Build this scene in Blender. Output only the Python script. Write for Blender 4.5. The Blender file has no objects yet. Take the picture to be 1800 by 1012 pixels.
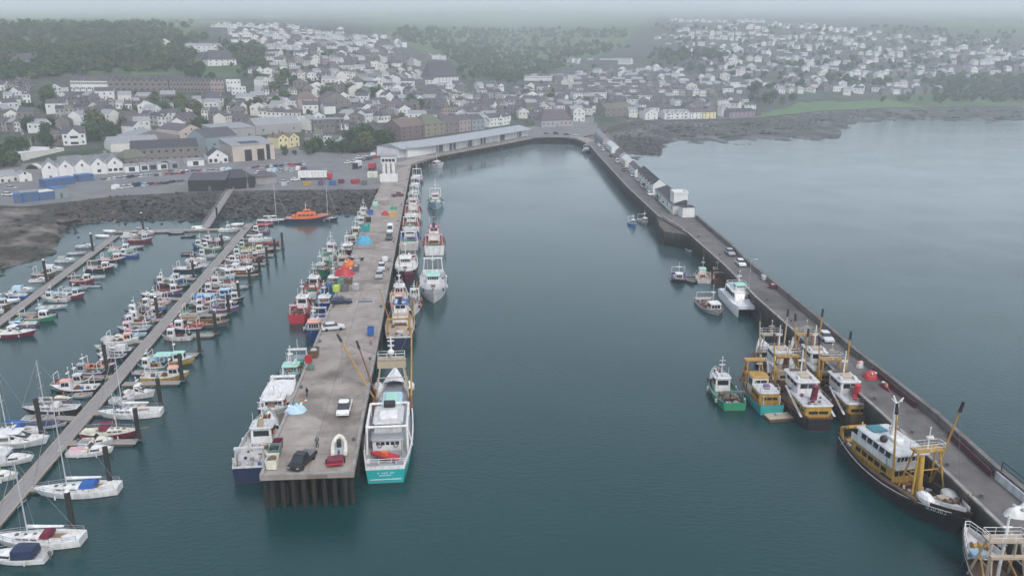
import bpy, math, random
import numpy as np
from mathutils import Vector, Matrix
random.seed(7)
R = math.radians
scn = bpy.context.scene
col = scn.collection

# ------------------------------------------------------------------ camera model
CAMZ, PITCH, FPX = 58.0, R(16.2), 1390.0
CT, ST = math.cos(PITCH), math.sin(PITCH)

def P(px, py, z=0.0):
    """world point at height z seen at pixel (px,py) of the 1800 x 1012 photograph"""
    u, v = (px - 900) / FPX, (py - 506) / FPX
    dy, dz = CT - v * ST, -ST - v * CT
    t = (z - CAMZ) / dz
    return Vector((u * t, dy * t, z))

def ray_at(px, py, D):
    u, v = (px - 900) / FPX, (py - 506) / FPX
    dy, dz = CT - v * ST, -ST - v * CT
    t = D / dy
    return Vector((u * t, D, CAMZ + dz * t))

cam_d = bpy.data.cameras.new('camera')
cam_d.sensor_width = 36; cam_d.lens = FPX / 1800 * 36
cam_d.clip_start = 0.5; cam_d.clip_end = 20000
cam = bpy.data.objects.new('camera', cam_d); col.objects.link(cam)
cam.location = (0, 0, CAMZ); cam.rotation_euler = (math.pi / 2 - PITCH, 0, 0)
scn.camera = cam

# ------------------------------------------------------------------ materials
_M = {}
def _nodes(name):
    m = bpy.data.materials.new(name); m.use_nodes = True
    nt = m.node_tree
    return m, nt, nt.nodes['Principled BSDF'], nt.nodes, nt.links

def paint(name, c, rough=0.55, dirt=0.25, scale=0.6, dc=None, metal=0.0, spec=0.4, streak=1.0):
    """weathered paint: base colour broken up by two noises"""
    if name in _M: return _M[name]
    m, nt, b, N, L = _nodes(name)
    tc = N.new('ShaderNodeTexCoord'); mp = N.new('ShaderNodeMapping')
    mp.inputs['Scale'].default_value = (scale, scale, scale * streak)
    L.new(tc.outputs['Object'], mp.inputs['Vector'])
    n1 = N.new('ShaderNodeTexNoise'); n1.inputs['Scale'].default_value = 1.0; n1.inputs['Detail'].default_value = 6; n1.inputs['Roughness'].default_value = 0.65
    L.new(mp.outputs[0], n1.inputs['Vector'])
    r = N.new('ShaderNodeValToRGB')
    r.color_ramp.elements[0].position = 0.40; r.color_ramp.elements[1].position = 0.72
    L.new(n1.outputs['Fac'], r.inputs[0])
    mx = N.new('ShaderNodeMixRGB')
    if dc is None: dc = (c[0] * .5, c[1] * .47, c[2] * .43)
    mx.inputs[1].default_value = (*c, 1); mx.inputs[2].default_value = (*dc, 1)
    mm = N.new('ShaderNodeMath'); mm.operation = 'MULTIPLY'; mm.inputs[1].default_value = dirt
    L.new(r.outputs[0], mm.inputs[0]); L.new(mm.outputs[0], mx.inputs[0])
    L.new(mx.outputs[0], b.inputs['Base Color'])
    b.inputs['Roughness'].default_value = rough; b.inputs['Metallic'].default_value = metal
    b.inputs['Specular IOR Level'].default_value = spec
    _M[name] = m
    return m

def glass(name='glass_dark', c=(.02, .025, .03)):
    if name in _M: return _M[name]
    m, nt, b, N, L = _nodes(name)
    b.inputs['Base Color'].default_value = (*c, 1); b.inputs['Roughness'].default_value = .12
    _M[name] = m
    return m

def ramp_mat(name, stops, scale=1.0, detail=8, rough=0.9, bump=0.0, stretch=(1, 1, 1), coord='Object', bscale=None, kind='noise', spec=0.3):
    """noise-driven colour ramp on a rough surface"""
    if name in _M: return _M[name]
    m, nt, b, N, L = _nodes(name)
    tc = N.new('ShaderNodeTexCoord'); mp = N.new('ShaderNodeMapping'); mp.inputs['Scale'].default_value = stretch
    L.new(tc.outputs[coord], mp.inputs['Vector'])
    if kind == 'voronoi':
        n = N.new('ShaderNodeTexVoronoi'); n.inputs['Scale'].default_value = scale; out = n.outputs['Color']
        n.inputs['Randomness'].default_value = 1
    else:
        n = N.new('ShaderNodeTexNoise'); n.inputs['Scale'].default_value = scale; n.inputs['Detail'].default_value = detail
        n.inputs['Roughness'].default_value = .68; out = n.outputs['Fac']
    L.new(mp.outputs[0], n.inputs['Vector'])
    r = N.new('ShaderNodeValToRGB'); cr = r.color_ramp
    while len(cr.elements) < len(stops): cr.elements.new(.5)
    for e, (p, c) in zip(cr.elements, stops): e.position = p; e.color = (*c, 1)
    L.new(out, r.inputs[0]); L.new(r.outputs[0], b.inputs['Base Color'])
    b.inputs['Roughness'].default_value = rough; b.inputs['Specular IOR Level'].default_value = spec
    if bump:
        n2 = N.new('ShaderNodeTexNoise'); n2.inputs['Scale'].default_value = bscale or scale * 3; n2.inputs['Detail'].default_value = 6
        L.new(mp.outputs[0], n2.inputs['Vector'])
        bp = N.new('ShaderNodeBump'); bp.inputs['Strength'].default_value = bump; bp.inputs['Distance'].default_value = .3
        L.new(n2.outputs['Fac'], bp.inputs['Height']); L.new(bp.outputs[0], b.inputs['Normal'])
    _M[name] = m
    return m

# named paints ------------------------------------------------------
COL = dict(white=(.74, .74, .735), cream=(.72, .69, .58), grey=(.36, .37, .38), lightgrey=(.56, .57, .58), darkgrey=(.12, .125, .13),
           black=(.022, .022, .025), navy=(.018, .03, .075), blue=(.03, .11, .36), brightblue=(.05, .25, .62), paleblue=(.42, .58, .68), red=(.42, .03, .045),
           maroon=(.16, .02, .045), orange=(.66, .15, .035), yellow=(.50, .31, .055), ochre=(.46, .27, .055), rust=(.17, .07, .035),
           green=(.03, .25, .13), teal=(.03, .30, .31), turquoise=(.02, .36, .36), mint=(.35, .62, .52), brown=(.13, .08, .05),
           pink=(.62, .22, .26), tan=(.42, .34, .25), lime=(.45, .55, .10), purple=(.16, .10, .2), salmon=(.75, .35, .28), cyan=(.10, .36, .52),
           deckgrey=(.30, .31, .32), deckgreen=(.12, .22, .18), deckred=(.28, .07, .06), wood=(.27, .18, .11), lightpink=(.62, .45, .47))
def C(n, dirt=.22, rough=.5):
    c = COL[n]
    big = {'white': (.36, .31, .25), 'cream': (.36, .30, .22), 'yellow': (.20, .09, .03), 'ochre': (.15, .075, .035), 'lightgrey': (.26, .21, .17)}.get(n)
    return paint('paint_' + n, c, rough=rough, dirt=dirt if not big else max(dirt, .62), scale=1.3, dc=big, streak=.4)
GL = glass()
ROPE = paint('rope', (.30, .28, .24), .9)
STEEL = paint('galvanised_steel', (.42, .43, .45), .4, metal=.5)
ALU = paint('alloy_mast', (.60, .61, .63), .35, metal=.3)
RUBBER = paint('rubber', (.02, .02, .02), .8)

# ------------------------------------------------------------------ mesh builder
class MB:
    def __init__(s): s.v = []; s.f = []; s.m = []
    def add(s, vs, fs, mi=0):
        o = len(s.v); s.v.extend([tuple(p) for p in vs])
        for f in fs: s.f.append(tuple(i + o for i in f)); s.m.append(mi)
        return s
    def box(s, x0, x1, y0, y1, z0, z1, mi=0, taper=0.0, tx=None):
        """box whose top is inset by taper (both axes) or (front,back,side) in tx"""
        if tx: a, b, c = tx
        else: a = b = c = taper
        s.add([(x0, y0, z0), (x1, y0, z0), (x1, y1, z0), (x0, y1, z0),
               (x0 + b, y0 + c, z1), (x1 - a, y0 + c, z1), (x1 - a, y1 - c, z1), (x0 + b, y1 - c, z1)],
              [(3, 2, 1, 0), (4, 5, 6, 7), (0, 1, 5, 4), (1, 2, 6, 5), (2, 3, 7, 6), (3, 0, 4, 7)], mi)
        return s
    def rbox(s, x0, x1, y0, y1, z0, z1, r=.1, mi=0, top=True):
        """box with chamfered vertical corners and top edge"""
        def ring(e, z):
            a, b, c, d = x0 + e, x1 - e, y0 + e, y1 - e
            q = max(r - e, r * .4)
            return [(a + q, c, z), (b - q, c, z), (b, c + q, z), (b, d - q, z), (b - q, d, z), (a + q, d, z), (a, d - q, z), (a, c + q, z)]
        t = r * .6 if top else 0
        rings = [ring(0, z0), ring(0, z1 - t)] + ([ring(t, z1)] if top else [])
        vs = [p for rg in rings for p in rg]; fs = []
        for k in range(len(rings) - 1):
            for i in range(8): j = (i + 1) % 8; fs.append((k * 8 + i, k * 8 + j, k * 8 + 8 + j, k * 8 + 8 + i))
        fs.append(tuple(range(7, -1, -1))); n = (len(rings) - 1) * 8; fs.append(tuple(range(n, n + 8)))
        return s.add(vs, fs, mi)
    def prism(s, poly, z0, z1, mi=0, top_mi=None):
        n = len(poly)
        s.add([(x, y, z0) for x, y in poly] + [(x, y, z1) for x, y in poly],
              [(i, (i + 1) % n, n + (i + 1) % n, n + i) for i in range(n)] + [tuple(range(n - 1, -1, -1))], mi)
        s.add([(x, y, z1) for x, y in poly], [tuple(range(n))], mi if top_mi is None else top_mi)
        return s
    def tube(s, p, q, r, r2=None, n=6, mi=0, cap=True):
        p, q = Vector(p), Vector(q); d = (q - p)
        if d.length < 1e-6: return s
        d.normalize(); a = d.orthogonal().normalized(); b = d.cross(a); r2 = r if r2 is None else r2
        vs = [p + (a * math.cos(t) + b * math.sin(t)) * r for t in [2 * math.pi * i / n for i in range(n)]]
        vs += [q + (a * math.cos(t) + b * math.sin(t)) * r2 for t in [2 * math.pi * i / n for i in range(n)]]
        fs = [(i, (i + 1) % n, n + (i + 1) % n, n + i) for i in range(n)]
        if cap: fs += [tuple(range(n - 1, -1, -1)), tuple(range(n, 2 * n))]
        return s.add(vs, fs, mi)
    def path(s, pts, r, n=5, mi=0):
        for a, b in zip(pts[:-1], pts[1:]): s.tube(a, b, r, n=n, mi=mi)
        return s
    def ball(s, c, rx, ry=None, rz=None, mi=0, nu=10, nv=6, half=False):
        ry = ry or rx; rz = rz or rx; vs = []; fs = []
        v0 = 0 if half else -math.pi / 2
        for j in range(nv + 1):
            t = v0 + (math.pi / 2 - v0) * j / nv
            for i in range(nu):
                a = 2 * math.pi * i / nu
                vs.append((c[0] + rx * math.cos(t) * math.cos(a), c[1] + ry * math.cos(t) * math.sin(a), c[2] + rz * math.sin(t)))
        for j in range(nv):
            for i in range(nu):
                k = (i + 1) % nu; fs.append((j * nu + i, j * nu + k, j * nu + nu + k, j * nu + nu + i))
        return s.add(vs, fs, mi)
    def loft(s, rings, mi=0, closed=False, caps=False):
        n = len(rings[0]); vs = [p for r in rings for p in r]; fs = []
        for k in range(len(rings) - 1):
            for i in range(n if closed else n - 1):
                j = (i + 1) % n; fs.append((k * n + i, k * n + j, k * n + n + j, k * n + n + i))
        if caps: fs += [tuple(range(n - 1, -1, -1)), tuple(range((len(rings) - 1) * n, len(rings) * n))]
        return s.add(vs, fs, mi)
    def build(s, name, mats, parent=None, smooth=False, loc=None, rotz=0):
        me = bpy.data.meshes.new(name); me.from_pydata(s.v, [], s.f)
        if not isinstance(mats, (list, tuple)): mats = [mats]
        for m in mats: me.materials.append(m)
        if len(mats) > 1: me.polygons.foreach_set('material_index', s.m)
        if smooth: me.polygons.foreach_set('use_smooth', [True] * len(me.polygons))
        me.update()
        o = bpy.data.objects.new(name, me); col.objects.link(o)
        if parent is not None: o.parent = parent
        if loc is not None: o.location = loc
        o.rotation_euler.z = rotz
        return o

def tag(o, label=None, cat=None, group=None, kind=None):
    if label: o['label'] = label
    if cat: o['category'] = cat
    if group: o['group'] = group
    if kind: o['kind'] = kind
    return o
def thing(name, label, cat, loc, rotz=0, group=None):
    o = bpy.data.objects.new(name, None); col.objects.link(o); o.empty_display_size = .5
    o.location = loc; o.rotation_euler = (0, 0, rotz)
    return tag(o, label, cat, group)
def npmesh(name, V, F, mats, mi=None, smooth=False):
    """fast quad mesh from numpy arrays"""
    me = bpy.data.meshes.new(name); V = np.asarray(V, np.float32); F = np.asarray(F, np.int32)
    me.vertices.add(len(V)); me.vertices.foreach_set('co', V.ravel())
    k = F.shape[1]; me.loops.add(F.size); me.loops.foreach_set('vertex_index', F.ravel())
    me.polygons.add(len(F)); me.polygons.foreach_set('loop_start', np.arange(0, F.size, k, dtype=np.int32)); me.polygons.foreach_set('loop_total', np.full(len(F), k, np.int32))
    for m in mats: me.materials.append(m)
    if mi is not None: me.polygons.foreach_set('material_index', np.asarray(mi, np.int32))
    if smooth: me.polygons.foreach_set('use_smooth', np.ones(len(F), bool))
    me.update(calc_edges=True); me.validate()
    return me
def head(a, b):
    d = Vector(b) - Vector(a); return math.atan2(d.y, d.x)
from mathutils import noise as mnoise
# ------------------------------------------------------------------ light: overcast daylight
w = bpy.data.worlds.new('World'); scn.world = w; w.use_nodes = True
wn, wl = w.node_tree.nodes, w.node_tree.links
sky = wn.new('ShaderNodeTexSky'); sky.sky_type = 'NISHITA'; sky.sun_disc = False
SUN_EL, SUN_AZ = R(52), R(150)
sky.sun_elevation = SUN_EL; sky.sun_rotation = SUN_AZ; sky.air_density = 1.2; sky.dust_density = 2.0; sky.ozone_density = 1.0
hs = wn.new('ShaderNodeHueSaturation'); hs.inputs['Saturation'].default_value = .68
wl.new(sky.outputs[0], hs.inputs['Color']); wl.new(hs.outputs[0], wn['Background'].inputs[0])
wn['Background'].inputs[1].default_value = 0.12
sd = bpy.data.lights.new('sun', 'SUN'); sd.energy = 0.95; sd.angle = R(14); sd.color = (1, .97, .93)
so = bpy.data.objects.new('sun', sd); col.objects.link(so)
_dir = Vector((math.sin(SUN_AZ) * math.cos(SUN_EL), math.cos(SUN_AZ) * math.cos(SUN_EL), math.sin(SUN_EL)))
so.rotation_euler = _dir.to_track_quat('Z', 'Y').to_euler(); so.location = (0, 0, 400)
scn.view_settings.view_transform = 'Standard'; scn.view_settings.look = 'None'
scn.view_settings.exposure = 1.1; scn.view_settings.gamma = 1
cy = scn.cycles
cy.max_bounces = 8; cy.diffuse_bounces = 2; cy.glossy_bounces = 2; cy.transmission_bounces = 2; cy.volume_bounces = 3; cy.transparent_max_bounces = 6
cy.use_denoising = True; cy.caustics_reflective = False; cy.caustics_refractive = False

# ------------------------------------------------------------------ haze
hz = MB().box(-10500, 10500, -500, 11400, -7, 1080).build('haze', paint('haze_tmp', (1, 1, 1)))
tag(hz, kind='stuff')
hm = bpy.data.materials.new('haze_air'); hm.use_nodes = True
hn, hl = hm.node_tree.nodes, hm.node_tree.links; hn.clear()
ho = hn.new('ShaderNodeOutputMaterial'); pv = hn.new('ShaderNodeVolumePrincipled')
pv.inputs['Color'].default_value = (.925, .965, 1.0, 1); pv.inputs['Density'].default_value = 0.00033; pv.inputs['Anisotropy'].default_value = 0.0
hl.new(pv.outputs[0], ho.inputs['Volume'])
hz.data.materials.clear(); hz.data.materials.append(hm)

# ------------------------------------------------------------------ water
def water_mat():
    m, nt, b, N, L = _nodes('sea_water')
    tc = N.new('ShaderNodeTexCoord')
    n0 = N.new('ShaderNodeTexNoise'); n0.inputs['Scale'].default_value = .016; n0.inputs['Detail'].default_value = 6; n0.inputs['Distortion'].default_value = .8
    L.new(tc.outputs['Object'], n0.inputs['Vector'])
    r = N.new('ShaderNodeValToRGB'); r.color_ramp.elements[0].position = .3; r.color_ramp.elements[1].position = .75
    r.color_ramp.elements[0].color = (.003, .033, .0345, 1); r.color_ramp.elements[1].color = (.007, .042, .0435, 1)
    L.new(n0.outputs['Fac'], r.inputs[0])
    sy = N.new('ShaderNodeSeparateXYZ'); L.new(tc.outputs['Object'], sy.inputs[0])      # low-angle sky reflection painted into the colour, paler with distance
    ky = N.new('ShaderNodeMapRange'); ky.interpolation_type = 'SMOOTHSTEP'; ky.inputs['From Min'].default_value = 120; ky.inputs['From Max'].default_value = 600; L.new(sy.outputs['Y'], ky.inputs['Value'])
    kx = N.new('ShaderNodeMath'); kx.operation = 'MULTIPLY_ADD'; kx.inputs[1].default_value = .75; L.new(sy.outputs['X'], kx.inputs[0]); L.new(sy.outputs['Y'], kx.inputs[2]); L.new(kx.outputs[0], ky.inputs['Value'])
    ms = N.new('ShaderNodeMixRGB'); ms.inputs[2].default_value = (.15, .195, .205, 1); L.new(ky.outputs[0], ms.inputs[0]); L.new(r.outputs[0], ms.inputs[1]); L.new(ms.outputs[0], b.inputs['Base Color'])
    b.inputs['IOR'].default_value = 1.36
    n3 = N.new('ShaderNodeTexNoise'); n3.inputs['Scale'].default_value = .02; n3.inputs['Detail'].default_value = 3
    L.new(tc.outputs['Object'], n3.inputs['Vector'])
    rr = N.new('ShaderNodeMapRange'); rr.inputs['From Min'].default_value = .3; rr.inputs['From Max'].default_value = .7; rr.inputs['To Min'].default_value = .04; rr.inputs['To Max'].default_value = .20
    L.new(n3.outputs['Fac'], rr.inputs['Value']); L.new(rr.outputs[0], b.inputs['Roughness'])
    mp = N.new('ShaderNodeMapping'); mp.inputs['Scale'].default_value = (1, 1.35, 1); mp.inputs['Rotation'].default_value = (0, 0, .5)
    L.new(tc.outputs['Object'], mp.inputs['Vector'])
    a = N.new('ShaderNodeTexNoise'); a.inputs['Scale'].default_value = 1.15; a.inputs['Detail'].default_value = 6; a.inputs['Roughness'].default_value = .62
    L.new(mp.outputs[0], a.inputs['Vector'])
    c = N.new('ShaderNodeTexNoise'); c.inputs['Scale'].default_value = .045; c.inputs['Detail'].default_value = 3
    L.new(tc.outputs['Object'], c.inputs['Vector'])
    # ruffled outside the harbour (x beyond the outer pier), calmer inside
    sx = N.new('ShaderNodeSeparateXYZ'); L.new(tc.outputs['Object'], sx.inputs[0])
    k = N.new('ShaderNodeMapRange'); k.inputs['From Min'].default_value = 40; k.inputs['From Max'].default_value = 110
    k.inputs['To Min'].default_value = .075; k.inputs['To Max'].default_value = .13
    L.new(sx.outputs['X'], k.inputs['Value'])
    kn = N.new('ShaderNodeMapRange'); kn.inputs['From Min'].default_value = 80; kn.inputs['From Max'].default_value = 330; kn.inputs['To Min'].default_value = 2.8; kn.inputs['To Max'].default_value = .7
    L.new(sx.outputs['Y'], kn.inputs['Value']); k2 = N.new('ShaderNodeMath'); k2.operation = 'MULTIPLY'; L.new(k.outputs[0], k2.inputs[0]); L.new(kn.outputs[0], k2.inputs[1])
    mul = N.new('ShaderNodeMath'); mul.operation = 'MULTIPLY'; L.new(k2.outputs[0], mul.inputs[0])
    mr = N.new('ShaderNodeMapRange'); mr.inputs['From Min'].default_value = .3; mr.inputs['From Max'].default_value = .7; mr.inputs['To Min'].default_value = .5; mr.inputs['To Max'].default_value = 1.2
    L.new(c.outputs['Fac'], mr.inputs['Value']); L.new(mr.outputs[0], mul.inputs[1])
    bp = N.new('ShaderNodeBump'); bp.inputs['Distance'].default_value = .5
    L.new(mul.outputs[0], bp.inputs['Strength']); L.new(a.outputs['Fac'], bp.inputs['Height']); L.new(bp.outputs[0], b.inputs['Normal'])
    return m
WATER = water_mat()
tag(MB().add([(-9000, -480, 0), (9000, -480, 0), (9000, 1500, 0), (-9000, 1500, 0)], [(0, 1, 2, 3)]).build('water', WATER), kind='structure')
tag(MB().add([(-9000, -480, -6), (9000, -480, -6), (9000, 2000, -6), (-9000, 2000, -6)], [(0, 1, 2, 3)]).build('seabed', paint('mud', (.08, .07, .055), .9)), kind='structure')

# ------------------------------------------------------------------ the land
EDGE = [(-700, 374), (-300, 368), (0, 361), (44, 363), (124, 354), (200, 345), (329, 338), (483, 334), (662, 333), (724, 289), (775, 271.5), (860, 256), (940, 241), (1020, 242), (1062, 232), (1110, 216),
        (1340, 207), (1400, 200), (1440, 195), (1560, 189), (1800, 186), (2100, 184), (2600, 183)]
def edge(px): return float(np.interp(px, [a for a, _ in EDGE], [b for _, b in EDGE]))
ROWS = [320, 300, 250, 200, 150, 100, 50, 36, 24, 10, 0, -20, -40]
_up = [4300, 7800, 9800, 10400, 10800]
TAB = {-700: [340, 372, 440, 520, 610, 720, 1050, 1900] + _up, 150: [345, 378, 448, 520, 610, 720, 1050, 1900] + _up,
       600: [352, 388, 500, 600, 700, 870, 1300, 2500] + _up, 900: [352, 388, 520, 680, 900, 1380, 2200, 3400] + _up,
       1200: [352, 388, 530, 740, 930, 1200, 1700, 2400] + _up, 1500: [352, 388, 530, 835, 1020, 1230, 1750, 2500] + _up,
       1800: [352, 388, 530, 860, 1070, 1280, 1850, 2600] + _up, 2600: [352, 388, 530, 860, 1070, 1280, 1850, 2600] + _up}
_tx = sorted(TAB)
def D_at(px, py):
    e = edge(px); De = P(px, e, 5).y
    row = [float(np.interp(px, _tx, [TAB[k][i] for k in _tx])) for i in range(len(ROWS))]
    ys, ds = [e], [De]
    for y, d in zip(ROWS, row):
        if y < e - 3 and d > De + 8: ys.append(y); ds.append(d)
    return float(np.interp(-py, [-y for y in ys], ds))
def T(px, py):
    """point on the land surface under a pixel"""
    return ray_at(px, py, D_at(px, py))

ASPH = ramp_mat('asphalt', [(.3, (.13, .125, .125)), (.55, (.18, .175, .172)), (.8, (.23, .22, .21))], scale=.09, rough=.85)
TOWN = ramp_mat('town_ground', [(.3, (.025, .042, .02)), (.46, (.045, .06, .034)), (.6, (.085, .082, .08)), (.72, (.035, .055, .026))], scale=.05, rough=.95)
HILL = ramp_mat('hillside_grass', [(.28, (.036, .066, .028)), (.5, (.065, .105, .042)), (.7, (.11, .15, .06))], scale=.03, rough=.95, bump=.5)
FIELD = ramp_mat('meadow', [(.35, (.075, .13, .05)), (.6, (.095, .155, .06)), (.8, (.12, .175, .075))], scale=.04, rough=.95)
def field_mat():
    m, nt, b, N, L = _nodes('field_patchwork')
    tc = N.new('ShaderNodeTexCoord'); mp = N.new('ShaderNodeMapping'); mp.inputs['Scale'].default_value = (.011, .006, 0); mp.inputs['Rotation'].default_value = (0, 0, .4)
    L.new(tc.outputs['Object'], mp.inputs['Vector'])
    v = N.new('ShaderNodeTexVoronoi'); v.inputs['Scale'].default_value = 1; L.new(mp.outputs[0], v.inputs['Vector'])
    e = N.new('ShaderNodeTexVoronoi'); e.feature = 'DISTANCE_TO_EDGE'; e.inputs['Scale'].default_value = 1; L.new(mp.outputs[0], e.inputs['Vector'])
    sp = N.new('ShaderNodeSeparateColor'); L.new(v.outputs['Color'], sp.inputs[0])
    r = N.new('ShaderNodeValToRGB'); cr = r.color_ramp; cr.elements.new(.5)
    for el, (p, c) in zip(cr.elements, [(0, (.035, .06, .028)), (.5, (.075, .12, .045)), (1, (.15, .20, .08))]): el.position = p; el.color = (*c, 1)
    L.new(sp.outputs[0], r.inputs[0])
    lt = N.new('ShaderNodeMath'); lt.operation = 'LESS_THAN'; lt.inputs[1].default_value = .05; L.new(e.outputs[0], lt.inputs[0])
    mx = N.new('ShaderNodeMixRGB'); mx.inputs[2].default_value = (.022, .038, .02, 1); L.new(lt.outputs[0], mx.inputs[0]); L.new(r.outputs[0], mx.inputs[1])
    L.new(mx.outputs[0], b.inputs['Base Color']); b.inputs['Roughness'].default_value = 1; b.inputs['Specular IOR Level'].default_value = .1
    return m
FPATCH = field_mat()
def inpoly(x, y, poly):
    c = False; j = len(poly) - 1
    for i in range(len(poly)):
        (xi, yi), (xj, yj) = poly[i], poly[j]
        if (yi > y) != (yj > y) and x < (xj - xi) * (y - yi) / (yj - yi) + xi: c = not c
        j = i
    return c
CARPARK = [(-700, 400), (-700, 325), (60, 286), (180, 268), (330, 256), (480, 250), (560, 270), (690, 262), (940, 222), (1000, 212), (1040, 205), (1062, 240), (730, 300), (665, 400)]
GREEN = [(1335, 200), (1390, 189), (1402, 181), (1560, 176), (1618, 187), (1440, 196.5), (1345, 206)]
ROADS = [(1100, 220), (1340, 211), (1440, 198), (1560, 192), (1900, 188), (1900, 185.5), (1560, 188.5), (1440, 194), (1400, 197), (1340, 204), (1100, 212)]
ZONE_HILL = [[(-700, 160), (-700, -200), (2600, -200), (2600, 60), (1700, 60), (1600, 30), (1150, 22), (1100, 80), (1000, 118), (905, 140), (850, 128), (700, 75), (620, 40), (380, 30), (330, 62), (350, 110), (430, 110), (420, 133), (120, 128), (60, 135)],
             [(1640, 205), (1420, 190), (1600, 165), (1680, 150), (2600, 140), (2600, 190)]]
def build_land():
    pxs = np.concatenate([np.arange(-700, -100, 25), np.arange(-100, 1900, 6.25), np.arange(1900, 2601, 25)])
    NR = 84; vs = []; ms = []; vs.append([])
    grid = []
    for px in pxs:
        e = edge(px); colv = []
        for k in range(NR):
            t = k / (NR - 1); py = e - (e + 30) * (t ** 1.0)
            p = ray_at(px, py, D_at(px, py))
            nz = mnoise.noise(Vector((p.x * .02, p.y * .02, 0))) * min(2.2, k * .12) * (0 if inpoly(px, py, CARPARK) else 1)
            colv.append((p.x, p.y, p.z + nz * .6, py))
        grid.append(colv)
    V = np.array([(a, b, c) for cv in grid for a, b, c, _ in cv]); F = []; MI = []
    n = len(pxs)
    for i in range(n - 1):
        for k in range(NR - 1):
            F.append((i * NR + k, (i + 1) * NR + k, (i + 1) * NR + k + 1, i * NR + k + 1))
            x = (pxs[i] + pxs[i + 1]) / 2; y = (grid[i][k][3] + grid[i][k + 1][3]) / 2
            if inpoly(x, y, CARPARK): mi = 0
            elif inpoly(x, y, GREEN): mi = 3
            elif inpoly(x, y, ROADS): mi = 0
            elif y < 30 + 12 * math.sin(x * .004): mi = 4
            elif any(inpoly(x, y, z) for z in ZONE_HILL): mi = 2
            else: mi = 1
            MI.append(mi)
    me = npmesh('hillside', V, np.array(F), [ASPH, TOWN, HILL, FIELD, FPATCH], MI, True)
    o = bpy.data.objects.new('hillside', me); col.objects.link(o); tag(o, kind='structure')
build_land()

# ------------------------------------------------------------------ foreshores (a wavering slope from the land's edge down under the water)
FORE = ramp_mat('foreshore_weed', [(.28, (.010, .011, .009)), (.40, (.062, .048, .037)), (.47, (.026, .030, .019)), (.54, (.11, .092, .078)), (.70, (.25, .22, .20))], scale=.07, rough=.75, bump=.8, bscale=.8)
REVET = ramp_mat('revetment_stone', [(.2, (.018, .018, .018)), (.5, (.06, .057, .055)), (.8, (.15, .14, .135))], scale=.5, rough=.8, bump=.9, bscale=1.2)
BEACH = ramp_mat('rocky_beach', [(.28, (.022, .024, .020)), (.42, (.060, .054, .050)), (.5, (.040, .048, .034)), (.6, (.115, .10, .098)), (.78, (.26, .24, .23))], scale=.035, rough=.75, bump=.8, bscale=.6, stretch=(1, .6, 1))
MUDM = ramp_mat('beach_shingle', [(.25, (.05, .045, .04)), (.5, (.12, .11, .10)), (.8, (.24, .22, .20))], scale=.10, rough=.7, bump=.4, bscale=.9)
def foreshore(name, x0, x1, step, shore, py_end, mat, rough, extra=None, freq=.12, rows=46):
    sx, sy = [a for a, _ in shore], [b for _, b in shore]
    V = []; F = []; xs = np.arange(x0, x1 + .1, step); n = rows
    for px in xs:
        e = edge(px) + .0; a = float(np.interp(px, sx, sy))
        for k in range(n):
            t = k / (n - 1); py = e + (py_end(px) - e) * t
            s = (py - e) / max(a - e, 1e-3)
            z = 4.96 * (1 - s) if s < 1 else -(s - 1) * 2.2
            q = P(px, py, 2.0)
            if k > 0: z += rough * (mnoise.noise(Vector((q.x * freq, q.y * freq, 3))) + .5 * mnoise.noise(Vector((q.x * freq * 3, q.y * freq * 3, 9)))) * min(1, s * 4)
            if extra: z += extra(px, py)
            z = min(max(z, -3.0), 4.97)
            p = P(px, py, z); V.append((p.x, p.y, p.z))
    for i in range(len(xs) - 1):
        for k in range(n - 1): F.append((i * n + k, i * n + k + 1, (i + 1) * n + k + 1, (i + 1) * n + k))
    me = npmesh(name, V, np.array(F), mat if isinstance(mat, list) else [mat], None, True)
    o = bpy.data.objects.new(name, me); col.objects.link(o); return tag(o, kind='structure')
SH_L = [(-700, 560), (-300, 520), (0, 478), (60, 452), (100, 428), (108, 408), (125, 396), (200, 386), (300, 385), (430, 383), (560, 377), (662, 372)]
foreshore('foreshore', -700, 206, 4, SH_L, lambda x: np.interp(x, [-700, 206], [640, 440]), FORE, .75,
          lambda x, y: .5 * math.exp(-((x - 40) / 60) ** 2 - ((y - 440) / 25) ** 2))
foreshore('revetment', 200, 662, 2.5, SH_L, lambda x: 420 if x < 640 else 400, REVET, 1.0, None, .45, 40)
SH_R = [(1056, 275), (1100, 274), (1140, 271), (1165, 258), (1185, 246), (1250, 250), (1380, 241), (1420, 236), (1470, 228), (1500, 216), (1560, 211), (1800, 211.5), (2600, 212)]
def ledge(x, y):
    b = 1.3 * math.exp(-((x - 1455) / 62) ** 2 - ((y - 240) / 9) ** 2) + .9 * math.exp(-((x - 1530) / 45) ** 2 - ((y - 228) / 4) ** 2)
    b += .55 * math.exp(-((x - 1180) / 40) ** 2 - ((y - 283) / 5) ** 2)
    for cx, cy in ((1460, 275), (1230, 300), (1400, 268), (1160, 292), (1330, 283)): b += 1.1 * math.exp(-((x - cx) / 9) ** 2 - ((y - cy) / 2.2) ** 2)
    return b
foreshore('beach', 1056, 2600, 4, SH_R, lambda x: np.interp(x, [1056, 1300, 1600, 2600], [318, 300, 262, 250]), BEACH, .85, ledge, .09, 60)
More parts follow.
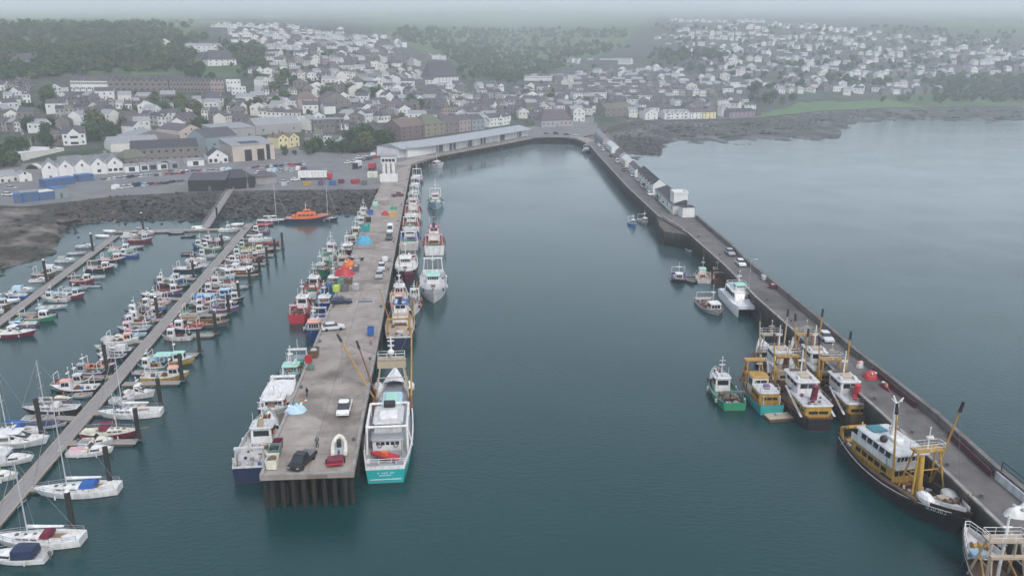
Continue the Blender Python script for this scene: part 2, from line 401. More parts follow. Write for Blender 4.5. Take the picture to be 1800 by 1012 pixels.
# ------------------------------------------------------------------ boat building
def shape(L, B, fb, bow=.7, stern=.15, tf=.8, full=2.3, mid=.42):
    def half(t):
        if t < mid: return B / 2 * (tf + (1 - tf) * math.sin(math.pi / 2 * t / mid))
        return B / 2 * max(1 - ((t - mid) / (1 - mid)) ** full, .0)
    def sheer(t): return fb + (stern * (1 - t / mid) ** 2 if t < mid else bow * ((t - mid) / (1 - mid)) ** 2)
    return half, sheer
def make_hull(root, L, B, fb, mats, bow=.7, stern=.15, tf=.8, full=2.3, mid=.42, bw=.45, rim=.09, draft=.6, flare=.14, rake=None, bandh=.16, boot=.08, ns=15, deck=None, deckname='deck', cut=None):
    """mats = (antifouling, hull, band, inside); returns half, zdeck"""
    half, sheer = shape(L, B, fb, bow, stern, tf, full, mid)
    rake = L * .09 if rake is None else rake
    ts = [(i / (ns - 1)) for i in range(ns)]; ts = [t if t < .6 else .6 + .4 * (1 - (1 - (t - .6) / .4) ** 1.35) for t in ts]
    rings = []; inn = []
    for t in ts:
        h = half(t); s = sheer(t); wl = h * (1 - flare * (.5 + 2.2 * t ** 3)); x = -L / 2 + L * t
        if t > .995: h, wl = .03, .02
        def X(z): return x - rake * t ** 4 * (1 - max(z, 0) / s) - (rake * .5 * t ** 4 if z < 0 else 0)
        r = max(h - rim, .012); b = bw * (1 if cut is None or t > cut else .25)
        pts = [(0.0, -draft), (wl * .8, -draft * .65), (wl, boot), (wl + (h - wl) * .6, s * .55), (h, s - bandh), (h, s), (r, s), (r, s - b)]
        port = [(X(z), y, z) for y, z in pts]; star = [(X(z), -y, z) for y, z in pts]
        rings.append(star[::-1] + port[1:]); inn.append(((X(s) if t < .995 else X(s) - rim), r, s - b))
    m = MB(); n = len(rings[0]); segm = [3, 3, 2, 1, 1, 0, 0]; segm = segm + segm[::-1]
    vs = [p for r in rings for p in r]
    m.v = [tuple(p) for p in vs]
    for k in range(len(rings) - 1):
        for i in range(n - 1): m.f.append((k * n + i, k * n + i + 1, k * n + n + i + 1, k * n + n + i)); m.m.append(segm[i])
    # transom, banded like the sides
    r0 = rings[0]
    for i in range(2, 7):
        a, b = i, n - 1 - i
        m.f.append((a, a + 1, b - 1, b) if a + 1 != b - 1 else (a, a + 1, b)); m.m.append(segm[i])
    o = m.build('hull', [mats[0], mats[1], mats[2], mats[3]], root)
    if deck is not None:
        d = MB(); d.loft([[(x, -y, z), (x, 0, z + .03 * B / 4), (x, y, z)] for x, y, z in inn]); x, y, z = inn[0]
        d.build(deckname, deck, root)
    def zd(x):
        t = min(max(x / L + .5, 0), 1); return sheer(t) - bw * (1 if cut is None or t > cut else .25)
    def hw(x): return max(half(min(max(x / L + .5, 0), 1)) - rim, 0)
    return hw, zd, (lambda x: sheer(min(max(x / L + .5, 0), 1)))

def pane(parent, quad, th=.03, mat=GL, name='window'):
    """a window pane standing slightly proud of the wall quad (4 corners, anticlockwise from outside)"""
    q = [Vector(p) for p in quad]; n = (q[1] - q[0]).cross(q[3] - q[0]).normalized()
    a = [p + n * th for p in q]; b = [p - n * .02 for p in q]
    return MB().add(a + b, [(0, 1, 2, 3), (4, 5, 1, 0), (5, 6, 2, 1), (6, 7, 3, 2), (7, 4, 0, 3)]).build(name, mat, parent)
def quad_on(c, u, v, u0, u1, v0, v1): return [c + u * u0 + v * v0, c + u * u1 + v * v0, c + u * u1 + v * v1, c + u * u0 + v * v1]

def house(root, x0, x1, w0, z0, h, wall, roofm, nf=3, nsd=2, w1=None, rake_f=.25, rake_b=.05, lean=.08, over=.18, name='wheelhouse', wv=(.48, .84), back=0, rth=.09, one=True):
    """cabin block: wall mesh, roof part, window sub-parts"""
    w1 = w0 if w1 is None else w1
    b = MB(); hw0, hw1 = w0 / 2, w1 / 2; z1 = z0 + h
    v = [Vector(p) for p in [(x0, -hw0, z0), (x1, -hw1, z0), (x1, hw1, z0), (x0, hw0, z0), (x0 + rake_b, -hw0 + lean, z1), (x1 - rake_f, -hw1 + lean, z1), (x1 - rake_f, hw1 - lean, z1), (x0 + rake_b, hw0 - lean, z1)]]
    b.add(v, [(0, 1, 5, 4), (1, 2, 6, 5), (2, 3, 7, 6), (3, 0, 4, 7), (4, 5, 6, 7)])
    wl = b.build(name, wall, root)
    f = MB(); ov = over
    f.rbox(x0 + rake_b - ov * .6, x1 - rake_f + ov * 1.3, -max(hw0, hw1) + lean - ov, max(hw0, hw1) - lean + ov, z1 + .004, z1 + rth, r=min(.35, w0 * .14))
    f.build('roof', roofm, wl)
    def face(a, bb, c, d, n, lo, hi, mar=.10):
        for i in range(n):
            u0 = mar + (1 - 2 * mar) * i / n + .018; u1 = mar + (1 - 2 * mar) * (i + 1) / n - .018
            P_ = lambda u, vv: (a * (1 - u) + bb * u) * (1 - vv) + (d * (1 - u) + c * u) * vv
            pane(wl, [P_(u0, lo), P_(u1, lo), P_(u1, hi), P_(u0, hi)])
    if nf: face(v[1], v[2], v[6], v[5], nf, *wv, mar=.06)
    if nsd:
        face(v[0], v[1], v[5], v[4], nsd, *wv); face(v[2], v[3], v[7], v[6], nsd, *wv)
    if back: face(v[3], v[0], v[4], v[7], back, *wv)
    return wl, z1 + rth

def rail(root, pts, h=.8, r=.025, post=1.4, mat=None, mid=True, name='rail'):
    """hand rail along pts"""
    m = MB(); r = max(r, .03)
    for a, b in zip(pts[:-1], pts[1:]):
        a, b = Vector(a), Vector(b); up = Vector((0, 0, h)); k = max(1, int((b - a).length / post))
        m.tube(a + up, b + up, r, n=4)
        if mid: m.tube(a + up * .5, b + up * .5, r * .7, n=4)
        for i in range(k + 1): q = a.lerp(b, i / k); m.tube(q, q + up, r, n=4)
    return m.build(name, mat or C('white'), root)
def mast(root, x, z0, h, mat, r=.06, cross=0, radar=True, y=0, name='mast'):
    m = MB().tube((x, y, z0), (x, y, z0 + h), r, r * .6)
    for k in range(cross): q = z0 + h * (.62 + .22 * k); m.tube((x, y - .55, q), (x, y + .55, q), r * .5); 
    o = m.build(name, mat, root)
    if radar:
        MB().rbox(x + .05, x + .35, y - .5, y + .5, z0 + h * .55, z0 + h * .55 + .14, .06).build('radar', C('white'), o)
        MB().ball((x, y, z0 + h + .05), .13).build('lamp', C('white'), o)
    return o
def outboard(root, x, z, mat=None):
    m = MB().rbox(x - .42, x - .02, -.17, .17, z, z + .42, .09).box(x - .28, x - .14, -.05, .05, z - .8, z)
    return m.build('outboard_motor', mat or C('darkgrey'), root)
def fenders(root, L, B, z, n=2, side=(1, -1), mat=None):
    for s in side:
        for i in range(n):
            x = -L * .22 + L * .4 * i / max(1, n - 1)
            MB().tube((x, s * (B / 2 + .07), z - .5), (x, s * (B / 2 + .07), z), .1, n=6).build('fender', mat or C('white'), root)
def winch(root, x, z, w=1.2, mat=None, name='winch'):
    m = MB(); m.tube((x, -w / 2, z + .4), (x, w / 2, z + .4), .28, n=10)
    for y in (-w / 2, 0, w / 2): m.tube((x, y - .03, z + .4), (x, y + .03, z + .4), .45, n=10)
    m.box(x - .5, x + .5, -w / 2 - .1, -w / 2 - .02, z, z + .5).box(x - .5, x + .5, w / 2 + .02, w / 2 + .1, z, z + .5)
    return m.build(name, mat or C('green'), root)
def hatch(root, x, z, a=.9, b=.9, mat=None, y=0, h=.22): return MB().rbox(x - a / 2, x + a / 2, y - b / 2, y + b / 2, z - .02, z + h, .08).build('hatch', mat or C('grey'), root)
def raft(root, x, y, z, mat=None): return MB().tube((x - .45, y, z + .25), (x + .45, y, z + .25), .25, n=10).build('liferaft', mat or C('white'), root)
def lifering(root, x, y, z):
    m = MB(); pts = [(x + .3 * math.cos(a), y, z + .3 * math.sin(a)) for a in [i * math.pi / 4 for i in range(9)]]
    return m.path(pts, .07).build('lifebuoy', C('orange'), root)
def clutter(root, rng, x0, x1, w, z, n, name='deck_gear', pal=('rust', 'blue', 'grey', 'deckgreen', 'brown', 'lightgrey', 'black', 'tan', 'orange')):
    """fish boxes, coiled gear and pots lashed on deck"""
    cs = list(pal); mats = [C(c) for c in cs]; m = MB()
    for i in range(n):
        x, y = rng.uniform(x0, x1), rng.uniform(-w / 2, w / 2); k = rng.randrange(len(cs)); t = rng.random()
        if t < .5: a, b, h = rng.uniform(.3, .75), rng.uniform(.25, .5), rng.uniform(.2, .7); m.rbox(x - a / 2, x + a / 2, y - b / 2, y + b / 2, z - .02, z + h, .06, k)
        elif t < .8: m.ball((x, y, z), rng.uniform(.2, .5), rng.uniform(.2, .5), rng.uniform(.2, .5), k, 8, 4, True)
        else: m.tube((x, y, z), (x, y, z + rng.uniform(.2, .5)), .3, n=8, mi=k)
    return m.build(name, mats, root)

def open_boat(root, L, B, hull='white', inside='lightgrey', band='white', motor=True, cover=None, console=False, rng=random, **k):
    hw, zd, sh = make_hull(root, L, B, .55, (C('navy'), C(hull), C(band), C(inside)), bow=.35, stern=.05, tf=.78, full=2.4, bw=.38, rim=.08, draft=.25, bandh=.1, deck=C(inside), deckname='floor')
    if cover:
        m = MB(); rg = []
        for i in range(9):
            x = -L * .47 + L * .93 * i / 8; h = hw(x) + .07; z = sh(x) + .02; p = .18 + .22 * math.sin(math.pi * i / 8)
            rg.append([(x, -h, z - .06), (x, -h * .5, z + p * .7), (x, 0, z + p), (x, h * .5, z + p * .7), (x, h, z - .06)])
        m.loft(rg).build('boat_cover', C(cover), root, smooth=True)
    else:
        for x in (-L * .22, L * .05, L * .25): MB().box(x - .13, x + .13, -hw(x), hw(x), zd(x) + .2, zd(x) + .25).build('thwart', C('wood'), root)
        if console: house(root, -.3, .4, B * .4, zd(0), .75, C('white'), C('white'), 1, 0, over=.02, name='console')
    if motor: outboard(root, -L / 2, .55)
def cuddy(root, L, B, hull='white', band='white', deck='lightgrey', roof='white', canopy=None, rng=random, **k):
    hw, zd, sh = make_hull(root, L, B, .75, (C('navy'), C(hull), C(band), C(deck)), bow=.4, stern=.05, tf=.82, full=2.3, bw=.5, rim=.1, draft=.3, bandh=.14, deck=C(deck))
    # raised foredeck with sloping cabin front
    m = MB(); rg = []
    for i in range(7):
        x = L * (.02 + .42 * i / 6); h = hw(x) * .92; z = sh(x) - .05; p = .55 * (1 - (i / 6) ** 2) + .06
        rg.append([(x, -h, z), (x, -h * .75, z + p * .8), (x, 0, z + p), (x, h * .75, z + p * .8), (x, h, z)])
    cb = m.loft(rg).build('cabin', C(roof), root)
    x0 = L * .02; h = hw(x0) * .92; z = sh(x0)
    MB().add([(x0, -h, z - .3), (x0, h, z - .3), (x0, h * .75, z + .44), (x0, -h * .75, z + .44)], [(0, 3, 2, 1)]).build('bulkhead', C('white'), cb)
    q = [Vector(p) for p in ((x0 + .05, -h * .72, z + .48), (x0 + .05, h * .72, z + .48), (x0 - .3, h * .66, z + .95), (x0 - .3, -h * .66, z + .95))]
    ws = pane(cb, q, name='windscreen')
    for s in (-1, 1):
        a = [Vector(p) for p in ((x0 + .1, s * h * .93, z + .05), (x0 + L * .2, s * hw(x0 + L * .2) * .9, sh(x0 + L * .2) + .02), (x0 + L * .2, s * hw(x0 + L * .2) * .78, sh(x0 + L * .2) + .26), (x0 + .1, s * h * .80, z + .34))]
        pane(cb, a if s < 0 else [a[1], a[0], a[3], a[2]])
    if canopy:
        m = MB(); rg = [[(x, -hw(x) * .95, sh(x)), (x, -hw(x) * .8, sh(x) + .95), (x, 0, sh(x) + 1.1), (x, hw(x) * .8, sh(x) + .95), (x, hw(x) * .95, sh(x))] for x in (-L * .32, -L * .15, L * .01)]
        m.loft(rg, caps=True).build('canopy', C(canopy), root)
    else:
        for s in (-1, 1): MB().box(-L * .18, -L * .05, s * hw(0) * .5 - .22, s * hw(0) * .5 + .22, zd(0), zd(0) + .6).build('seat', C('cream'), root)
    rail(root, [(L * .2, -hw(L * .2), sh(L * .2)), (L * .36, -hw(L * .36), sh(L * .36)), (L * .47, 0, sh(L * .47)), (L * .36, hw(L * .36), sh(L * .36)), (L * .2, hw(L * .2), sh(L * .2))], .5, .022, mat=STEEL, mid=False)
    outboard(root, -L / 2, .7); fenders(root, L, B, .6, 2)
def crabber(root, L, B, hull='blue', band='white', deck='deckgrey', wall='white', roof='white', gear=6, rng=random, wh=None, mastc='white', pots=False, canopy=None, **k):
    """small inshore fishing boat, wheelhouse forward, open working deck aft"""
    hw, zd, sh = make_hull(root, L, B, 1.0, (C('maroon'), C(hull), C(band), C(deck)), bow=.6, stern=.1, tf=.85, full=2.5, bw=.6, rim=.11, draft=.5, bandh=.2, deck=C(deck))
    x0 = L * .06; x1 = x0 + L * .24; w_ = hw(x1) * 1.5
    wl, zt = house(root, x0, x1, w_, zd(x0) - .02, 2.0, C(wall), C(roof), 3, 2, over=.15)
    m = MB(); fx = x1 + .02     # whaleback foredeck
    m.loft([[(x, -hw(x), sh(x) - .1), (x, 0, sh(x) + .05), (x, hw(x), sh(x) - .1)] for x in (fx, fx + (L / 2 - fx) * .5, L / 2 - L * .07)]).build('foredeck', C(deck), root)
    mast(root, x0 + .2, zt, L * .28, C(mastc), .06, 1)
    m = MB(); gx = -L * .38; g = hw(gx) * .92       # stern gantry
    for s in (-1, 1): m.tube((gx, s * g, sh(gx)), (gx, s * g, sh(gx) + 1.8), .06)
    m.tube((gx, -g, sh(gx) + 1.8), (gx, g, sh(gx) + 1.8), .06); m.build('gantry', C(mastc), root)
    winch(root, x0 - .9, zd(0), w_ * .6, C('rust'), 'hauler')
    clutter(root, rng, -L * .42, -L * .06, hw(-L * .2) * 1.5, zd(-L * .2), gear)
    if rng.random() < .3: lifering(root, x0 + .5, -w_ / 2 - .05, zd(0) + 1.2)
    if canopy:
        MB().rbox(-L * .3, x0 - .1, -hw(-L * .1) * .8, hw(-L * .1) * .8, zd(0) + 1.7, zd(0) + 1.8, .2).build('canopy', C(canopy), root)
    fenders(root, L, B, .8, 2, mat=C(rng.choice(['orange', 'white', 'white', 'black', 'darkgrey'])))
def yacht(root, L, B, hull='white', band='white', deck='white', cover='blue', hood='blue', rng=random, mh=None, furl=True, bowsprit=0, cabin='white', sails=None, **k):
    hw, zd, sh = make_hull(root, L, B, 1.0, (C('maroon'), C(hull), C(band), C(deck)), bow=.35, stern=.12, tf=.62, full=2.0, mid=.40, bw=.08, rim=.06, draft=.7, bandh=.12, deck=C(deck), rake=L * .1)
    m = MB(); rg = []                              # coachroof
    for i in range(8):
        t = i / 7; x = -L * .10 + L * .40 * t; h = hw(x) * (.62 - .12 * t); p = .42 * (1 - t ** 3) + .05; z = zd(x)
        rg.append([(x, -h, z), (x, -h * .86, z + p), (x, 0, z + p + .08), (x, h * .86, z + p), (x, h, z)])
    cr = m.loft(rg, caps=True).build('coachroof', C(cabin), root)
    for s in (-1, 1):
        for a in (-.03, .06, .14):
            xa, xb = L * a, L * (a + .065); ya, yb = hw(xa) * .575, hw(xb) * .55
            q = [Vector((xa, s * (ya + .03), zd(xa) + .14)), Vector((xb, s * (yb + .03), zd(xb) + .14)), Vector((xb, s * yb, zd(xb) + .30)), Vector((xa, s * ya, zd(xa) + .30))]
            pane(cr, q if s < 0 else [q[1], q[0], q[3], q[2]])
    for x in (L * .02, L * .12, L * .22): MB().rbox(x - .22, x + .22, -.22, .22, zd(x) + .45 - .6 * max(0, x / L - .1), zd(x) + .58 - .6 * max(0, x / L - .1), .06).build('hatch', C('darkgrey'), root)
    MB().add([(-L * .42, -hw(-L * .42) * .5, zd(0) + .035), (-L * .12, -hw(-L * .12) * .5, zd(0) + .035), (-L * .12, hw(-L * .12) * .5, zd(0) + .035), (-L * .42, hw(-L * .42) * .5, zd(0) + .035)], [(0, 1, 2, 3)]).build('cockpit', C('wood'), root)
    for s in (-1, 1): MB().box(-L * .42, -L * .12, s * hw(-L * .25) * .5 - .08, s * hw(-L * .25) * .5 + .08, zd(0), zd(0) + .28).build('coaming', C(cabin), root)
    mh = mh or L * 1.18; mx = L * .10
    ms = MB().tube((mx, 0, zd(mx) + .3), (mx, 0, zd(mx) + mh), .095, .065, n=7)
    for q in (.45, .72): ms.tube((mx, -B * .28, zd(mx) + mh * q), (mx, B * .28, zd(mx) + mh * q), .03)
    ms.tube((mx, 0, zd(mx) + mh), (mx - .25, 0, zd(mx) + mh + .25), .02)
    ms = ms.build('mast', ALU, root)
    bm = MB().tube((mx, 0, zd(mx) + 1.35), (-L * .30, 0, zd(mx) + 1.35), .07, n=6).build('boom', ALU, ms)
    MB().loft([[(mx - .1 - (mx + L * .30) * t, y * (1 - .4 * t), zd(mx) + 1.4 + z * (1 - .55 * t)) for y, z in ((-.16, 0), (-.12, .28), (0, .42), (.12, .28), (.16, 0))] for t in (0, .3, .7, 1)], caps=True).build('sail_cover', C(cover), bm, smooth=True)
    rg = MB(); top = (mx, 0, zd(mx) + mh)
    rg.tube(top, (L * .485, 0, sh(L * .48)), .05 if furl else .016, n=4).tube(top, (-L * .485, 0, sh(-L * .48)), .016, n=4)
    for s in (-1, 1): rg.path([top, (mx, s * B * .28, zd(mx) + mh * .72), (mx, s * B * .28, zd(mx) + mh * .45), (mx - .1, s * hw(mx), zd(mx))], .016, 4)
    rg.build('rigging', STEEL, root)
    if hood:
        m = MB(); x = -L * .12
        m.loft([[(x + a, -hw(x) * .58, zd(x) + .3), (x + a, -hw(x) * .5, zd(x) + b), (x + a, 0, zd(x) + b + .12), (x + a, hw(x) * .5, zd(x) + b), (x + a, hw(x) * .58, zd(x) + .3)] for a, b in ((.75, .48), (.35, 1.0), (-.3, 1.1), (-1.4 if k.get('bimini') else -.5, 1.05))], caps=True)
        m.build('sprayhood', C(hood), root)
    ed = [(-L * .47 + L * .94 * i / 7, sh(-L * .47 + L * .94 * i / 7)) for i in range(8)]
    for s in (-1, 1): rail(root, [(x, s * (hw(x) + .02), z) for x, z in ed], .55, .02, 2, STEEL, name='guard_rail')
    if bowsprit: MB().tube((L * .46, 0, sh(L * .46)), (L * .46 + bowsprit, 0, sh(L * .46) + .25), .07).build('bowsprit', C('wood'), root)
    fenders(root, L, B, .8, 3)
def cruiser(root, L, B, hull='white', band='white', roof='white', deck='white', rng=random, canopy=None, arch=True, **k):
    hw, zd, sh = make_hull(root, L, B, 1.05, (C('navy'), C(hull), C(band), C(deck)), bow=.45, stern=.0, tf=.86, full=2.4, bw=.14, rim=.08, draft=.4, bandh=.14, deck=C(deck), flare=.2)
    m = MB(); rg = []
    for i in range(9):
        t = i / 8; x = -L * .05 + L * .45 * t; h = hw(x) * .8; z = zd(x); p = 1.0 * max(0, 1 - t * 1.6) + .42 * (1 - t) + .05
        rg.append([(x, -h, z), (x, -h * .84, z + p * .9), (x, 0, z + p), (x, h * .84, z + p * .9), (x, h, z)])
    cb = m.loft(rg, caps=True).build('cabin', C(roof), root)
    a, b_ = rg[1], rg[4]
    q = [Vector(b_[1]) + Vector((0, .1, .02)), Vector(b_[3]) + Vector((0, -.1, .02)), Vector(a[3]) + Vector((0, -.1, -.02)), Vector(a[1]) + Vector((0, .1, -.02))]
    pane(cb, q, .05, name='windscreen')
    for s in (1, 3):
        e = 0 if s == 1 else 4
        pr = [Vector(rg[0][e]).lerp(Vector(rg[0][s]), .45), Vector(rg[5][e]).lerp(Vector(rg[5][s]), .35), Vector(rg[4][e]).lerp(Vector(rg[4][s]), .85), Vector(rg[0][e]).lerp(Vector(rg[0][s]), .85)]
        pane(cb, pr if s == 1 else [pr[1], pr[0], pr[3], pr[2]])
    MB().rbox(-L * .1, L * .08, -hw(0) * .75, hw(0) * .75, zd(0) + 1.5, zd(0) + 1.6, .25).build('hardtop', C(roof), root)
    m = MB()
    for s in (-1, 1): m.box(-L * .09, -L * .06, s * hw(0) * .7 - .05, s * hw(0) * .7 + .05, zd(0), zd(0) + 1.5)
    m.build('arch', C(roof), root)
    MB().rbox(-L * .4, -L * .3, -hw(-L * .3) * .7, hw(-L * .3) * .7, zd(-L * .3), zd(-L * .3) + .45, .1).build('seat', C('cream'), root)
    if canopy: MB().rbox(-L * .4, -L * .1, -hw(-L * .3) * .8, hw(-L * .3) * .8, zd(0) + .9, zd(0) + 1.25, .25).build('canopy', C(canopy), root)
    rail(root, [(L * .1, -hw(L * .1), sh(L * .1)), (L * .35, -hw(L * .35), sh(L * .35)), (L * .47, 0, sh(L * .47)), (L * .35, hw(L * .35), sh(L * .35)), (L * .1, hw(L * .1), sh(L * .1))], .6, .022, mat=STEEL, mid=False)
    mast(root, -L * .05, zd(0) + 1.6, 1.2, C('white'), .05, 0); fenders(root, L, B, .8, 2)
def trawler(root, L, B, hull='blue', band='white', deck='deckgreen', wall='white', roof='white', fwd=True, mastc='white', gantry='white', rng=random, decks=1, gear=10, fb=1.7, whale=True, booms=None, drum='green', stack=None, tf=.78, flag=None, shelter=None, **k):
    """decked stern trawler or netter; wheelhouse forward (or aft), whaleback, winches, stern gantry, masts"""
    hw, zd, sh = make_hull(root, L, B, fb, (C('maroon'), C(hull), C(band), C(deck)), bow=1.5, stern=.35, tf=tf, full=2.6, bw=.95, rim=.14, draft=1.2, bandh=.35, deck=C(deck), flare=.16)
    x0, x1 = (L * .06, L * .26) if fwd else (-L * .36, -L * .12)
    wd = min(hw(x0), hw(x1)) * 1.55; z = zd((x0 + x1) / 2) - .05
    if decks == 2:
        wl, zt = house(root, x0 - L * .06, x1, wd, z, 2.1, C(wall), C(deck), 2, 3, over=.1, wv=(.5, .72), lean=.02, rake_f=.1)
        wl, zt = house(root, x0 + .3, x1 - .5, wd * .82, zt, 2.0, C(wall), C(roof), 5, 3, over=.3, back=2, rake_f=-.15)
        rail(root, [(x0 - L * .05, -wd / 2, zt - 2.1), (x0 - L * .05, wd / 2, zt - 2.1)], .9)
    else:
        wl, zt = house(root, x0, x1, wd, z, 2.5, C(wall), C(roof), 4, 3, over=.28, back=1)
    if whale and fwd:
        xs = [x1 + .05 + (L * .465 - x1) * i / 5 for i in range(6)]
        m = MB(); m.loft([[(x, -hw(x) * 1.0, sh(x) + .02), (x, -hw(x) * .5, sh(x) + .28), (x, 0, sh(x) + .36), (x, hw(x) * .5, sh(x) + .28), (x, hw(x), sh(x) + .02)] for x in xs]).build('whaleback', C(k.get('whalec', 'white')), root)
        rail(root, [(x, -hw(x), sh(x) + .03) for x in xs[:-1]] + [(L * .47, 0, sh(L * .47))] + [(x, hw(x), sh(x) + .03) for x in xs[:-1]][::-1], .7, .03)
        winch(root, L * .36, sh(L * .36) + .3, .8, C('rust'), 'windlass')
    if shelter:
        MB().loft([[(x, -hw(x) * .98, sh(x) - .1), (x, -hw(x) * .9, sh(x) + 1.25), (x, 0, sh(x) + 1.4), (x, hw(x) * .9, sh(x) + 1.25), (x, hw(x) * .98, sh(x) - .1)] for x in (-L * .40, -L * .25, -L * .1, x0)], caps=True).build('shelter_deck', C(shelter), root)
    mm = mast(root, (x0 + x1) / 2, zt, L * .26, C(mastc), .10, 2)
    MB().rbox(x0 + .4, x0 + 1.2, -wd * .3, -wd * .3 + .8, zt, zt + .3, .1).build('roof_locker', C('lightgrey'), root)
    raft(root, x0 + .7, wd * .25, zt); raft(root, x0 + 1.9, wd * .25, zt)
    for yy in (-.35, .35): MB().tube((x0 + .3, wd * yy, zt), (x0 + .3, wd * yy, zt + L * .15), .03).build('aerial', C('white'), root)
    # gantry
    gx = -L * .42 if fwd else L * .12; g = hw(gx) * .95; gz = zd(gx); gh = 4.2 * L / 22
    m = MB()
    for s in (-1, 1): m.tube((gx, s * g, gz), (gx, s * g * .85, gz + gh), .14).tube((gx + (1.6 if fwd else -1.6), s * g, gz), (gx, s * g * .85, gz + gh * .9), .09)
    m.box(gx - .25, gx + .25, -g * .95, g * .95, gz + gh - .05, gz + gh + .25); m.build('gantry', C(gantry), root)
    MB().tube((gx, 0, gz + gh), (gx, 0, gz + gh + 2.2), .08, .05).build('light_mast', C(gantry), root)
    wx = x0 - 1.6 if fwd else x1 + 1.6
    winch(root, wx, zd(wx), wd * .7, C('rust')); hatch(root, (wx + gx) / 2, zd((wx + gx) / 2), 1.6, 1.4, C('lightgrey'))
    if drum: winch(root, gx + (1.8 if fwd else 2.4), zd(gx) + .2, g * 1.3, C(drum), 'net_drum')
    lo, hi = sorted((wx + (-.8 if fwd else .8), gx)); clutter(root, rng, lo, hi, hw((lo + hi) / 2) * 1.7, zd((lo + hi) / 2), gear)
    for s in (-1, 1): lifering(root, x0 + 1, s * (wd / 2 + .08), z + 1.4)
    if stack: MB().rbox(x0 + .2, x0 + .9, -.35, .35, zt, zt + 1.5, .12).build('funnel', C(stack), root)
    if flag: MB().add([(-L * .47, 0, zd(-L * .47) + 2), (-L * .52, .05, zd(-L * .47) + 2.1), (-L * .52, .05, zd(-L * .47) + 3), (-L * .47, 0, zd(-L * .47) + 2.9)], [(0, 1, 2, 3)]).build('flag', C(flag), root)
    if booms:
        for s, (dx, dy, dz) in booms:
            bx = gx if not fwd else x0 - .5
            MB().tube((bx, s * hw(bx) * .8, zd(bx) + .5), (bx + dx, s * hw(bx) * .8 + dy, zd(bx) + dz), .13, .08).build('derrick', C(gantry), root)
    fc_ = rng.choice(['orange', 'black', 'darkgrey', 'white'])
    for i in range(4):
        x = -L * .3 + L * .2 * i
        for s in (-1, 1): MB().tube((x, s * (hw(x) + .3), sh(x) - .8), (x, s * (hw(x) + .3), sh(x) - .15), .2, n=7).build('fender', C('black') if i % 2 else C(fc_), root)
    return hw, zd, sh
def reg_mark(root, pts, h, mat, n=6, rng=random):
    """a row of small painted characters along the plating between two points"""
    a, b = Vector(pts[0]), Vector(pts[1]); u = (b - a) / n; up = Vector((0, 0, h)); m = MB(); nrm = u.cross(up).normalized() * .03
    for i in range(n):
        p = a + u * (i + .15) + nrm; q = p + u * .65; s = u * .14
        m.add([p, p + s, p + s + up, p + up], [(0, 1, 2, 3)]); m.add([p + s, q, q + up * .18, p + s + up * .18], [(0, 1, 2, 3)])
        m.add([p + s + up * .82, q + up * .82, q + up, p + s + up], [(0, 1, 2, 3)])
        if i % 2: m.add([q - s, q, q + up, q - s + up], [(0, 1, 2, 3)])
    return m.build('registration_mark', mat, root)
# ------------------------------------------------------------------ piers and quays
def conc_mat(name, c1, c2, c3, sx, sy, joint=(.17, .155, .145), mort=.007):
    if name in _M: return _M[name]
    m, nt, b, N, L = _nodes(name)
    tc = N.new('ShaderNodeTexCoord')
    n = N.new('ShaderNodeTexNoise'); n.inputs['Scale'].default_value = .22; n.inputs['Detail'].default_value = 9; n.inputs['Roughness'].default_value = .7
    L.new(tc.outputs['Object'], n.inputs['Vector'])
    r = N.new('ShaderNodeValToRGB'); cr = r.color_ramp; cr.elements.new(.5)
    for e, (p, c) in zip(cr.elements, [(.3, c1), (.5, c2), (.72, c3)]): e.position = p; e.color = (*c, 1)
    L.new(n.outputs['Fac'], r.inputs[0])
    br = N.new('ShaderNodeTexBrick'); br.inputs['Scale'].default_value = 1; br.inputs['Mortar Size'].default_value = mort * 10; br.inputs['Brick Width'].default_value = sx; br.inputs['Row Height'].default_value = sy
    br.inputs['Color1'].default_value = (1, 1, 1, 1); br.inputs['Color2'].default_value = (.86, .85, .84, 1); br.inputs['Mortar'].default_value = (*[j / c2[0] for j in joint], 1)
    L.new(tc.outputs['Object'], br.inputs['Vector'])
    mx = N.new('ShaderNodeMixRGB'); mx.blend_type = 'MULTIPLY'; mx.inputs[0].default_value = .75
    L.new(r.outputs[0], mx.inputs[1]); L.new(br.outputs[0], mx.inputs[2])
    # oil and wet stains
    s = N.new('ShaderNodeTexNoise'); s.inputs['Scale'].default_value = .09; s.inputs['Detail'].default_value = 3; s.inputs['Distortion'].default_value = 1.0
    L.new(tc.outputs['Object'], s.inputs['Vector'])
    sr = N.new('ShaderNodeValToRGB'); sr.color_ramp.elements[0].position = .55; sr.color_ramp.elements[1].position = .68
    L.new(s.outputs['Fac'], sr.inputs[0])
    m2 = N.new('ShaderNodeMixRGB'); m2.blend_type = 'MULTIPLY'; m2.inputs[2].default_value = (.50, .47, .45, 1)
    f = N.new('ShaderNodeMath'); f.operation = 'MULTIPLY'; f.inputs[1].default_value = .7; L.new(sr.outputs[0], f.inputs[0]); L.new(f.outputs[0], m2.inputs[0])
    L.new(mx.outputs[0], m2.inputs[1]); L.new(m2.outputs[0], b.inputs['Base Color']); b.inputs['Roughness'].default_value = .8
    _M[name] = m; return m
CONC = conc_mat('pier_concrete', (.175, .146, .126), (.30, .256, .226), (.385, .338, .302), 5.6, 7.5)
PROAD = conc_mat('pier_roadway', (.085, .078, .074), (.125, .115, .11), (.17, .157, .15), 14, 60, (.08, .07, .07), .004)
STONE = ramp_mat('harbour_stone', [(.25, (.04, .037, .033)), (.5, (.11, .10, .09)), (.8, (.21, .19, .17))], scale=.35, rough=.9, bump=.6, stretch=(1, 1, 2.2))
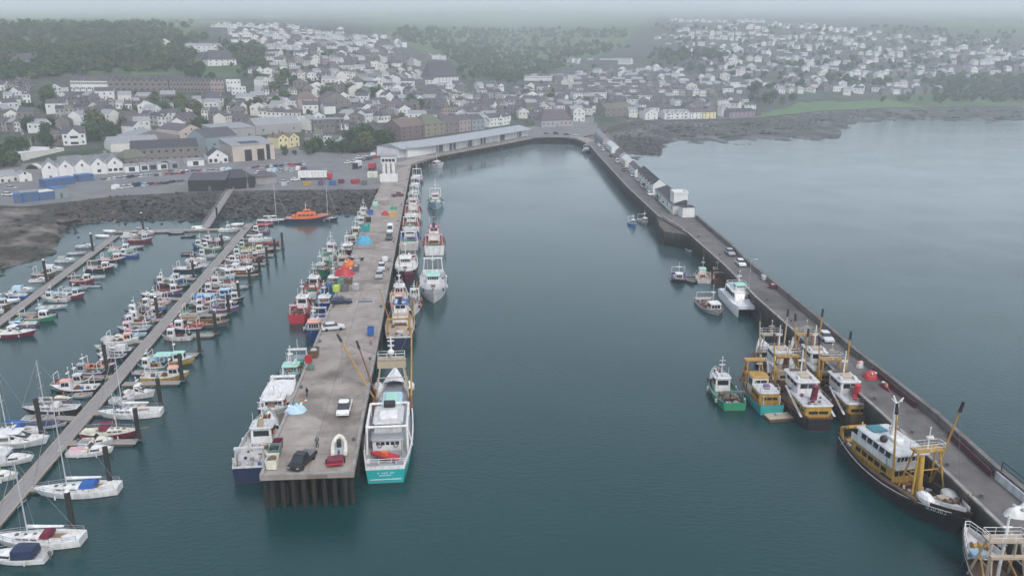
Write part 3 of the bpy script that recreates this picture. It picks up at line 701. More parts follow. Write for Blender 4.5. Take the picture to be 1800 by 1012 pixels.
def wall_mat():
    """masonry stained by the tide: dark weed low down, paler stone above"""
    m, nt, b, N, L = _nodes('tidal_masonry')
    tc = N.new('ShaderNodeTexCoord'); sp = N.new('ShaderNodeSeparateXYZ'); L.new(tc.outputs['Object'], sp.inputs[0])
    mp = N.new('ShaderNodeMapping'); mp.inputs['Scale'].default_value = (.5, .5, .14); L.new(tc.outputs['Object'], mp.inputs[0])
    n = N.new('ShaderNodeTexNoise'); n.inputs['Scale'].default_value = 1; n.inputs['Detail'].default_value = 7; L.new(mp.outputs[0], n.inputs['Vector'])
    ad = N.new('ShaderNodeMath'); ad.operation = 'MULTIPLY_ADD'; ad.inputs[1].default_value = 3.4; L.new(n.outputs['Fac'], ad.inputs[0]); L.new(sp.outputs['Z'], ad.inputs[2])
    mr = N.new('ShaderNodeMapRange'); mr.inputs['From Min'].default_value = .5; mr.inputs['From Max'].default_value = 7.5; L.new(ad.outputs[0], mr.inputs[0])
    r = N.new('ShaderNodeValToRGB'); cr = r.color_ramp; cr.elements.new(.4); cr.elements.new(.62)
    for e, (p, c) in zip(cr.elements, [(0, (.007, .008, .006)), (.5, (.018, .019, .013)), (.72, (.055, .05, .043)), (1, (.15, .135, .12))]): e.position = p; e.color = (*c, 1)
    L.new(mr.outputs[0], r.inputs[0]); L.new(r.outputs[0], b.inputs['Base Color']); b.inputs['Roughness'].default_value = .85
    n2 = N.new('ShaderNodeTexNoise'); n2.inputs['Scale'].default_value = 1.6; n2.inputs['Detail'].default_value = 5; L.new(tc.outputs['Object'], n2.inputs['Vector'])
    bp = N.new('ShaderNodeBump'); bp.inputs['Strength'].default_value = .7; bp.inputs['Distance'].default_value = .25; L.new(n2.outputs['Fac'], bp.inputs['Height']); L.new(bp.outputs[0], b.inputs['Normal'])
    _M['tidal_masonry'] = m; return m
TIDE = wall_mat()
PILEM = paint('pile_steel', (.022, .023, .024), .75, .6, 1.2, (.05, .045, .035), streak=.3)
CPILE = paint('pile_concrete', (.026, .024, .02), .85, .8, .8, (.010, .010, .008), streak=.5)
TIMB = ramp_mat('pontoon_boards', [(.3, (.19, .17, .165)), (.55, (.26, .24, .235)), (.8, (.33, .31, .30))], scale=1.2, rough=.85, stretch=(.3, 4, 1))

def rel(o, pts):
    """world xy -> local frame of an object placed at o with rotation o.rz"""
    return pts
# --- the concrete fish pier on piles -----------------------------------------------------------
L0, L1, R0, R1 = P(456, 838, 5), P(661, 343, 5), P(622, 832, 5), P(723, 289, 5)
pa = math.atan2(*(((R1 - R0) + (L1 - L0)).yx))
org = (L0 + R0) / 2; org.z = 0
def LOC(p, o=None, a=None):
    o = org if o is None else o; a = pa if a is None else a
    d = Vector(p) - o; c, s = math.cos(-a), math.sin(-a); return Vector((d.x * c - d.y * s, d.x * s + d.y * c, p[2]))
fp = thing('pier', 'long concrete fish pier on dark piles in the middle of the harbour', 'pier', org, pa)
l0, l1, r0, r1 = [LOC(p) for p in (L0, L1, R0, R1)]
l1b = l1 + (l1 - l0).normalized() * 60
MB().prism([(r0.x, r0.y), (r1.x, r1.y), (l1b.x, l1b.y), (l1.x, l1.y), (l0.x, l0.y)], 4.45, 5.04).build('deck', CONC, fp)
def beam(root, a, b, w_, z0, z1, m, name, side=1):
    a, b = Vector(a), Vector(b); d = (b - a).xy.normalized(); n = Vector((-d.y, d.x)) * w_ * side
    MB().prism([(a.x, a.y), (b.x, b.y), (b.x + n.x, b.y + n.y), (a.x + n.x, a.y + n.y)][::side], z0, z1).build(name, m, root)
KERB = paint('kerb_concrete', (.30, .28, .26), .85, .7, .5, (.12, .10, .09))
beam(fp, l0, l1, .45, 5.04, 5.30, KERB, 'kerb', -1); beam(fp, r0, r1, .45, 5.04, 5.30, KERB, 'kerb', 1)
beam(fp, l0 + Vector((0, -.5, 0)), r0 + Vector((0, .5, 0)), .4, 5.04, 5.26, KERB, 'kerb', 1)
for a, b, s in ((l0, l1, 1), (r0, r1, -1)):
    k = 40
    for i in range(k):
        p = a.lerp(b, (i + .12) / k); MB().tube((p.x, p.y - s * .5, -4), (p.x, p.y - s * .5, 4.5), .32, n=8).build('pile', CPILE, fp)
for i in range(1, 9):
    p = l0.lerp(r0, i / 9); MB().tube((p.x + .6, p.y, -4), (p.x + .6, p.y, 4.5), .34, n=8).build('pile', CPILE, fp)
for j in (1.8,): # inner rows
    for i in range(1, 9): p = l0.lerp(r0, (i + .5) / 10); MB().tube((p.x + j, p.y, -4), (p.x + j, p.y, 4.5), .32, n=6).build('pile', CPILE, fp)
for a, b, s in ((l0, l1, 1), (r0, r1, -1)):
    for i in range(14):
        p = a.lerp(b, (i + .5) / 14); MB().box(p.x - .2, p.x + .2, p.y + s * .02, p.y + s * .3, .6, 4.9).build('fender', PILEM, fp)
MB().box(3.5, (l1.x), -4.6, 4.6, -4, 4.0).build('shade_block', paint('underdeck_shade', (.012, .012, .011), .9), fp)  # near-black block painting in the shade beneath the open-piled deck
for i in range(10):
    for (a, b), s in (((l0, l1), -1), ((r0, r1), 1)):
        p = a.lerp(b, (i + .3) / 10); MB().tube((p.x, p.y + s * .9, 5.02), (p.x, p.y + s * .9, 5.55), .2, .26, n=8).build('bollard', C('darkgrey'), fp)
# --- the long stone pier on the right -----------------------------------------------------------
INN = [(1026, 243), (1060, 281), (1106, 331), (1160, 381), (1212, 411), (1277, 468), (1331, 523), (1400, 584), (1471, 654), (1548, 723), (1678, 842), (1753, 914), (1850, 1005), (1960, 1105)]
OUT = [(1064, 231), (1100, 276), (1150, 330), (1222, 384), (1283, 436), (1310, 464), (1400, 538), (1418, 553), (1504, 628), (1566, 677), (1645, 741), (1746, 834), (1800, 879), (1930, 985), (2060, 1090)]
inn = [P(x, y, 5) for x, y in INN]; out = [P(x, y, 5) for x, y in OUT]
sp_ = thing('pier', 'long stone harbour pier with seaward parapet along the right of the harbour', 'pier', (0, 0, 0))
def strip(A, Bq, za, zb, mat, name, root=sp_):
    """sheet between two polylines with independent vertex counts, resampled"""
    def res(pl, n):
        d = [0]
        for a, b in zip(pl[:-1], pl[1:]): d.append(d[-1] + (b - a).length)
        o = []
        for i in range(n):
            t = d[-1] * i / (n - 1); k = max(j for j in range(len(d)) if d[j] <= t + 1e-6); k = min(k, len(pl) - 2)
            o.append(pl[k].lerp(pl[k + 1], (t - d[k]) / max(d[k + 1] - d[k], 1e-6)))
        return o
    n = 60; a, b = res(A, n), res(Bq, n)
    return MB().loft([[(p.x, p.y, za), (q.x, q.y, zb)] for p, q in zip(a, b)]).build(name, mat, root)
strip(out, inn, 5.04, 5.04, PROAD, 'roadway')
strip(inn, inn, 5.04, -4, TIDE, 'wall').data.flip_normals()
def offs(pl, w_):
    o = []
    for i, p in enumerate(pl):
        d = (pl[min(i + 1, len(pl) - 1)] - pl[max(i - 1, 0)]); d.z = 0; d.normalize(); o.append(p + Vector((-d.y, d.x, 0)) * w_)
    return o
o1 = offs(out, .9); so_ = [p for p in o1]
pstart = 3
PARA = paint('parapet_render', (.17, .155, .145), .9, .8, .35, (.07, .06, .055))
def wallstrip(pl, w_, z0, z1, mat, name, root=sp_):
    q = offs(pl, w_); m = MB()
    m.loft([[(a.x, a.y, z0), (a.x, a.y, z1), (b.x, b.y, z1), (b.x, b.y, z0)] for a, b in zip(pl, q)], caps=True)
    return m.build(name, mat, root)
wallstrip(out[3:], .75, 5.0, 6.25, PARA, 'parapet'); wallstrip(out, 1.3, -4, 5.02, TIDE, 'wall')
wallstrip([p for p in inn], -.5, 5.045, 5.28, KERB, 'kerb')
b5 = [P(x, y, 5) for x, y in ((1153, 375), (1160, 396), (1168, 405), (1196, 409), (1214, 413), (1200, 398))]
MB().prism([(p.x, p.y) for p in b5][::-1], -4, 4.7).build('buttress', TIDE, sp_)
q1, q2 = P(1166, 383, 5), P(1203, 405, 5)
MB().loft([[(p.x + a, p.y + b, z) for a, b, z in ((0, 0, 5.03), (0, 0, 5.75), (-.6, -.3, 5.75), (-.6, -.3, 5.03))] for p in (q1, q2)], caps=True).build('ramp_wall', KERB, sp_)
for x, y in ((1240, 438), (1303, 496), (1365, 556), (1420, 606), (1500, 683), (1580, 755), (1640, 810), (1708, 873)):
    p = P(x - 2, y, 5); m = MB()                       # ladders recessed on the harbour face
    for s in (-.25, .25): m.tube((p.x + s - .15, p.y - .2, -.5), (p.x + s - .15, p.y - .2, 5.6), .05, n=4)
    for i in range(10): m.tube((p.x - .4, p.y - .2, .2 + i * .5), (p.x + .1, p.y - .2, .2 + i * .5), .03, n=4)
    m.build('ladder', C('rust'), sp_)
rngp = random.Random(5)
for x, y in ((1225, 418), (1262, 450), (1296, 482), (1345, 529), (1388, 566), (1436, 612), (1490, 664), (1535, 703), (1600, 763), (1662, 820), (1722, 876)):
    p = P(x + 3, y - 1, 5); MB().tube((p.x, p.y, 5.04), (p.x, p.y, 5.6), .22, .28, n=8).build('bollard', C('darkgrey'), sp_)
for (xa, ya), (xb, yb) in (((1668, 768), (1742, 838)), ((1535, 655), (1610, 718))):   # dark panels of the wave wall
    a, b = P(xa, ya, 5), P(xb, yb, 5); d = (b - a).normalized(); n = Vector((-d.y, d.x, 0))
    m = MB(); m.prism([((a - n * .25).x, (a - n * .25).y), ((b - n * .25).x, (b - n * .25).y), ((b - n * .02).x, (b - n * .02).y), ((a - n * .02).x, (a - n * .02).y)], 5.05, 6.0)
    m.build('wave_wall_panel', paint('wall_maroon', (.08, .022, .03), .8, .6), sp_)
a, b = P(1752, 842, 5), P(1900, 965, 5); d = (b - a).normalized(); n = Vector((d.y, -d.x, 0))   # handrail near the frame edge
rail(sp_, [(a - n * .4).to_tuple()[:2] + (6.25,), (b - n * .4).to_tuple()[:2] + (6.25,)], 1.3, .06, 4, C('black'), name='handrail')
wp = wallstrip([a + n * .3, a.lerp(b, .5) + n * .3, b + n * .3], .16, 5.05, 6.2, C('lightgrey'), 'wave_wall_panel')
# --- the fish market quay, open piled ------------------------------------------------------------
QE = [(718, 290.5), (775, 271.5), (860, 256), (940, 241), (985, 240), (1012, 243), (1030, 250)]
qe = [P(x, y, 5) for x, y in QE]
qy = thing('quay', 'piled quay in front of the fish market at the head of the harbour', 'quay', (0, 0, 0))
qb = offs(qe, 9)
m = MB(); m.loft([[(a.x, a.y, 4.0), (a.x, a.y, 5.06), (b.x, b.y, 5.06), (b.x, b.y, 4.0)] for a, b in zip(qe, qb)], caps=True).build('deck', CONC, qy)
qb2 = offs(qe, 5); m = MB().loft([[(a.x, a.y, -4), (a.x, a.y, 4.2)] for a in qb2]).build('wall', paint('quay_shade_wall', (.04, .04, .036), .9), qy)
k = 0; acc = 0
for a, b in zip(qe[:-1], qe[1:]):
    ln = (b - a).length; nn = max(1, int(ln / 4.4))
    for i in range(nn):
        p = a.lerp(b, (i + .5) / nn); d = (b - a).normalized(); p = p + Vector((-d.y, d.x, 0)) * .4
        MB().tube((p.x, p.y, -4), (p.x, p.y, 4.1), .30, n=7).build('pile', CPILE, qy)
# harbour-side sheet wall under the pier root
m = MB(); a, b = P(660, 337, 5), P(724, 289, 5); m.loft([[(p.x, p.y + 3, -4), (p.x, p.y + 3, 4.9)] for p in (a, b)]).build('quay_wall', TIDE); tag(col.objects['quay_wall'], kind='structure')

# ------------------------------------------------------------------ marina pontoons
def pont(a, b, width, name, label, cat='pontoon', group=None, gang=False, fingers=()):
    a, b = Vector(a), Vector(b); ang = head(a, b); ln = (b - a).xy.length
    t = thing(name, label, cat, (a.x, a.y, 0), ang, group); h = width / 2
    dz = -.03 if 'finger' in name else 0
    MB().box(0, ln, -h, h, .42 + dz, .56 + dz).build('deck', TIMB, t)
    n = max(2, int(ln / 6))
    for i in range(n): x = ln * (i + .5) / n; MB().rbox(x - ln / n * .42, x + ln / n * .42, -h + .06, h - .06, -.3, .42, .1, top=False).build('float', C('darkgrey'), t)
    for s in (-1, 1): MB().box(0, ln, s * h - .06, s * h + .06, .36 + dz, .62 + dz * 2.5).build('edge_board', C('tan'), t)
    return t, a, b, ang, ln
A0, A1 = P(-70, 985, .5), P(440, 393, .5)
mainp = pont(A0, A1, 2.5, 'pontoon', 'long central marina pontoon walkway running diagonally across the marina')
B0, B1 = P(-60, 610, .5), P(204, 414, .5)
leftp = pont(B0, B1, 2.2, 'pontoon', 'left marina pontoon walkway nearest the muddy beach')
crossp = pont(P(200, 407, .5), P(432, 402, .5), 2.2, 'pontoon', 'cross pontoon joining the two long marina walkways at the gangway foot')
g0, g1 = P(362, 400, .8), P(406, 333, 5.2)
gt = thing('gangway', 'sloping gangway bridge from the car park down to the marina pontoons', 'gangway', g0, 0)
d = (g1 - g0); n = Vector((-d.y, d.x, 0)).normalized()
m = MB(); q = []
for t_ in (0, 1): c_ = d * t_; q.append([tuple(c_ + n * 1.3 + Vector((0, 0, 0))), tuple(c_ + n * 1.3 + Vector((0, 0, .2))), tuple(c_ - n * 1.3 + Vector((0, 0, .2))), tuple(c_ - n * 1.3)])
m.loft(q, closed=True, caps=True).build('deck', TIMB, gt)
for s in (-1, 1): rail(gt, [tuple(n * 1.3 * s + Vector((0, 0, .2))), tuple(d + n * 1.3 * s + Vector((0, 0, .2)))], 1.1, .05, 2.5, STEEL)
# mooring piles: (pixel of the foot, side)
def uA(x, y, z=.5): p = P(x, y, z); return p
ORD = ['nearest', 'second', 'third', 'fourth', 'fifth', 'sixth', 'seventh', 'eighth', 'ninth', 'tenth', 'eleventh', 'twelfth', 'thirteenth', 'fourteenth', 'fifteenth', 'sixteenth', 'seventeenth', 'eighteenth', 'nineteenth', 'twentieth',
       'twenty-first', 'twenty-second', 'twenty-third', 'twenty-fourth', 'twenty-fifth', 'twenty-sixth', 'twenty-seventh', 'twenty-eighth', 'twenty-ninth', 'thirtieth', 'thirty-first', 'thirty-second', 'thirty-third', 'thirty-fourth', 'thirty-fifth', 'thirty-sixth', 'thirty-seventh', 'thirty-eighth', 'thirty-ninth', 'fortieth']
def ordn(i): return ORD[i] if i < len(ORD) else '%dth' % (i + 1)
def pile(x, y, h, label, white=True):
    p = P(x, y, 0); t = thing('mooring_pile', label, 'mooring pile', (p.x, p.y, 0), 0, 'mooring piles of the marina')
    MB().tube((0, 0, -4), (0, 0, h), .36, n=10).build('post', PILEM, t)
    if white: MB().tube((0, 0, h), (0, 0, h + .35), .37, .08, n=10).build('cap', C('white'), t)
    MB().loft([[(.62 * c, .62 * s, z) for c, s in ((1, 1), (-1, 1), (-1, -1), (1, -1), (1, 1))] for z in (.36, .64)]).build('guide', C('darkgrey'), t)
RP = [(130, 937, 6.0), (195, 855, 6.2), (245, 775, 5.6), (284, 722, 6.0), (321, 671, 5.6), (352, 622, 5.4), (380, 588, 5.0), (403, 552, 4.8), (421, 530, 5), (440, 503, 4.8), (457, 482, 5), (470, 463, 5), (484, 448, 5), (497, 436, 5)]
for i, (x, y, h) in enumerate(RP): pile(x, y, h, 'dark mooring pile, %s from near end in row right of central pontoon' % ordn(i), i in (0, 8, 9))
LP = [(75, 772, 7), (190, 662, 6.5), (278, 562, 5.5), (341, 490, 4.8), (391, 437, 4.4)]
for i, (x, y, h) in enumerate(LP): pile(x, y, h, 'dark mooring pile, %s from near end in row left of central pontoon' % ordn(i), i == 2)
for i, (x, y, h) in enumerate([(83, 499, 6.6), (164, 444, 6), (252, 404, 6)]): pile(x, y, h, 'white-capped mooring pile, %s from the near end beside the left pontoon' % ordn(i))
pile(383, 393, 6, 'dark mooring pile beside the foot of the sloping gangway', False); pile(66, 715, 9, 'tall thin mooring pile among the yachts at the near left', False) if 0 else None
# finger pontoons: from the walkway out to each pile
def finger(px0, px1, w_, label, grp):
    pont(P(*px0, .5), P(*px1, .5), w_, 'finger_pontoon', label, 'finger pontoon', grp)
def on_main(y):   # pixel x of the walkway at image row y
    return float(np.interp(y, [393, 416, 492, 550, 620, 680, 760, 885, 985], [440, 418, 353, 311, 255, 200, 115, 10, -70]))
for i, (x, y, h) in enumerate(RP):
    finger((on_main(y + 3) + 11, y + 3), (x - 4, y), 1.3, 'finger pontoon right of the central walkway, %s from near end' % ordn(i), 'finger pontoons right of the central walkway')
for i, (x, y, h) in enumerate(LP[1:] + [(150, 735, 0), (235, 600, 0), (310, 525, 0)]):
    finger((x - 45 * (y / 620), y - 2), (on_main(y) - 11, y), 1.2, 'finger pontoon on the left of the central walkway by %s' % ['the second pile', 'the middle pile', 'the fourth pile', 'the far pile', 'the black gaffer', 'the grey workboats', 'the navy workboats'][i], 'finger pontoons left of the central walkway')
for i, y in enumerate((548, 515, 482, 455, 432)):
    x = float(np.interp(y, [414, 610], [204, -60])); 
    finger((x + 6, y + 3), (x + 46, y + 1), 1.1, 'finger pontoon on the right of the left walkway, %s from the near end' % ordn(i), 'finger pontoons of the left walkway')
# ------------------------------------------------------------------ the fishing fleet
def drow(y, z=0): return (CAMZ - z) / (ST + (y - 506) / FPX * CT)
D0 = org.y
def FPW(x, y, z=0):
    c, s = math.cos(pa), math.sin(pa); return Vector((org.x + x * c - y * s, org.y + x * s + y * c, z))
WY, EY = (l0.y + l1.y) / 2, (r0.y + r1.y) / 2
def along(d):
    v = (CAMZ / d - ST) / CT
    return (d * (CT - v * ST) - D0) / math.sin(pa)
def ewest(x): t = (x - l0.x) / (l1.x - l0.x); return l0.y + (l1.y - l0.y) * t
def eeast(x): t = (x - r0.x) / (r1.x - r0.x); return r0.y + (r1.y - r0.y) * t
def fleet(side, d0, L, B, away, off, name, label, fn, seed=1, group=None, cat='fishing boat', yaw=0, **k):
    """boat beside the fish pier: near end at depth d0, hull off metres clear of the pier face"""
    x = along(d0) + L / 2; y = (ewest(x) + off + B / 2) if side == 'W' else (eeast(x) - off - B / 2)
    t = thing(name, label, cat, FPW(x, y), pa + (0 if away else math.pi) + yaw, group)
    fn(t, L, B, rng=random.Random(seed), **k); return t

def a_frame(root, x, w_, z, h, mat, plat=True, spread=1.6, top=.7):
    m = MB(); g = w_ / 2
    for s in (-1, 1):
        for dx in (-spread, spread): m.tube((x + dx, s * g, z), (x + dx * .25, s * g * top, z + h), .15, .12)
        m.tube((x - spread * .62, s * g * .88, z + h * .5), (x + spread * .62, s * g * .88, z + h * .5), .08)
    m.box(x - .7, x + .7, -g * top - .5, g * top + .5, z + h, z + h + .22)
    m.tube((x, -g * .85, z + h * .55), (x, g * .85, z + h * .55), .09)
    f = m.build('gantry', mat, root)
    if plat: rail(f, [(x - .7, -g * top - .5, z + h + .2), (x + .7, -g * top - .5, z + h + .2), (x + .7, g * top + .5, z + h + .2), (x - .7, g * top + .5, z + h + .2), (x - .7, -g * top - .5, z + h + .2)], .95, .04, name='platform_rail')
    return f
def derrick(root, a, b, mat, tip='black', r=.17):
    a, b = Vector(a), Vector(b); o = MB().tube(a, b, r, r * .7, n=7).build('derrick', mat, root)
    MB().tube(b, b + (b - a).normalized() * 1.5, r * 1.5, r * 1.1, n=7).build('derrick_head', C(tip), o)
    return o
def stay(root, pts, name='stay_wire', r=.03): return MB().path(pts, r, 4).build(name, C('darkgrey'), root)

def turquoise_beamer(t, L, B, rng):
    hw, zd, sh = make_hull(t, L, B, 2.5, (C('maroon'), C('turquoise'), C('white'), C('white')), bow=1.8, stern=.3, tf=.74, mid=.3, full=2.6, bw=1.0, rim=.18, draft=1.5, bandh=.62, deck=C('deckgrey'), flare=.18)
    z = zd(-8) - .03
    # aft superstructure: lower house, bridge deck with white pipe frame, bridge
    wl, z1 = house(t, -L * .30, -L * .05, B * .60, z, 1.9, C('white'), C('deckgrey'), 3, 4, over=.35, back=5, wv=(.55, .82), lean=0, rake_f=.05, rake_b=.02)
    wl2, z2 = house(t, -L * .235, -L * .06, B * .56, z1, 1.5, C('lightgrey'), C('lightgrey'), 6, 3, over=.3, back=4, rake_f=-.2, name='bridge')
    m = MB(); x0, x1, w_ = -L * .30, -L * .055, B * .40           # white tubular frame round the bridge roof
    c = [(x0, -w_, z2 + .45), (x1, -w_, z2 + .45), (x1, w_, z2 + .45), (x0, w_, z2 + .45), (x0, -w_, z2 + .45)]
    m.path(c, .20, 7)
    for s in (-1, 1):
        m.tube((x0, s * w_, z2 + .45), (x0 - .9, s * w_ * 1.02, z - .1), .18, n=7).tube((x1, s * w_, z2 + .45), (x1, s * w_, z1), .15, n=7).tube((-L * .2, s * w_, z2 + .45), (-L * .2, s * w_, z1), .12)
        m.tube((x0, s * w_, z2 + .45), (x0 + 1, s * B * .49, z + .4), .14, n=7)
    m.build('pipe_frame', C('white'), t)
    MB().rbox(-L * .20, -L * .12, -1.4, 1.4, z2 + .01, z2 + .35, .15).build('roof_locker', C('white'), t)
    MB().rbox(-L * .075, -L * .045, -.9, .9, z2, z2 + .9, .2).build('console', C('black'), t)
    for y in (-1.2, 1.2):
        m = MB(); p = [(-L * .302, y + .32 * math.cos(a), z + 1.0 + .32 * math.sin(a)) for a in [i * math.pi / 3 for i in range(7)]]; m.path(p, .07, 5).build('emblem', C('darkgrey'), t)
    # red workboat on the after deck with its davit
    r = MB(); rb = []
    for i in range(8):
        u = i / 7; x = -2.2 + 4.6 * u; h = .85 * (.8 + .2 * u if u < .4 else 1 - ((u - .4) / .6) ** 2.2) + .03
        rb.append([(x, -h, .55), (x, -h * .75, .1), (x, 0, -.05), (x, h * .75, .1), (x, h, .55), (x, h * .6, .4), (x, 0, .34), (x, -h * .6, .4)])
    o = r.loft(rb, closed=True, caps=True).build('rescue_boat', C('red'), t); o.location = (-L * .385, .3, z + .5); o.rotation_euler.z = R(62)
    MB().box(-.4, .4, -.35, .35, .35, .95).build('engine_box', C('orange'), o)
    m = MB().tube((-L * .35, -B * .3, z), (-L * .35, -B * .3, z + 2.6), .14).tube((-L * .35, -B * .3, z + 2.6), (-L * .39, .8, z + 3.3), .09); m.build('davit', C('grey'), t)
    winch(t, -L * .45, z, 2.2, C('grey')); raft(t, -L * .40, B * .36, z); raft(t, -L * .40, -B * .38, z)
    rail(t, [(-L * .48, -hw(-L * .48), sh(-L * .48)), (-L * .48, hw(-L * .48), sh(-L * .48))], .7, .05)
    m = MB()
    for yy in (-1.2, -.9, -.3, 0, .3, .9): m.box(-L / 2 - .06, -L / 2 - .0, yy, yy + .2, 1.55, 1.72)
    m.box(-L / 2 - .06, -L / 2, -.8, .9, 1.2, 1.32); m.build('stern_name', C('paleblue'), t)
    for y in (-1,): MB().box(-L * .5 - .08, -L * .5, -B * .30, B * .30, .62, .70).build('rubbing_strake', C('white'), t)
    # working deck: hopper, A frame, derricks
    hx = L * .12; hz = zd(hx)
    MB().rbox(-.5, L * .2, -1.7, 1.7, hz - .02, hz + 1.9, .35).build('fish_room_casing', C('paleblue'), t)
    MB().rbox(L * .01, L * .17, -1.1, 1.1, hz + 1.9, hz + 2.25, .2).build('hatch', C('mint'), t)
    a_frame(t, L * .22, B * .78, hz, 7.5, C('tan'), top=.6); mast(t, L * .22, hz + 7.7, 3.6, C('white'), .2, 2)
    MB().ball((L * .22 - .8, 0, hz + 9), .55).build('satellite_dome', C('white'), t)
    MB().box(L * .2, L * .24, -B * .32, B * .32, hz + 6.1, hz + 7.4).build('gantry_panel', C('tan'), t)
    derrick(t, (L * .17, B * .38, hz + .6), (L * .25, B * .38 + 5.4, hz + 10.5), C('ochre'))
    derrick(t, (L * .17, -B * .42, hz + .6), (L * .34, -B * .46, hz + 11.5), C('ochre'), 'tan')
    derrick(t, (L * .18, B * .34, hz + .6), (L * .30, B * .34 + 3.0, hz + 8.5), C('rust'))
    stay(t, [(L * .25, B * .38 + 5.4, hz + 10.5), (L * .22, 1, hz + 7.7)]); stay(t, [(L * .34, -B * .46, hz + 11.5), (L * .22, -1, hz + 7.7)])
    stay(t, [(L * .25, B * .38 + 5.4, hz + 10.5), (L * .22, B * .38 + 5.6, hz + 2)])
    for s in (-1, 1):
        o = MB().tube((L * .06, s * B * .44, sh(0) + .1), (L * .36, s * B * .36, sh(L * .3) - .1), .3, n=8).build('trawl_beam', C('rust'), t)
        MB().rbox(L * .05, L * .33, s * B * .40 - .35, s * B * .40 + .35, hz, hz + .9, .3).build('net_pile', C('brown'), t)
        MB().ball((L * .29, s * B * .36, hz + 1.4), 1.5, 1.0, .9, 0, 10, 5).build('tarpaulin', C('white'), t)
    xs = [L * .33 + L * .14 * i / 4 for i in range(5)]
    MB().loft([[(x, -hw(x), sh(x) + .02), (x, 0, sh(x) + .3), (x, hw(x), sh(x) + .02)] for x in xs]).build('whaleback', C('white'), t)
    winch(t, L * .06, hz, 3.2, C('rust')); clutter(t, rng, L * .0, L * .3, 6, hz, 40, pal=('rust', 'grey', 'tan', 'black', 'brown', 'white', 'ochre')); clutter(t, rng, -L * .47, -L * .34, 6, z, 12, pal=('grey', 'white', 'paleblue', 'darkgrey'))
    for i in range(5):
        x = -L * .35 + i * L * .15
        MB().tube((x, B / 2 + .2, 1.0), (x, B / 2 + .2, 2.0), .35, n=8).build('fender', C('black'), t)
fleet('E', 111.5, 34, 7.4, True, .0, 'beam_trawler', 'large turquoise beam trawler with white bridge and red workboat, alongside the pier end', turquoise_beamer, 3, cat='trawler')

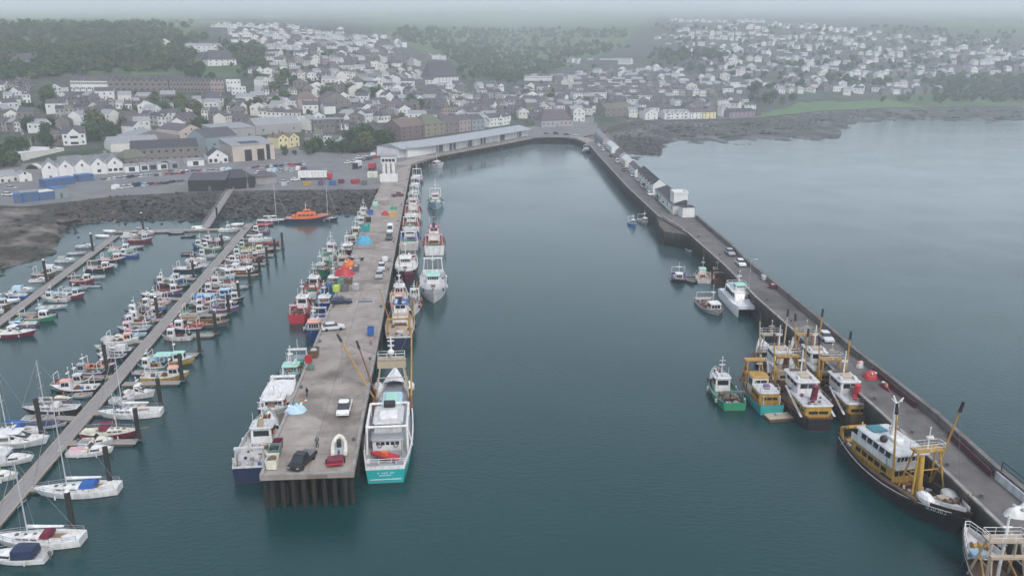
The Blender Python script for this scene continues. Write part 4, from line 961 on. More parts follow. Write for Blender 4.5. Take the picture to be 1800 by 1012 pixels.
def black_beamer(t, L, B, rng):
    hw, zd, sh = make_hull(t, L, B, 2.2, (C('maroon'), C('black'), C('black'), C('rust')), bow=2.0, stern=.5, tf=.5, full=2.5, bw=.95, rim=.16, draft=1.4, bandh=.3, deck=C('brown'), flare=.2)
    pts = [(-L * .48 + L * .9 * i / 16) for i in range(17)]
    for s in (-1, 1): MB().path([(x, s * (hw(x) + .22 - .12 * max(0, x / L) ), sh(x) - .5) for x in pts], .06, 4).build('white_line', C('white'), t)
    z = zd(-6)
    wl, z1 = house(t, -L * .34, L * .02, B * .62, z, 2.6, C('yellow'), C('grey'), 4, 5, over=.3, wv=(.45, .72), lean=.05, rake_f=.15)
    wl2, z2 = house(t, -L * .30, L * .03, B * .66, z1, 2.2, C('white'), C('lightgrey'), 7, 5, over=.45, wv=(.45, .86), rake_f=-.35, rake_b=.3, name='bridge')
    m = MB()
    for s in (-1, 1): m.box(-L * .33, -L * .02, s * B * .36 - .05, s * B * .36 + .05, z1, z1 + 1.0)
    m.box(L * .035, L * .05, -B * .3, B * .3, z1 - .1, z1 + .8); m.build('bulwark', C('white'), t)
    for s in (-1, 1): MB().loft([[(-L * .34, s * B * .35, z1 + .1), (-L * .34, s * B * .37, z1 + .1)], [(-L * .42, s * B * .36, z + .3), (-L * .42, s * B * .38, z + .3)]]).build('side_wing', C('white'), t)
    MB().rbox(-L * .28, -L * .20, -1.4, .8, z2, z2 + .25, .1).build('hatch', paint('paint_tealhatch', (.05, .2, .24)), t)
    m = MB().tube((-L * .13, .2, z2), (-L * .13, .2, z2 + 5.4), .42, .28, n=8)
    for a in (0, 1.57, 3.14, 4.71): m.tube((-L * .13, .2, z2 + 5.2), (-L * .13 + .9 * math.cos(a), .2 + .9 * math.sin(a), z2 + 6.1), .1)
    mm = m.build('mast', C('white'), t); MB().ball((-L * .19, 1.2, z2 + .7), .45).build('satellite_dome', C('white'), mm)
    MB().rbox(-L * .15, -L * .06, -.5, .9, z2, z2 + .5, .2).build('mast_foot', C('white'), t)
    MB().ball((-L * .10, -1.7, z2 + .4), .55).build('searchlight', C('black'), t)
    mast(t, -L * .38, z, 4.2, C('white'), .1, 0, True)
    m = MB(); p = []                                                       # yellow stern gallows
    for s in (-1, 1): m.path([(-L * .46, s * B * .22, zd(-L * .46)), (-L * .47, s * B * .24, z + 2.4), (-L * .43, s * B * .20, z + 3.0)], .28, 7)
    m.tube((-L * .43, -B * .2, z + 3), (-L * .43, B * .2, z + 3), .28, n=7); m.build('stern_gallows', C('ochre'), t)
    hatch(t, -L * .44, z, 1.2, 2.4, C('ochre'), h=.7); raft(t, -L * .39, 1.5, z + .3); raft(t, -L * .39, -1.5, z + .3)
    gx = L * .15; gz = zd(gx)
    a_frame(t, gx, B * .72, gz, 6.6, C('ochre'), spread=1.5, top=.62); mast(t, gx, gz + 6.8, 3.0, C('white'), .1, 1)
    MB().tube((gx + .9, -B * .15, gz), (gx + .4, -B * .15, gz + 6), .4, n=8).build('gantry_leg', C('yellow'), t)
    derrick(t, (gx - 2.2, -B * .38, gz + .5), (gx - 2.4, -B * .50, gz + 11.0), C('ochre')); derrick(t, (gx - 1.6, B * .40, gz + .5), (gx + .3, B * .52, gz + 12.0), C('ochre'))
    stay(t, [(gx + .3, B * .52, gz + 12), (gx, .6, gz + 6.8)]); stay(t, [(gx + .3, B * .52, gz + 12), (L * .30, B * .36, zd(L * .3) + 1)]); stay(t, [(gx - 2.4, -B * .5, gz + 11), (gx, -.6, gz + 6.8)])
    for s in (-1, 1):
        MB().tube((-L * .1, s * B * .45, sh(-L * .1) - .2), (L * .26, s * B * .40, sh(L * .26) - .3), .28, n=8).build('trawl_beam', C('brown'), t)
        MB().rbox(-L * .05, L * .22, s * B * .36 - .4, s * B * .36 + .4, gz, gz + .8, .3).build('net_pile', C('black'), t)
    xs = [L * .26 + L * .205 * i / 6 for i in range(7)]
    MB().loft([[(x, -hw(x) * .98, sh(x) - .12), (x, -hw(x) * .5, sh(x) + .06), (x, 0, sh(x) + .1), (x, hw(x) * .5, sh(x) + .06), (x, hw(x) * .98, sh(x) - .12)] for x in xs]).build('foredeck', C('lightgrey'), t)
    for s in (-1, 1):
        MB().loft([[(x, s * hw(x), sh(x) - .05), (x, s * (hw(x) + .02), sh(x) + .55), (x, s * (hw(x) - .1), sh(x) + .55)] for x in (L * .36, L * .42, L * .47)]).build('bow_bulwark', C('white'), t)
        MB().ball((L * .27, s * 1.8, sh(L * .27) + .1), 1.5, .85, .8, 0, 10, 5).build('tarpaulin', C('white'), t)
    winch(t, L * .36, sh(L * .36), 1.6, C('brown'), 'windlass'); hatch(t, L * .31, sh(L * .31), 1.4, 1.2, C('tan'), h=.5)
    winch(t, L * .07, gz, 3.0, C('rust')); clutter(t, rng, L * .03, L * .28, 5, gz, 34, pal=('rust', 'grey', 'white', 'tan', 'black'))
    for s in (-1, 1): reg_mark(t, [(L * .30, s * (hw(L * .30) + .12), sh(L * .3) - 1.0), (L * .40, s * (hw(L * .40) + .16), sh(L * .4) - 1.05)][::s], .5, C('white'), rng=rng)
    for i in range(5): MB().tube((-L * .3 + i * 3.6, B / 2 + .2, 1.1), (-L * .3 + i * 3.6, B / 2 + .2, 1.9), .42, n=8).build('fender', C('black'), t)
def at2(name, label, fn, stern, bow, B, zs=0, zb=0, seed=1, cat='fishing boat', L=None, group=None, **k):
    s, b = P(*stern, zs), P(*bow, zb); s.z = b.z = 0; c = (s + b) / 2; ln = L or (b - s).length
    t = thing(name, label, cat, c, head(s, b), group); fn(t, ln, B, rng=random.Random(seed), **k); return t
def rp(px, py, L, off, z=0):
    """stern/bow points along the stone pier's direction from the near (stern) end"""
    p = P(px, py, z); i = min(range(len(inn) - 1), key=lambda j: ((inn[j] + inn[j + 1]) / 2 - p).length); d = (inn[i] - inn[i + 1]); d.z = 0; d.normalize()
    return p, d
def rboat(name, label, fn, near, L, B, away=True, seed=1, cat='fishing boat', yaw=0, off=None, group=None, **k):
    p, d = rp(*near, L, 0); p.z = 0; ang = math.atan2(d.y, d.x) + yaw; u = Vector((math.cos(ang), math.sin(ang), 0)); c = p + u * L / 2
    t = thing(name, label, cat, c, ang if away else ang + math.pi, group); fn(t, L, B, rng=random.Random(seed), **k); return t
at2('beam_trawler', 'big black beam trawler with yellow house, white bridge and ochre gantry beside the stone pier', black_beamer, (1496, 764), (1702, 894), 7.0, 2.4, 4.4, 4, 'trawler', L=26)

def old_beamer(t, L, B, rng, hull='black', house_c='yellow', roofc='lightgrey', gantry='ochre', funnel='red', shelter=True, rusty='rust', fenders_=True):
    """old beam trawler: stern house, boat deck roof, gantry amidships"""
    hw, zd, sh = make_hull(t, L, B, 1.9, (C('maroon'), C(hull), C(hull if hull != 'black' else rusty), C(rusty)), bow=1.7, stern=.5, tf=.62, full=2.5, bw=.9, rim=.16, draft=1.2, bandh=.35, deck=C('brown'), flare=.18)
    z = zd(-L * .3)
    wl, z1 = house(t, -L * .46, -L * .18, B * .66, z, 2.7, C(house_c), C(roofc), 2, 4, w1=B * .74, over=.15, wv=(.5, .68), back=2, lean=.03, rake_f=.05)
    rail(t, [(-L * .45, -B * .31, z1), (-L * .45, B * .31, z1), (-L * .2, B * .33, z1), (-L * .2, -B * .33, z1), (-L * .45, -B * .31, z1)], .9, .03, 1.6, C('grey'))
    wl2, z2 = house(t, -L * .26, -L * .04, B * .54, z1 - .2, 2.2, C('white'), C(roofc), 5, 3, over=.4, back=2, wv=(.5, .85), rake_f=-.2, name='bridge')
    MB().tube((-L * .36, 0, z1), (-L * .38, 0, z1 + 2.6), .55, .5, n=9).build('funnel', C(funnel), t)
    MB().tube((-L * .40, .5, z1), (-L * .40, .5, z1 + .9), .35, n=8).build('vent', C(funnel), t)
    mast(t, -L * .12, z2, 4.2, C('white'), .16, 1); raft(t, -L * .2, 1.2, z2); raft(t, -L * .2, -1.2, z2)
    for s in (-1, 1): o = MB().loft([[(-L * .14, s * B * .40 - .22, z1 + .3), (-L * .14, s * B * .40 + .22, z1 + .3)], [(-L * .46, s * B * .43 - .2, z + .9), (-L * .46, s * B * .43 + .2, z + .9)]]).build('boarding_plank', C('lightgrey'), t)
    gx = L * .13; gz = zd(gx)
    a_frame(t, gx, B * .76, gz, 5.6, C(gantry), top=.66); mast(t, gx, gz + 5.8, 2.6, C('tan'), .12, 1)
    for s, l in ((-1, 9.5), (1, 8.6)): derrick(t, (gx - 1.4, s * B * .38, gz + .5), (gx - .6, s * B * .46, gz + l), C(gantry), 'black'); stay(t, [(gx - .6, s * B * .46, gz + l), (gx, s * .6, gz + 5.8)])
    for s in (-1, 1):
        MB().tube((-L * .05, s * B * .44, sh(0) - .1), (L * .26, s * B * .40, sh(L * .26) - .3), .26, n=7).build('trawl_beam', C('rust'), t)
        MB().rbox(0, L * .22, s * B * .35 - .4, s * B * .35 + .4, gz, gz + .8, .3).build('net_pile', C('brown'), t)
    if shelter:
        xs = [L * .24 + L * .23 * i / 6 for i in range(7)]
        MB().loft([[(x, -hw(x), sh(x) - .05), (x, -hw(x) * .8, sh(x) + .55), (x, 0, sh(x) + .75), (x, hw(x) * .8, sh(x) + .55), (x, hw(x), sh(x) - .05)] for x in xs], caps=True).build('shelter', C('white'), t)
    winch(t, L * .05, gz, 2.6, C('rust')); clutter(t, rng, 0, L * .22, 4, gz, 26, pal=('rust', 'grey', 'tan', 'black', 'brown', 'white'))
    for s in (-1, 1):
        for k_ in range(3): stay(t, [(-L * .12, s * .1, z2 + 4), (gx + (k_ - 1) * 1.4, s * B * (.3 + .08 * k_), gz + 1 + 2.2 * k_)])
    MB().rbox(-L * .2, -L * .14, -.9, .9, z2, z2 + .5, .2).build('roof_locker', C('tan'), t); MB().tube((-L * .07, -1.4, z2 + .3), (-L * .07, 1.4, z2 + .3), .2, n=7).build('rolled_net', C('brown'), t)
    for s in (-1, 1): MB().loft([[(x, s * (hw(x) + .12), sh(x) + .02), (x, s * (hw(x) + .17), sh(x) - .5)] for x in [-L * .46 + L * .8 * i / 9 for i in range(10)]]).build('rubbing_strake', C('rust'), t)
    clutter(t, rng, -L * .44, -L * .28, B * .5, z1, 9, pal=('grey', 'white', 'maroon', 'tan', 'brown'))
    for i in range(4):
        for s in (-1, 1): x = -L * .32 + i * L * .17; MB().tube((x, s * (hw(x) + .35), .9), (x, s * (hw(x) + .35), 1.7), .38, n=8).build('fender', C('black'), t)
G_R = 'old fishing boats rafted beside the stone pier'
rboat('beam_trawler', 'brown-hulled beam trawler with orange-yellow stern house and dark red funnel, middle of the raft', old_beamer, (1440, 757), 25, 6.4, seed=1, cat='trawler', funnel='maroon', group=G_R)
rboat('beam_trawler', 'orange-yellow beam trawler with white roof moored directly against the stone pier wall', old_beamer, (1512, 752), 21, 5.8, seed=2, cat='trawler', funnel='red', hull='brown', house_c='ochre', group=G_R)
rboat('trawler', 'low green stern trawler with white foredeck and cluttered deck, outermost of the raft', trawler, (1291, 722), 13, 5.0, seed=3, cat='trawler', hull='green', band='green', deck='deckgreen', fb=1.2, gear=34, gantry='darkgrey', whalec='white', drum='rust', roof='lightgrey', wall='white', group=G_R)
def teal_boat(t, L, B, rng):
    hw, zd, sh = make_hull(t, L, B, 1.6, (C('maroon'), C('teal'), C('teal'), C('rust')), bow=1.4, stern=.3, tf=.8, full=2.5, bw=.8, rim=.14, draft=1, bandh=.3, deck=C('brown'))
    z = zd(-L * .3); wl, z1 = house(t, -L * .40, -L * .10, B * .72, z, 2.5, C('ochre'), C('lightgrey'), 2, 3, over=.12, back=3, wv=(.5, .7))
    rail(t, [(-L * .39, -B * .33, z1), (-L * .39, B * .33, z1), (-L * .12, B * .33, z1)], .9, .05); MB().rbox(-L * .3, -L * .24, -.5, .5, z1, z1 + .7, .1).build('console', C('purple'), t)
    wl2, z2 = house(t, -L * .08, L * .10, B * .58, z, 3.4, C('cream'), C('ochre'), 4, 2, over=.2, back=2, name='bridge')
    mast(t, 0, z2, 3.5, C('tan'), .1, 1); a_frame(t, L * .2, B * .7, zd(L * .2), 4.8, C('ochre'), plat=False)
    clutter(t, rng, L * .12, L * .38, 3, zd(L * .25), 12, pal=('rust', 'grey', 'tan', 'black')); winch(t, L * .14, zd(L * .14), 2, C('rust'))
    for y in (-1.4, 1.4): MB().box(-L * .47, -L * .44, y - .06, y + .06, z, z + 2.4).build('davit', C('lightgrey'), t)
rboat('fishing_boat', 'teal hulled boat with square mustard house, between the green trawler and the yellow trawlers', teal_boat, (1356, 730), 15, 5.0, seed=5, group=G_R)
def rusty_beamer(t, L, B, rng): old_beamer(t, L, B, rng, hull='brown', house_c='tan', roofc='lightgrey', gantry='tan', funnel='rust', shelter=True)
rboat('beam_trawler', 'rusty tan beam trawler with tall mast, behind the teal boat in the raft', rusty_beamer, (1385, 690), 19, 5.6, seed=6, cat='trawler', group=G_R)
rboat('beam_trawler', 'white topped trawler with bright ochre gantry, farthest of the raft against the stone pier', old_beamer, (1450, 690), 19, 5.4, seed=7, cat='trawler', hull='black', house_c='ochre', gantry='ochre', funnel='rust', group=G_R)
rf = thing('raft', 'low timber work raft floating at the stern of the teal boat', 'work raft', P(1368, 735, 0), R(10))
MB().rbox(-2.2, 2.2, -1.2, 1.2, -.2, .45, .1, top=False).build('float', C('brown'), rf); MB().box(-2.15, 2.15, -1.15, 1.15, .45, .52).build('deck', C('tan'), rf); MB().box(-.5, .5, -.3, .4, .52, .9).build('crate', C('grey'), rf)
def corner_boat(t, L, B, rng):
    old = trawler(t, L, B, hull='black', band='white', deck='brown', wall='maroon', roof='lightgrey', fwd=False, fb=2.0, gantry='tan', rng=rng, gear=22, drum=None, mastc='white', tf=.6)
    hw, zd, sh = old
    xs = [L * .30 + L * .17 * i / 5 for i in range(6)]
    MB().loft([[(x, -hw(x), sh(x)), (x, -hw(x) - .05, sh(x) + .8), (x, -hw(x) + .1, sh(x) + .8)] for x in xs] + [[(x, hw(x), sh(x)), (x, hw(x) + .05, sh(x) + .8), (x, hw(x) - .1, sh(x) + .8)] for x in xs[::-1]]).build('bow_bulwark', C('white'), t)
    rail(t, [(x, -hw(x), sh(x) + .8) for x in xs] + [(x, hw(x), sh(x) + .8) for x in xs[::-1]], .8, .05)
    MB().loft([[(x, -hw(x), sh(x) + .05), (x, 0, sh(x) + .3), (x, hw(x), sh(x) + .05)] for x in xs]).build('whaleback', C('lightgrey'), t)
    mast(t, L * .2, zd(L * .2), 8.5, C('white'), .2, 2, True); a_frame(t, L * .2, B * .7, zd(L * .2), 5.5, C('tan'))
    winch(t, L * .36, sh(L * .36) + .2, 1.6, C('ochre'), 'windlass'); hatch(t, L * .32, sh(L * .32) + .2, 1.4, 1.6, C('paleblue'), y=.8, h=.5)
    m = MB()
    for s in (-1, 1): m.tube((L * .12, s * 2.2, zd(0)), (L * .30, s * 1.2, zd(0) + 4), .12)
    m.build('derrick', C('ochre'), t)
p = P(1720, 960, 3); p.z = 0; dd = (inn[-4] - inn[-2]); dd.z = 0; dd.normalize()
t = thing('beam_trawler', 'dark trawler with white bow bulwark, cut off by the bottom right corner', 'trawler', p - dd * 9.5 + Vector((-.3, 0, 0)), math.atan2(dd.y, dd.x)); corner_boat(t, 25, 6.6, random.Random(8))
# smaller craft along the stone pier
G_S = 'small boats along the stone pier'
def rwork(name, label, fn, stern, bow, B, seed, **k): return at2(name, label, fn, stern, bow, B, 0, 0, seed, 'boat', group=G_S, **k)
def cat_boat(t, L, B, rng):
    hulls = MB()
    for s in (-1, 1):
        rg = []
        for i in range(9):
            u = i / 8; x = -L / 2 + L * u; h = 1.0 * (1 if u < .5 else 1 - ((u - .5) / .5) ** 2.3) + .02; y = s * (B / 2 - 1.0)
            rg.append([(x, y - h, 2.0 + .5 * u), (x, y - h * .8, .1), (x, y, -.6), (x, y + h * .8, .1), (x, y + h, 2.0 + .5 * u)])
        hulls.loft(rg, caps=True)
    # bridge deck joining both hulls
    hulls.loft([[(x, -w_, z0), (x, w_, z0), (x, w_, z1), (x, -w_, z1)] for x, w_, z0, z1 in ((-L / 2, B / 2 - .3, 1.1, 2.2), (L * .28, B / 2 - .3, 1.1, 2.45), (L * .44, B / 2 - 1.0, 1.7, 2.5))], closed=True, caps=True)
    hulls.build('hull', paint('gelcoat', (.78, .80, .80), .3, .12), t)
    wl, z1 = house(t, -L * .34, L * .22, B * .74, 2.2, 2.1, C('white'), C('white'), 5, 5, w1=B * .6, over=.1, rake_f=1.6, rake_b=.2, wv=(.35, .8), lean=.2)
    rail(t, [(-L * .3, -B * .32, z1), (L * .08, -B * .28, z1), (L * .08, B * .28, z1), (-L * .3, B * .32, z1), (-L * .3, -B * .32, z1)], .9, .05)
    house(t, -L * .12, L * .05, B * .4, z1, 1.2, C('white'), C('mint'), 3, 1, over=.1, name='flybridge')
    for x in (-L * .28, -L * .2): MB().rbox(x, x + .7, -B * .25, B * .25, z1, z1 + .45, .1).build('bench', C('paleblue'), t)
    mast(t, -L * .1, z1 + 1.3, 2.8, C('white'), .1, 1); rail(t, [(L * .2, -B * .42, 2.4), (L * .40, -B * .34, 2.5), (L * .40, B * .34, 2.5), (L * .2, B * .42, 2.4)], .9, .04)
rwork('catamaran', 'white passenger catamaran moored tight against the stone pier', cat_boat, (1283, 520), (1316, 560), 6.6, 1, L=17)
rwork('fishing_boat', 'white and black crabber with cluttered deck, lying outside the white catamaran', crabber, (1234, 528), (1266, 560), 5.4, 2, L=13, hull='white', band='white', deck='brown', gear=26)
rwork('fishing_boat', 'small maroon workboat, outermost of the four boats above the white catamaran', crabber, (1189, 478), (1196, 508), 4.2, 3, L=9, hull='black', band='lightgrey', deck='purple', gear=16)
rwork('open_boat', 'dark open boat squeezed between the maroon workboat and the mint boat', open_boat, (1212, 484), (1219, 506), 3, 4, L=7, hull='black', inside='darkgrey', band='lightgrey')
rwork('fishing_boat', 'grey boat with mint green wheelhouse roof and mast above the white catamaran', crabber, (1240, 506), (1230, 474), 4.2, 5, L=11, hull='lightgrey', band='white', deck='tan', wall='white', roof='mint', gear=8)
rwork('fishing_boat', 'rusty red boat against the stone pier next to the mint roofed boat', crabber, (1270, 506), (1252, 474), 4.2, 6, L=11, hull='rust', band='rust', deck='deckred', wall='brown', roof='tan', gear=8)
rwork('dinghy', 'small white dinghy floating alone below the pier buttress', open_boat, (1207, 436), (1218, 446), 2.2, 7, L=5.2, hull='white', inside='lightgrey')
rwork('small_boat', 'little bright blue boat, outer of the pair below the white tower', crabber, (1105, 391), (1118, 402), 2.6, 8, L=6.5, hull='brightblue', band='white', gear=6)
rwork('fishing_boat', 'grey inshore boat with white mast by the pier wall below the white tower', crabber, (1122, 387), (1141, 399), 3.2, 9, L=8.5, hull='grey', band='lightpink', gear=6, roof='white')
rwork('motor_boat', 'white motor boat moored at the inner corner where stone pier meets quay', trawler, (1030, 262), (1032, 277), 5.2, 10, L=17, hull='navy', band='white', deck='deckgrey', fb=1.6, gear=4, drum=None)
b = thing('mooring_buoy', 'round red mooring buoy floating off the stone pier', 'buoy', P(1361, 589, 0), 0)
MB().ball((0, 0, .35), .75).build('float', C('red'), b); MB().tube((0, 0, 1.0), (0, 0, 1.4), .08).build('ring', STEEL, b)
# both flanks of the fish pier
F = fleet
F('W', 113.5, 16, 5.8, True, .4, 'stern_trawler', 'white trawler with navy hull at the near left corner of the fish pier', trawler, 11, hull='navy', band='white', deck='lightgrey', decks=1, fb=2.3, gear=16, gantry='lightgrey', whalec='white', roof='lightgrey', drum=None, stack='tan')
F('W', 129, 14, 6.0, False, .5, 'fishing_boat', 'white boat with shelter deck and red flag, second along left side of fish pier', trawler, 12, hull='white', band='white', deck='lightgrey', fb=2.2, shelter='white', flag='red', roof='white', gear=8, gantry='white')
F('W', 144, 13, 5.0, False, .9, 'fishing_boat', 'white trawler with bright green roof and pale masts, third along left side of fish pier', trawler, 13, hull='paleblue', band='white', deck='deckgreen', roof='mint', wall='paleblue', fb=1.9, whalec='mint', flag='salmon', gear=12)
F('W', 168, 14, 4.6, False, .5, 'fishing_boat', 'deep blue boat with white bulwark and orange cabin roof against the fish pier', trawler, 14, hull='blue', band='white', deck='grey', roof='salmon', fb=1.9, whale=False, gear=10, gantry='lightgrey', drum=None)
F('W', 181, 15, 4.6, True, 5.8, 'fishing_boat', 'bright red trawler with white gantry, outer berth left of the fish pier', trawler, 15, hull='red', band='red', deck='deckred', fb=1.9, gear=14, gantry='lightpink', drum='rust')
F('W', 186, 14, 4.8, False, .6, 'fishing_boat', 'blue and green trawler crowded with gear beside the dark blue parked car', trawler, 16, hull='blue', band='blue', deck='deckgreen', wall='paleblue', gear=22, gantry='blue', drum='green')
F('W', 199, 14, 4.6, True, 5.8, 'fishing_boat', 'white boat with salmon pink whaleback, outer berth beyond the red trawler', trawler, 17, hull='lightgrey', band='white', deck='deckred', whalec='salmon', roof='white', gear=18, gantry='rust')
F('W', 203, 14, 4.6, False, .7, 'fishing_boat', 'boat with pale blue wheelhouse and green net drum beside dark bins', trawler, 18, hull='teal', band='paleblue', deck='deckgreen', wall='paleblue', roof='white', gear=20, gantry='darkgrey', drum='lime')
F('W', 216, 14, 4.4, False, 6.0, 'fishing_boat', 'dark green boat with goalpost gantry, outermost and left of the grey netters', trawler, 19, hull='green', band='darkgrey', deck='deckgreen', wall='lightgrey', roof='grey', gear=18, gantry='green', drum='rust')
F('W', 219, 15, 4.8, True, .7, 'fishing_boat', 'grey netter piled with pale nets beside the red and orange net heaps', trawler, 20, hull='grey', band='lightgrey', deck='tan', wall='lightgrey', roof='tan', gear=30, gantry='grey')
F('W', 236, 14, 4.4, True, 6.2, 'fishing_boat', 'white boat with tall aerial mast, outer berth beyond the grey netter', trawler, 21, hull='lightgrey', band='white', deck='grey', gear=14, gantry='lightgrey', roof='lightgrey')
F('W', 238, 16, 5.0, False, .7, 'fishing_boat', 'maroon hulled trawler with white wheelhouse and white bulwark beside the boat parked on the pier', trawler, 22, hull='maroon', band='white', deck='grey', gear=10, roof='white', wall='white')
F('W', 259, 13, 4.6, True, .7, 'fishing_boat', 'dark brown boat with white rail just below the cyan tarpaulin heap', trawler, 23, hull='brown', band='white', deck='deckgreen', gear=16, gantry='darkgrey', wall='cream', drum='green')
F('W', 277, 11, 4.2, True, .8, 'fishing_boat', 'teal green boat with short mast beside the teal gear bin', trawler, 24, hull='teal', band='teal', deck='deckgreen', gear=10, drum=None)
F('W', 293, 13, 4.4, True, 1.2, 'fishing_boat', 'small white trawler, farthest along the left side of the fish pier', trawler, 25, hull='darkgrey', band='lightgrey', deck='grey', gear=8)
F('E', 164, 22, 6.4, True, 0.2, 'beam_trawler', 'white beam trawler with blue bridge roof and ochre gear astern of the turquoise trawler', trawler, 31, cat='trawler', hull='navy', band='white', deck='tan', roof='blue', wall='white', decks=2, fb=2.2, gear=18, gantry='ochre', drum=None, stack='navy', booms=[(1, (1, 2.0, 8)), (-1, (2, -1.5, 9))])
F('E', 188, 16, 4.4, True, 0.0, 'fishing_boat', 'white trawler with salmon orange deck edge beside the grey drain on the pier', trawler, 32, hull='salmon', band='salmon', deck='cream', roof='white', gear=14, gantry='salmon')
F('E', 183, 13, 3.2, False, 4.5, 'fishing_boat', 'narrow white boat with black gear, wedged beside the green roofed trawler', trawler, 33, hull='white', band='white', deck='darkgrey', whale=True, gear=18, roof='darkgrey', drum=None)
F('E', 191, 24, 7.0, False, 7.2, 'stern_trawler', 'big white trawler with green bridge roof, white mast and red panel, outer berth', trawler, 34, cat='trawler', hull='white', band='white', deck='lightgrey', roof='mint', wall='white', decks=2, fb=2.6, gear=8, gantry='white', flag='red', drum='red', whalec='lightgrey')
F('E', 209, 23, 6.4, False, 0.1, 'stern_trawler', 'white trawler with row of dark bridge windows and red lower hull against the fish pier', trawler, 35, cat='trawler', hull='maroon', band='white', deck='white', roof='white', decks=2, fb=2.6, gear=12, gantry='tan', drum='brown')
F('E', 240, 21, 6.6, True, 7.8, 'stern_trawler', 'red decked white trawler with black mast and broad white transom, outer berth', trawler, 36, cat='trawler', hull='white', band='white', deck='deckred', roof='red', decks=2, fb=2.8, gear=8, gantry='lightpink', mastc='black', stack='navy', tf=.9)
F('E', 247, 20, 6.4, True, 0.1, 'stern_trawler', 'white trawler with blue working deck just below the crimson decked trawlers', trawler, 37, cat='trawler', hull='lightgrey', band='white', deck='blue', roof='lightgrey', decks=1, fb=2.6, gear=18, gantry='white', tf=.9)
F('E', 270, 19, 6.2, True, 0.1, 'stern_trawler', 'white trawler with crimson side panels and red deck by the white pickup', trawler, 38, cat='trawler', hull='white', band='red', deck='deckred', roof='white', fb=2.8, gear=10, gantry='white', tf=.92, flag='red')
F('E', 292, 18, 6.4, True, 0.1, 'stern_trawler', 'white and red trawler with dark red bridge windows opposite the yellow machine', trawler, 39, cat='trawler', hull='white', band='salmon', deck='deckred', roof='salmon', decks=2, fb=2.8, gear=6, gantry='lightpink', tf=.92)
F('E', 311, 22, 6.4, False, 8.7, 'stern_trawler', 'pale mint hulled trawler with pale mast pointing at the camera, outer berth', trawler, 40, cat='trawler', hull='paleblue', band='white', deck='deckgreen', roof='lightpink', decks=2, fb=2.2, gear=8, gantry='cream')
F('E', 315, 15, 5.2, False, 0.1, 'fishing_boat', 'pale mint boat beside the pier, inside the pale mint trawler', trawler, 41, hull='mint', band='white', deck='lightgrey', gear=14, roof='paleblue')
F('E', 332, 17, 5.4, False, 0.1, 'fishing_boat', 'pale green boat with twin masts beyond the mint boat', trawler, 42, hull='paleblue', band='white', deck='mint', gear=10, roof='lightgrey', flag='red')
F('E', 352, 18, 5.4, False, 0.1, 'fishing_boat', 'white boat with lattice mast near the white kiosk on the pier', trawler, 43, hull='lightgrey', band='white', deck='grey', gear=8)
F('E', 374, 22, 6.0, False, 0.2, 'stern_trawler', 'trawler with bright blue bow and white wheelhouse near the fish market corner', trawler, 44, cat='trawler', hull='blue', band='white', deck='lightgrey', roof='white', gear=8)
at2('stern_trawler', 'white trawler lying across at the corner of the fish market quay', trawler, (748, 292), (777, 296), 6.0, 0, 0, 45, 'trawler', L=17, hull='white', band='white', deck='grey', roof='white', gear=6)
# lifeboat and its neighbours at the far end of the marina
def lifeboat(t, L, B, rng):
    hw, zd, sh = make_hull(t, L, B, 1.5, (C('red'), C('navy'), C('red'), C('orange')), bow=1.0, stern=.1, tf=.8, full=2.3, bw=.15, rim=.12, draft=.8, bandh=.12, deck=C('grey'), rake=L * .13)
    wl, z1 = house(t, -L * .28, L * .20, B * .62, zd(0), 1.9, C('orange'), C('orange'), 4, 4, over=.05, rake_f=1.1, rake_b=.5, lean=.35, wv=(.45, .78))
    wl, z2 = house(t, -L * .12, L * .06, B * .40, z1, 1.0, C('orange'), C('orange'), 3, 1, over=.05, rake_f=.4, rake_b=.2, lean=.15, name='flying_bridge')
    mast(t, -L * .06, z2, 2.6, C('white'), .12, 1); MB().rbox(-L * .36, -L * .29, -1.2, 1.2, zd(0), zd(0) + 1.1, .3).build('locker', C('orange'), t)
    MB().loft([[(x, -hw(x) * .7, sh(x) + .02), (x, 0, sh(x) + .5 * (1 - (x - L * .2) / (L * .22))), (x, hw(x) * .7, sh(x) + .02)] for x in (L * .2, L * .3, L * .4)]).build('foredeck', C('orange'), t)
    for s in (-1, 1): rail(t, [(x, s * hw(x), sh(x)) for x in (-L * .45, -L * .2, 0, L * .2, L * .35, L * .46)], .8, .04, 1.5, C('orange'))
at2('lifeboat', 'bright orange and navy lifeboat at the far end of the marina', lifeboat, (497, 390), (590, 388), 5.6, 0, 0, 3, 'lifeboat', L=17)
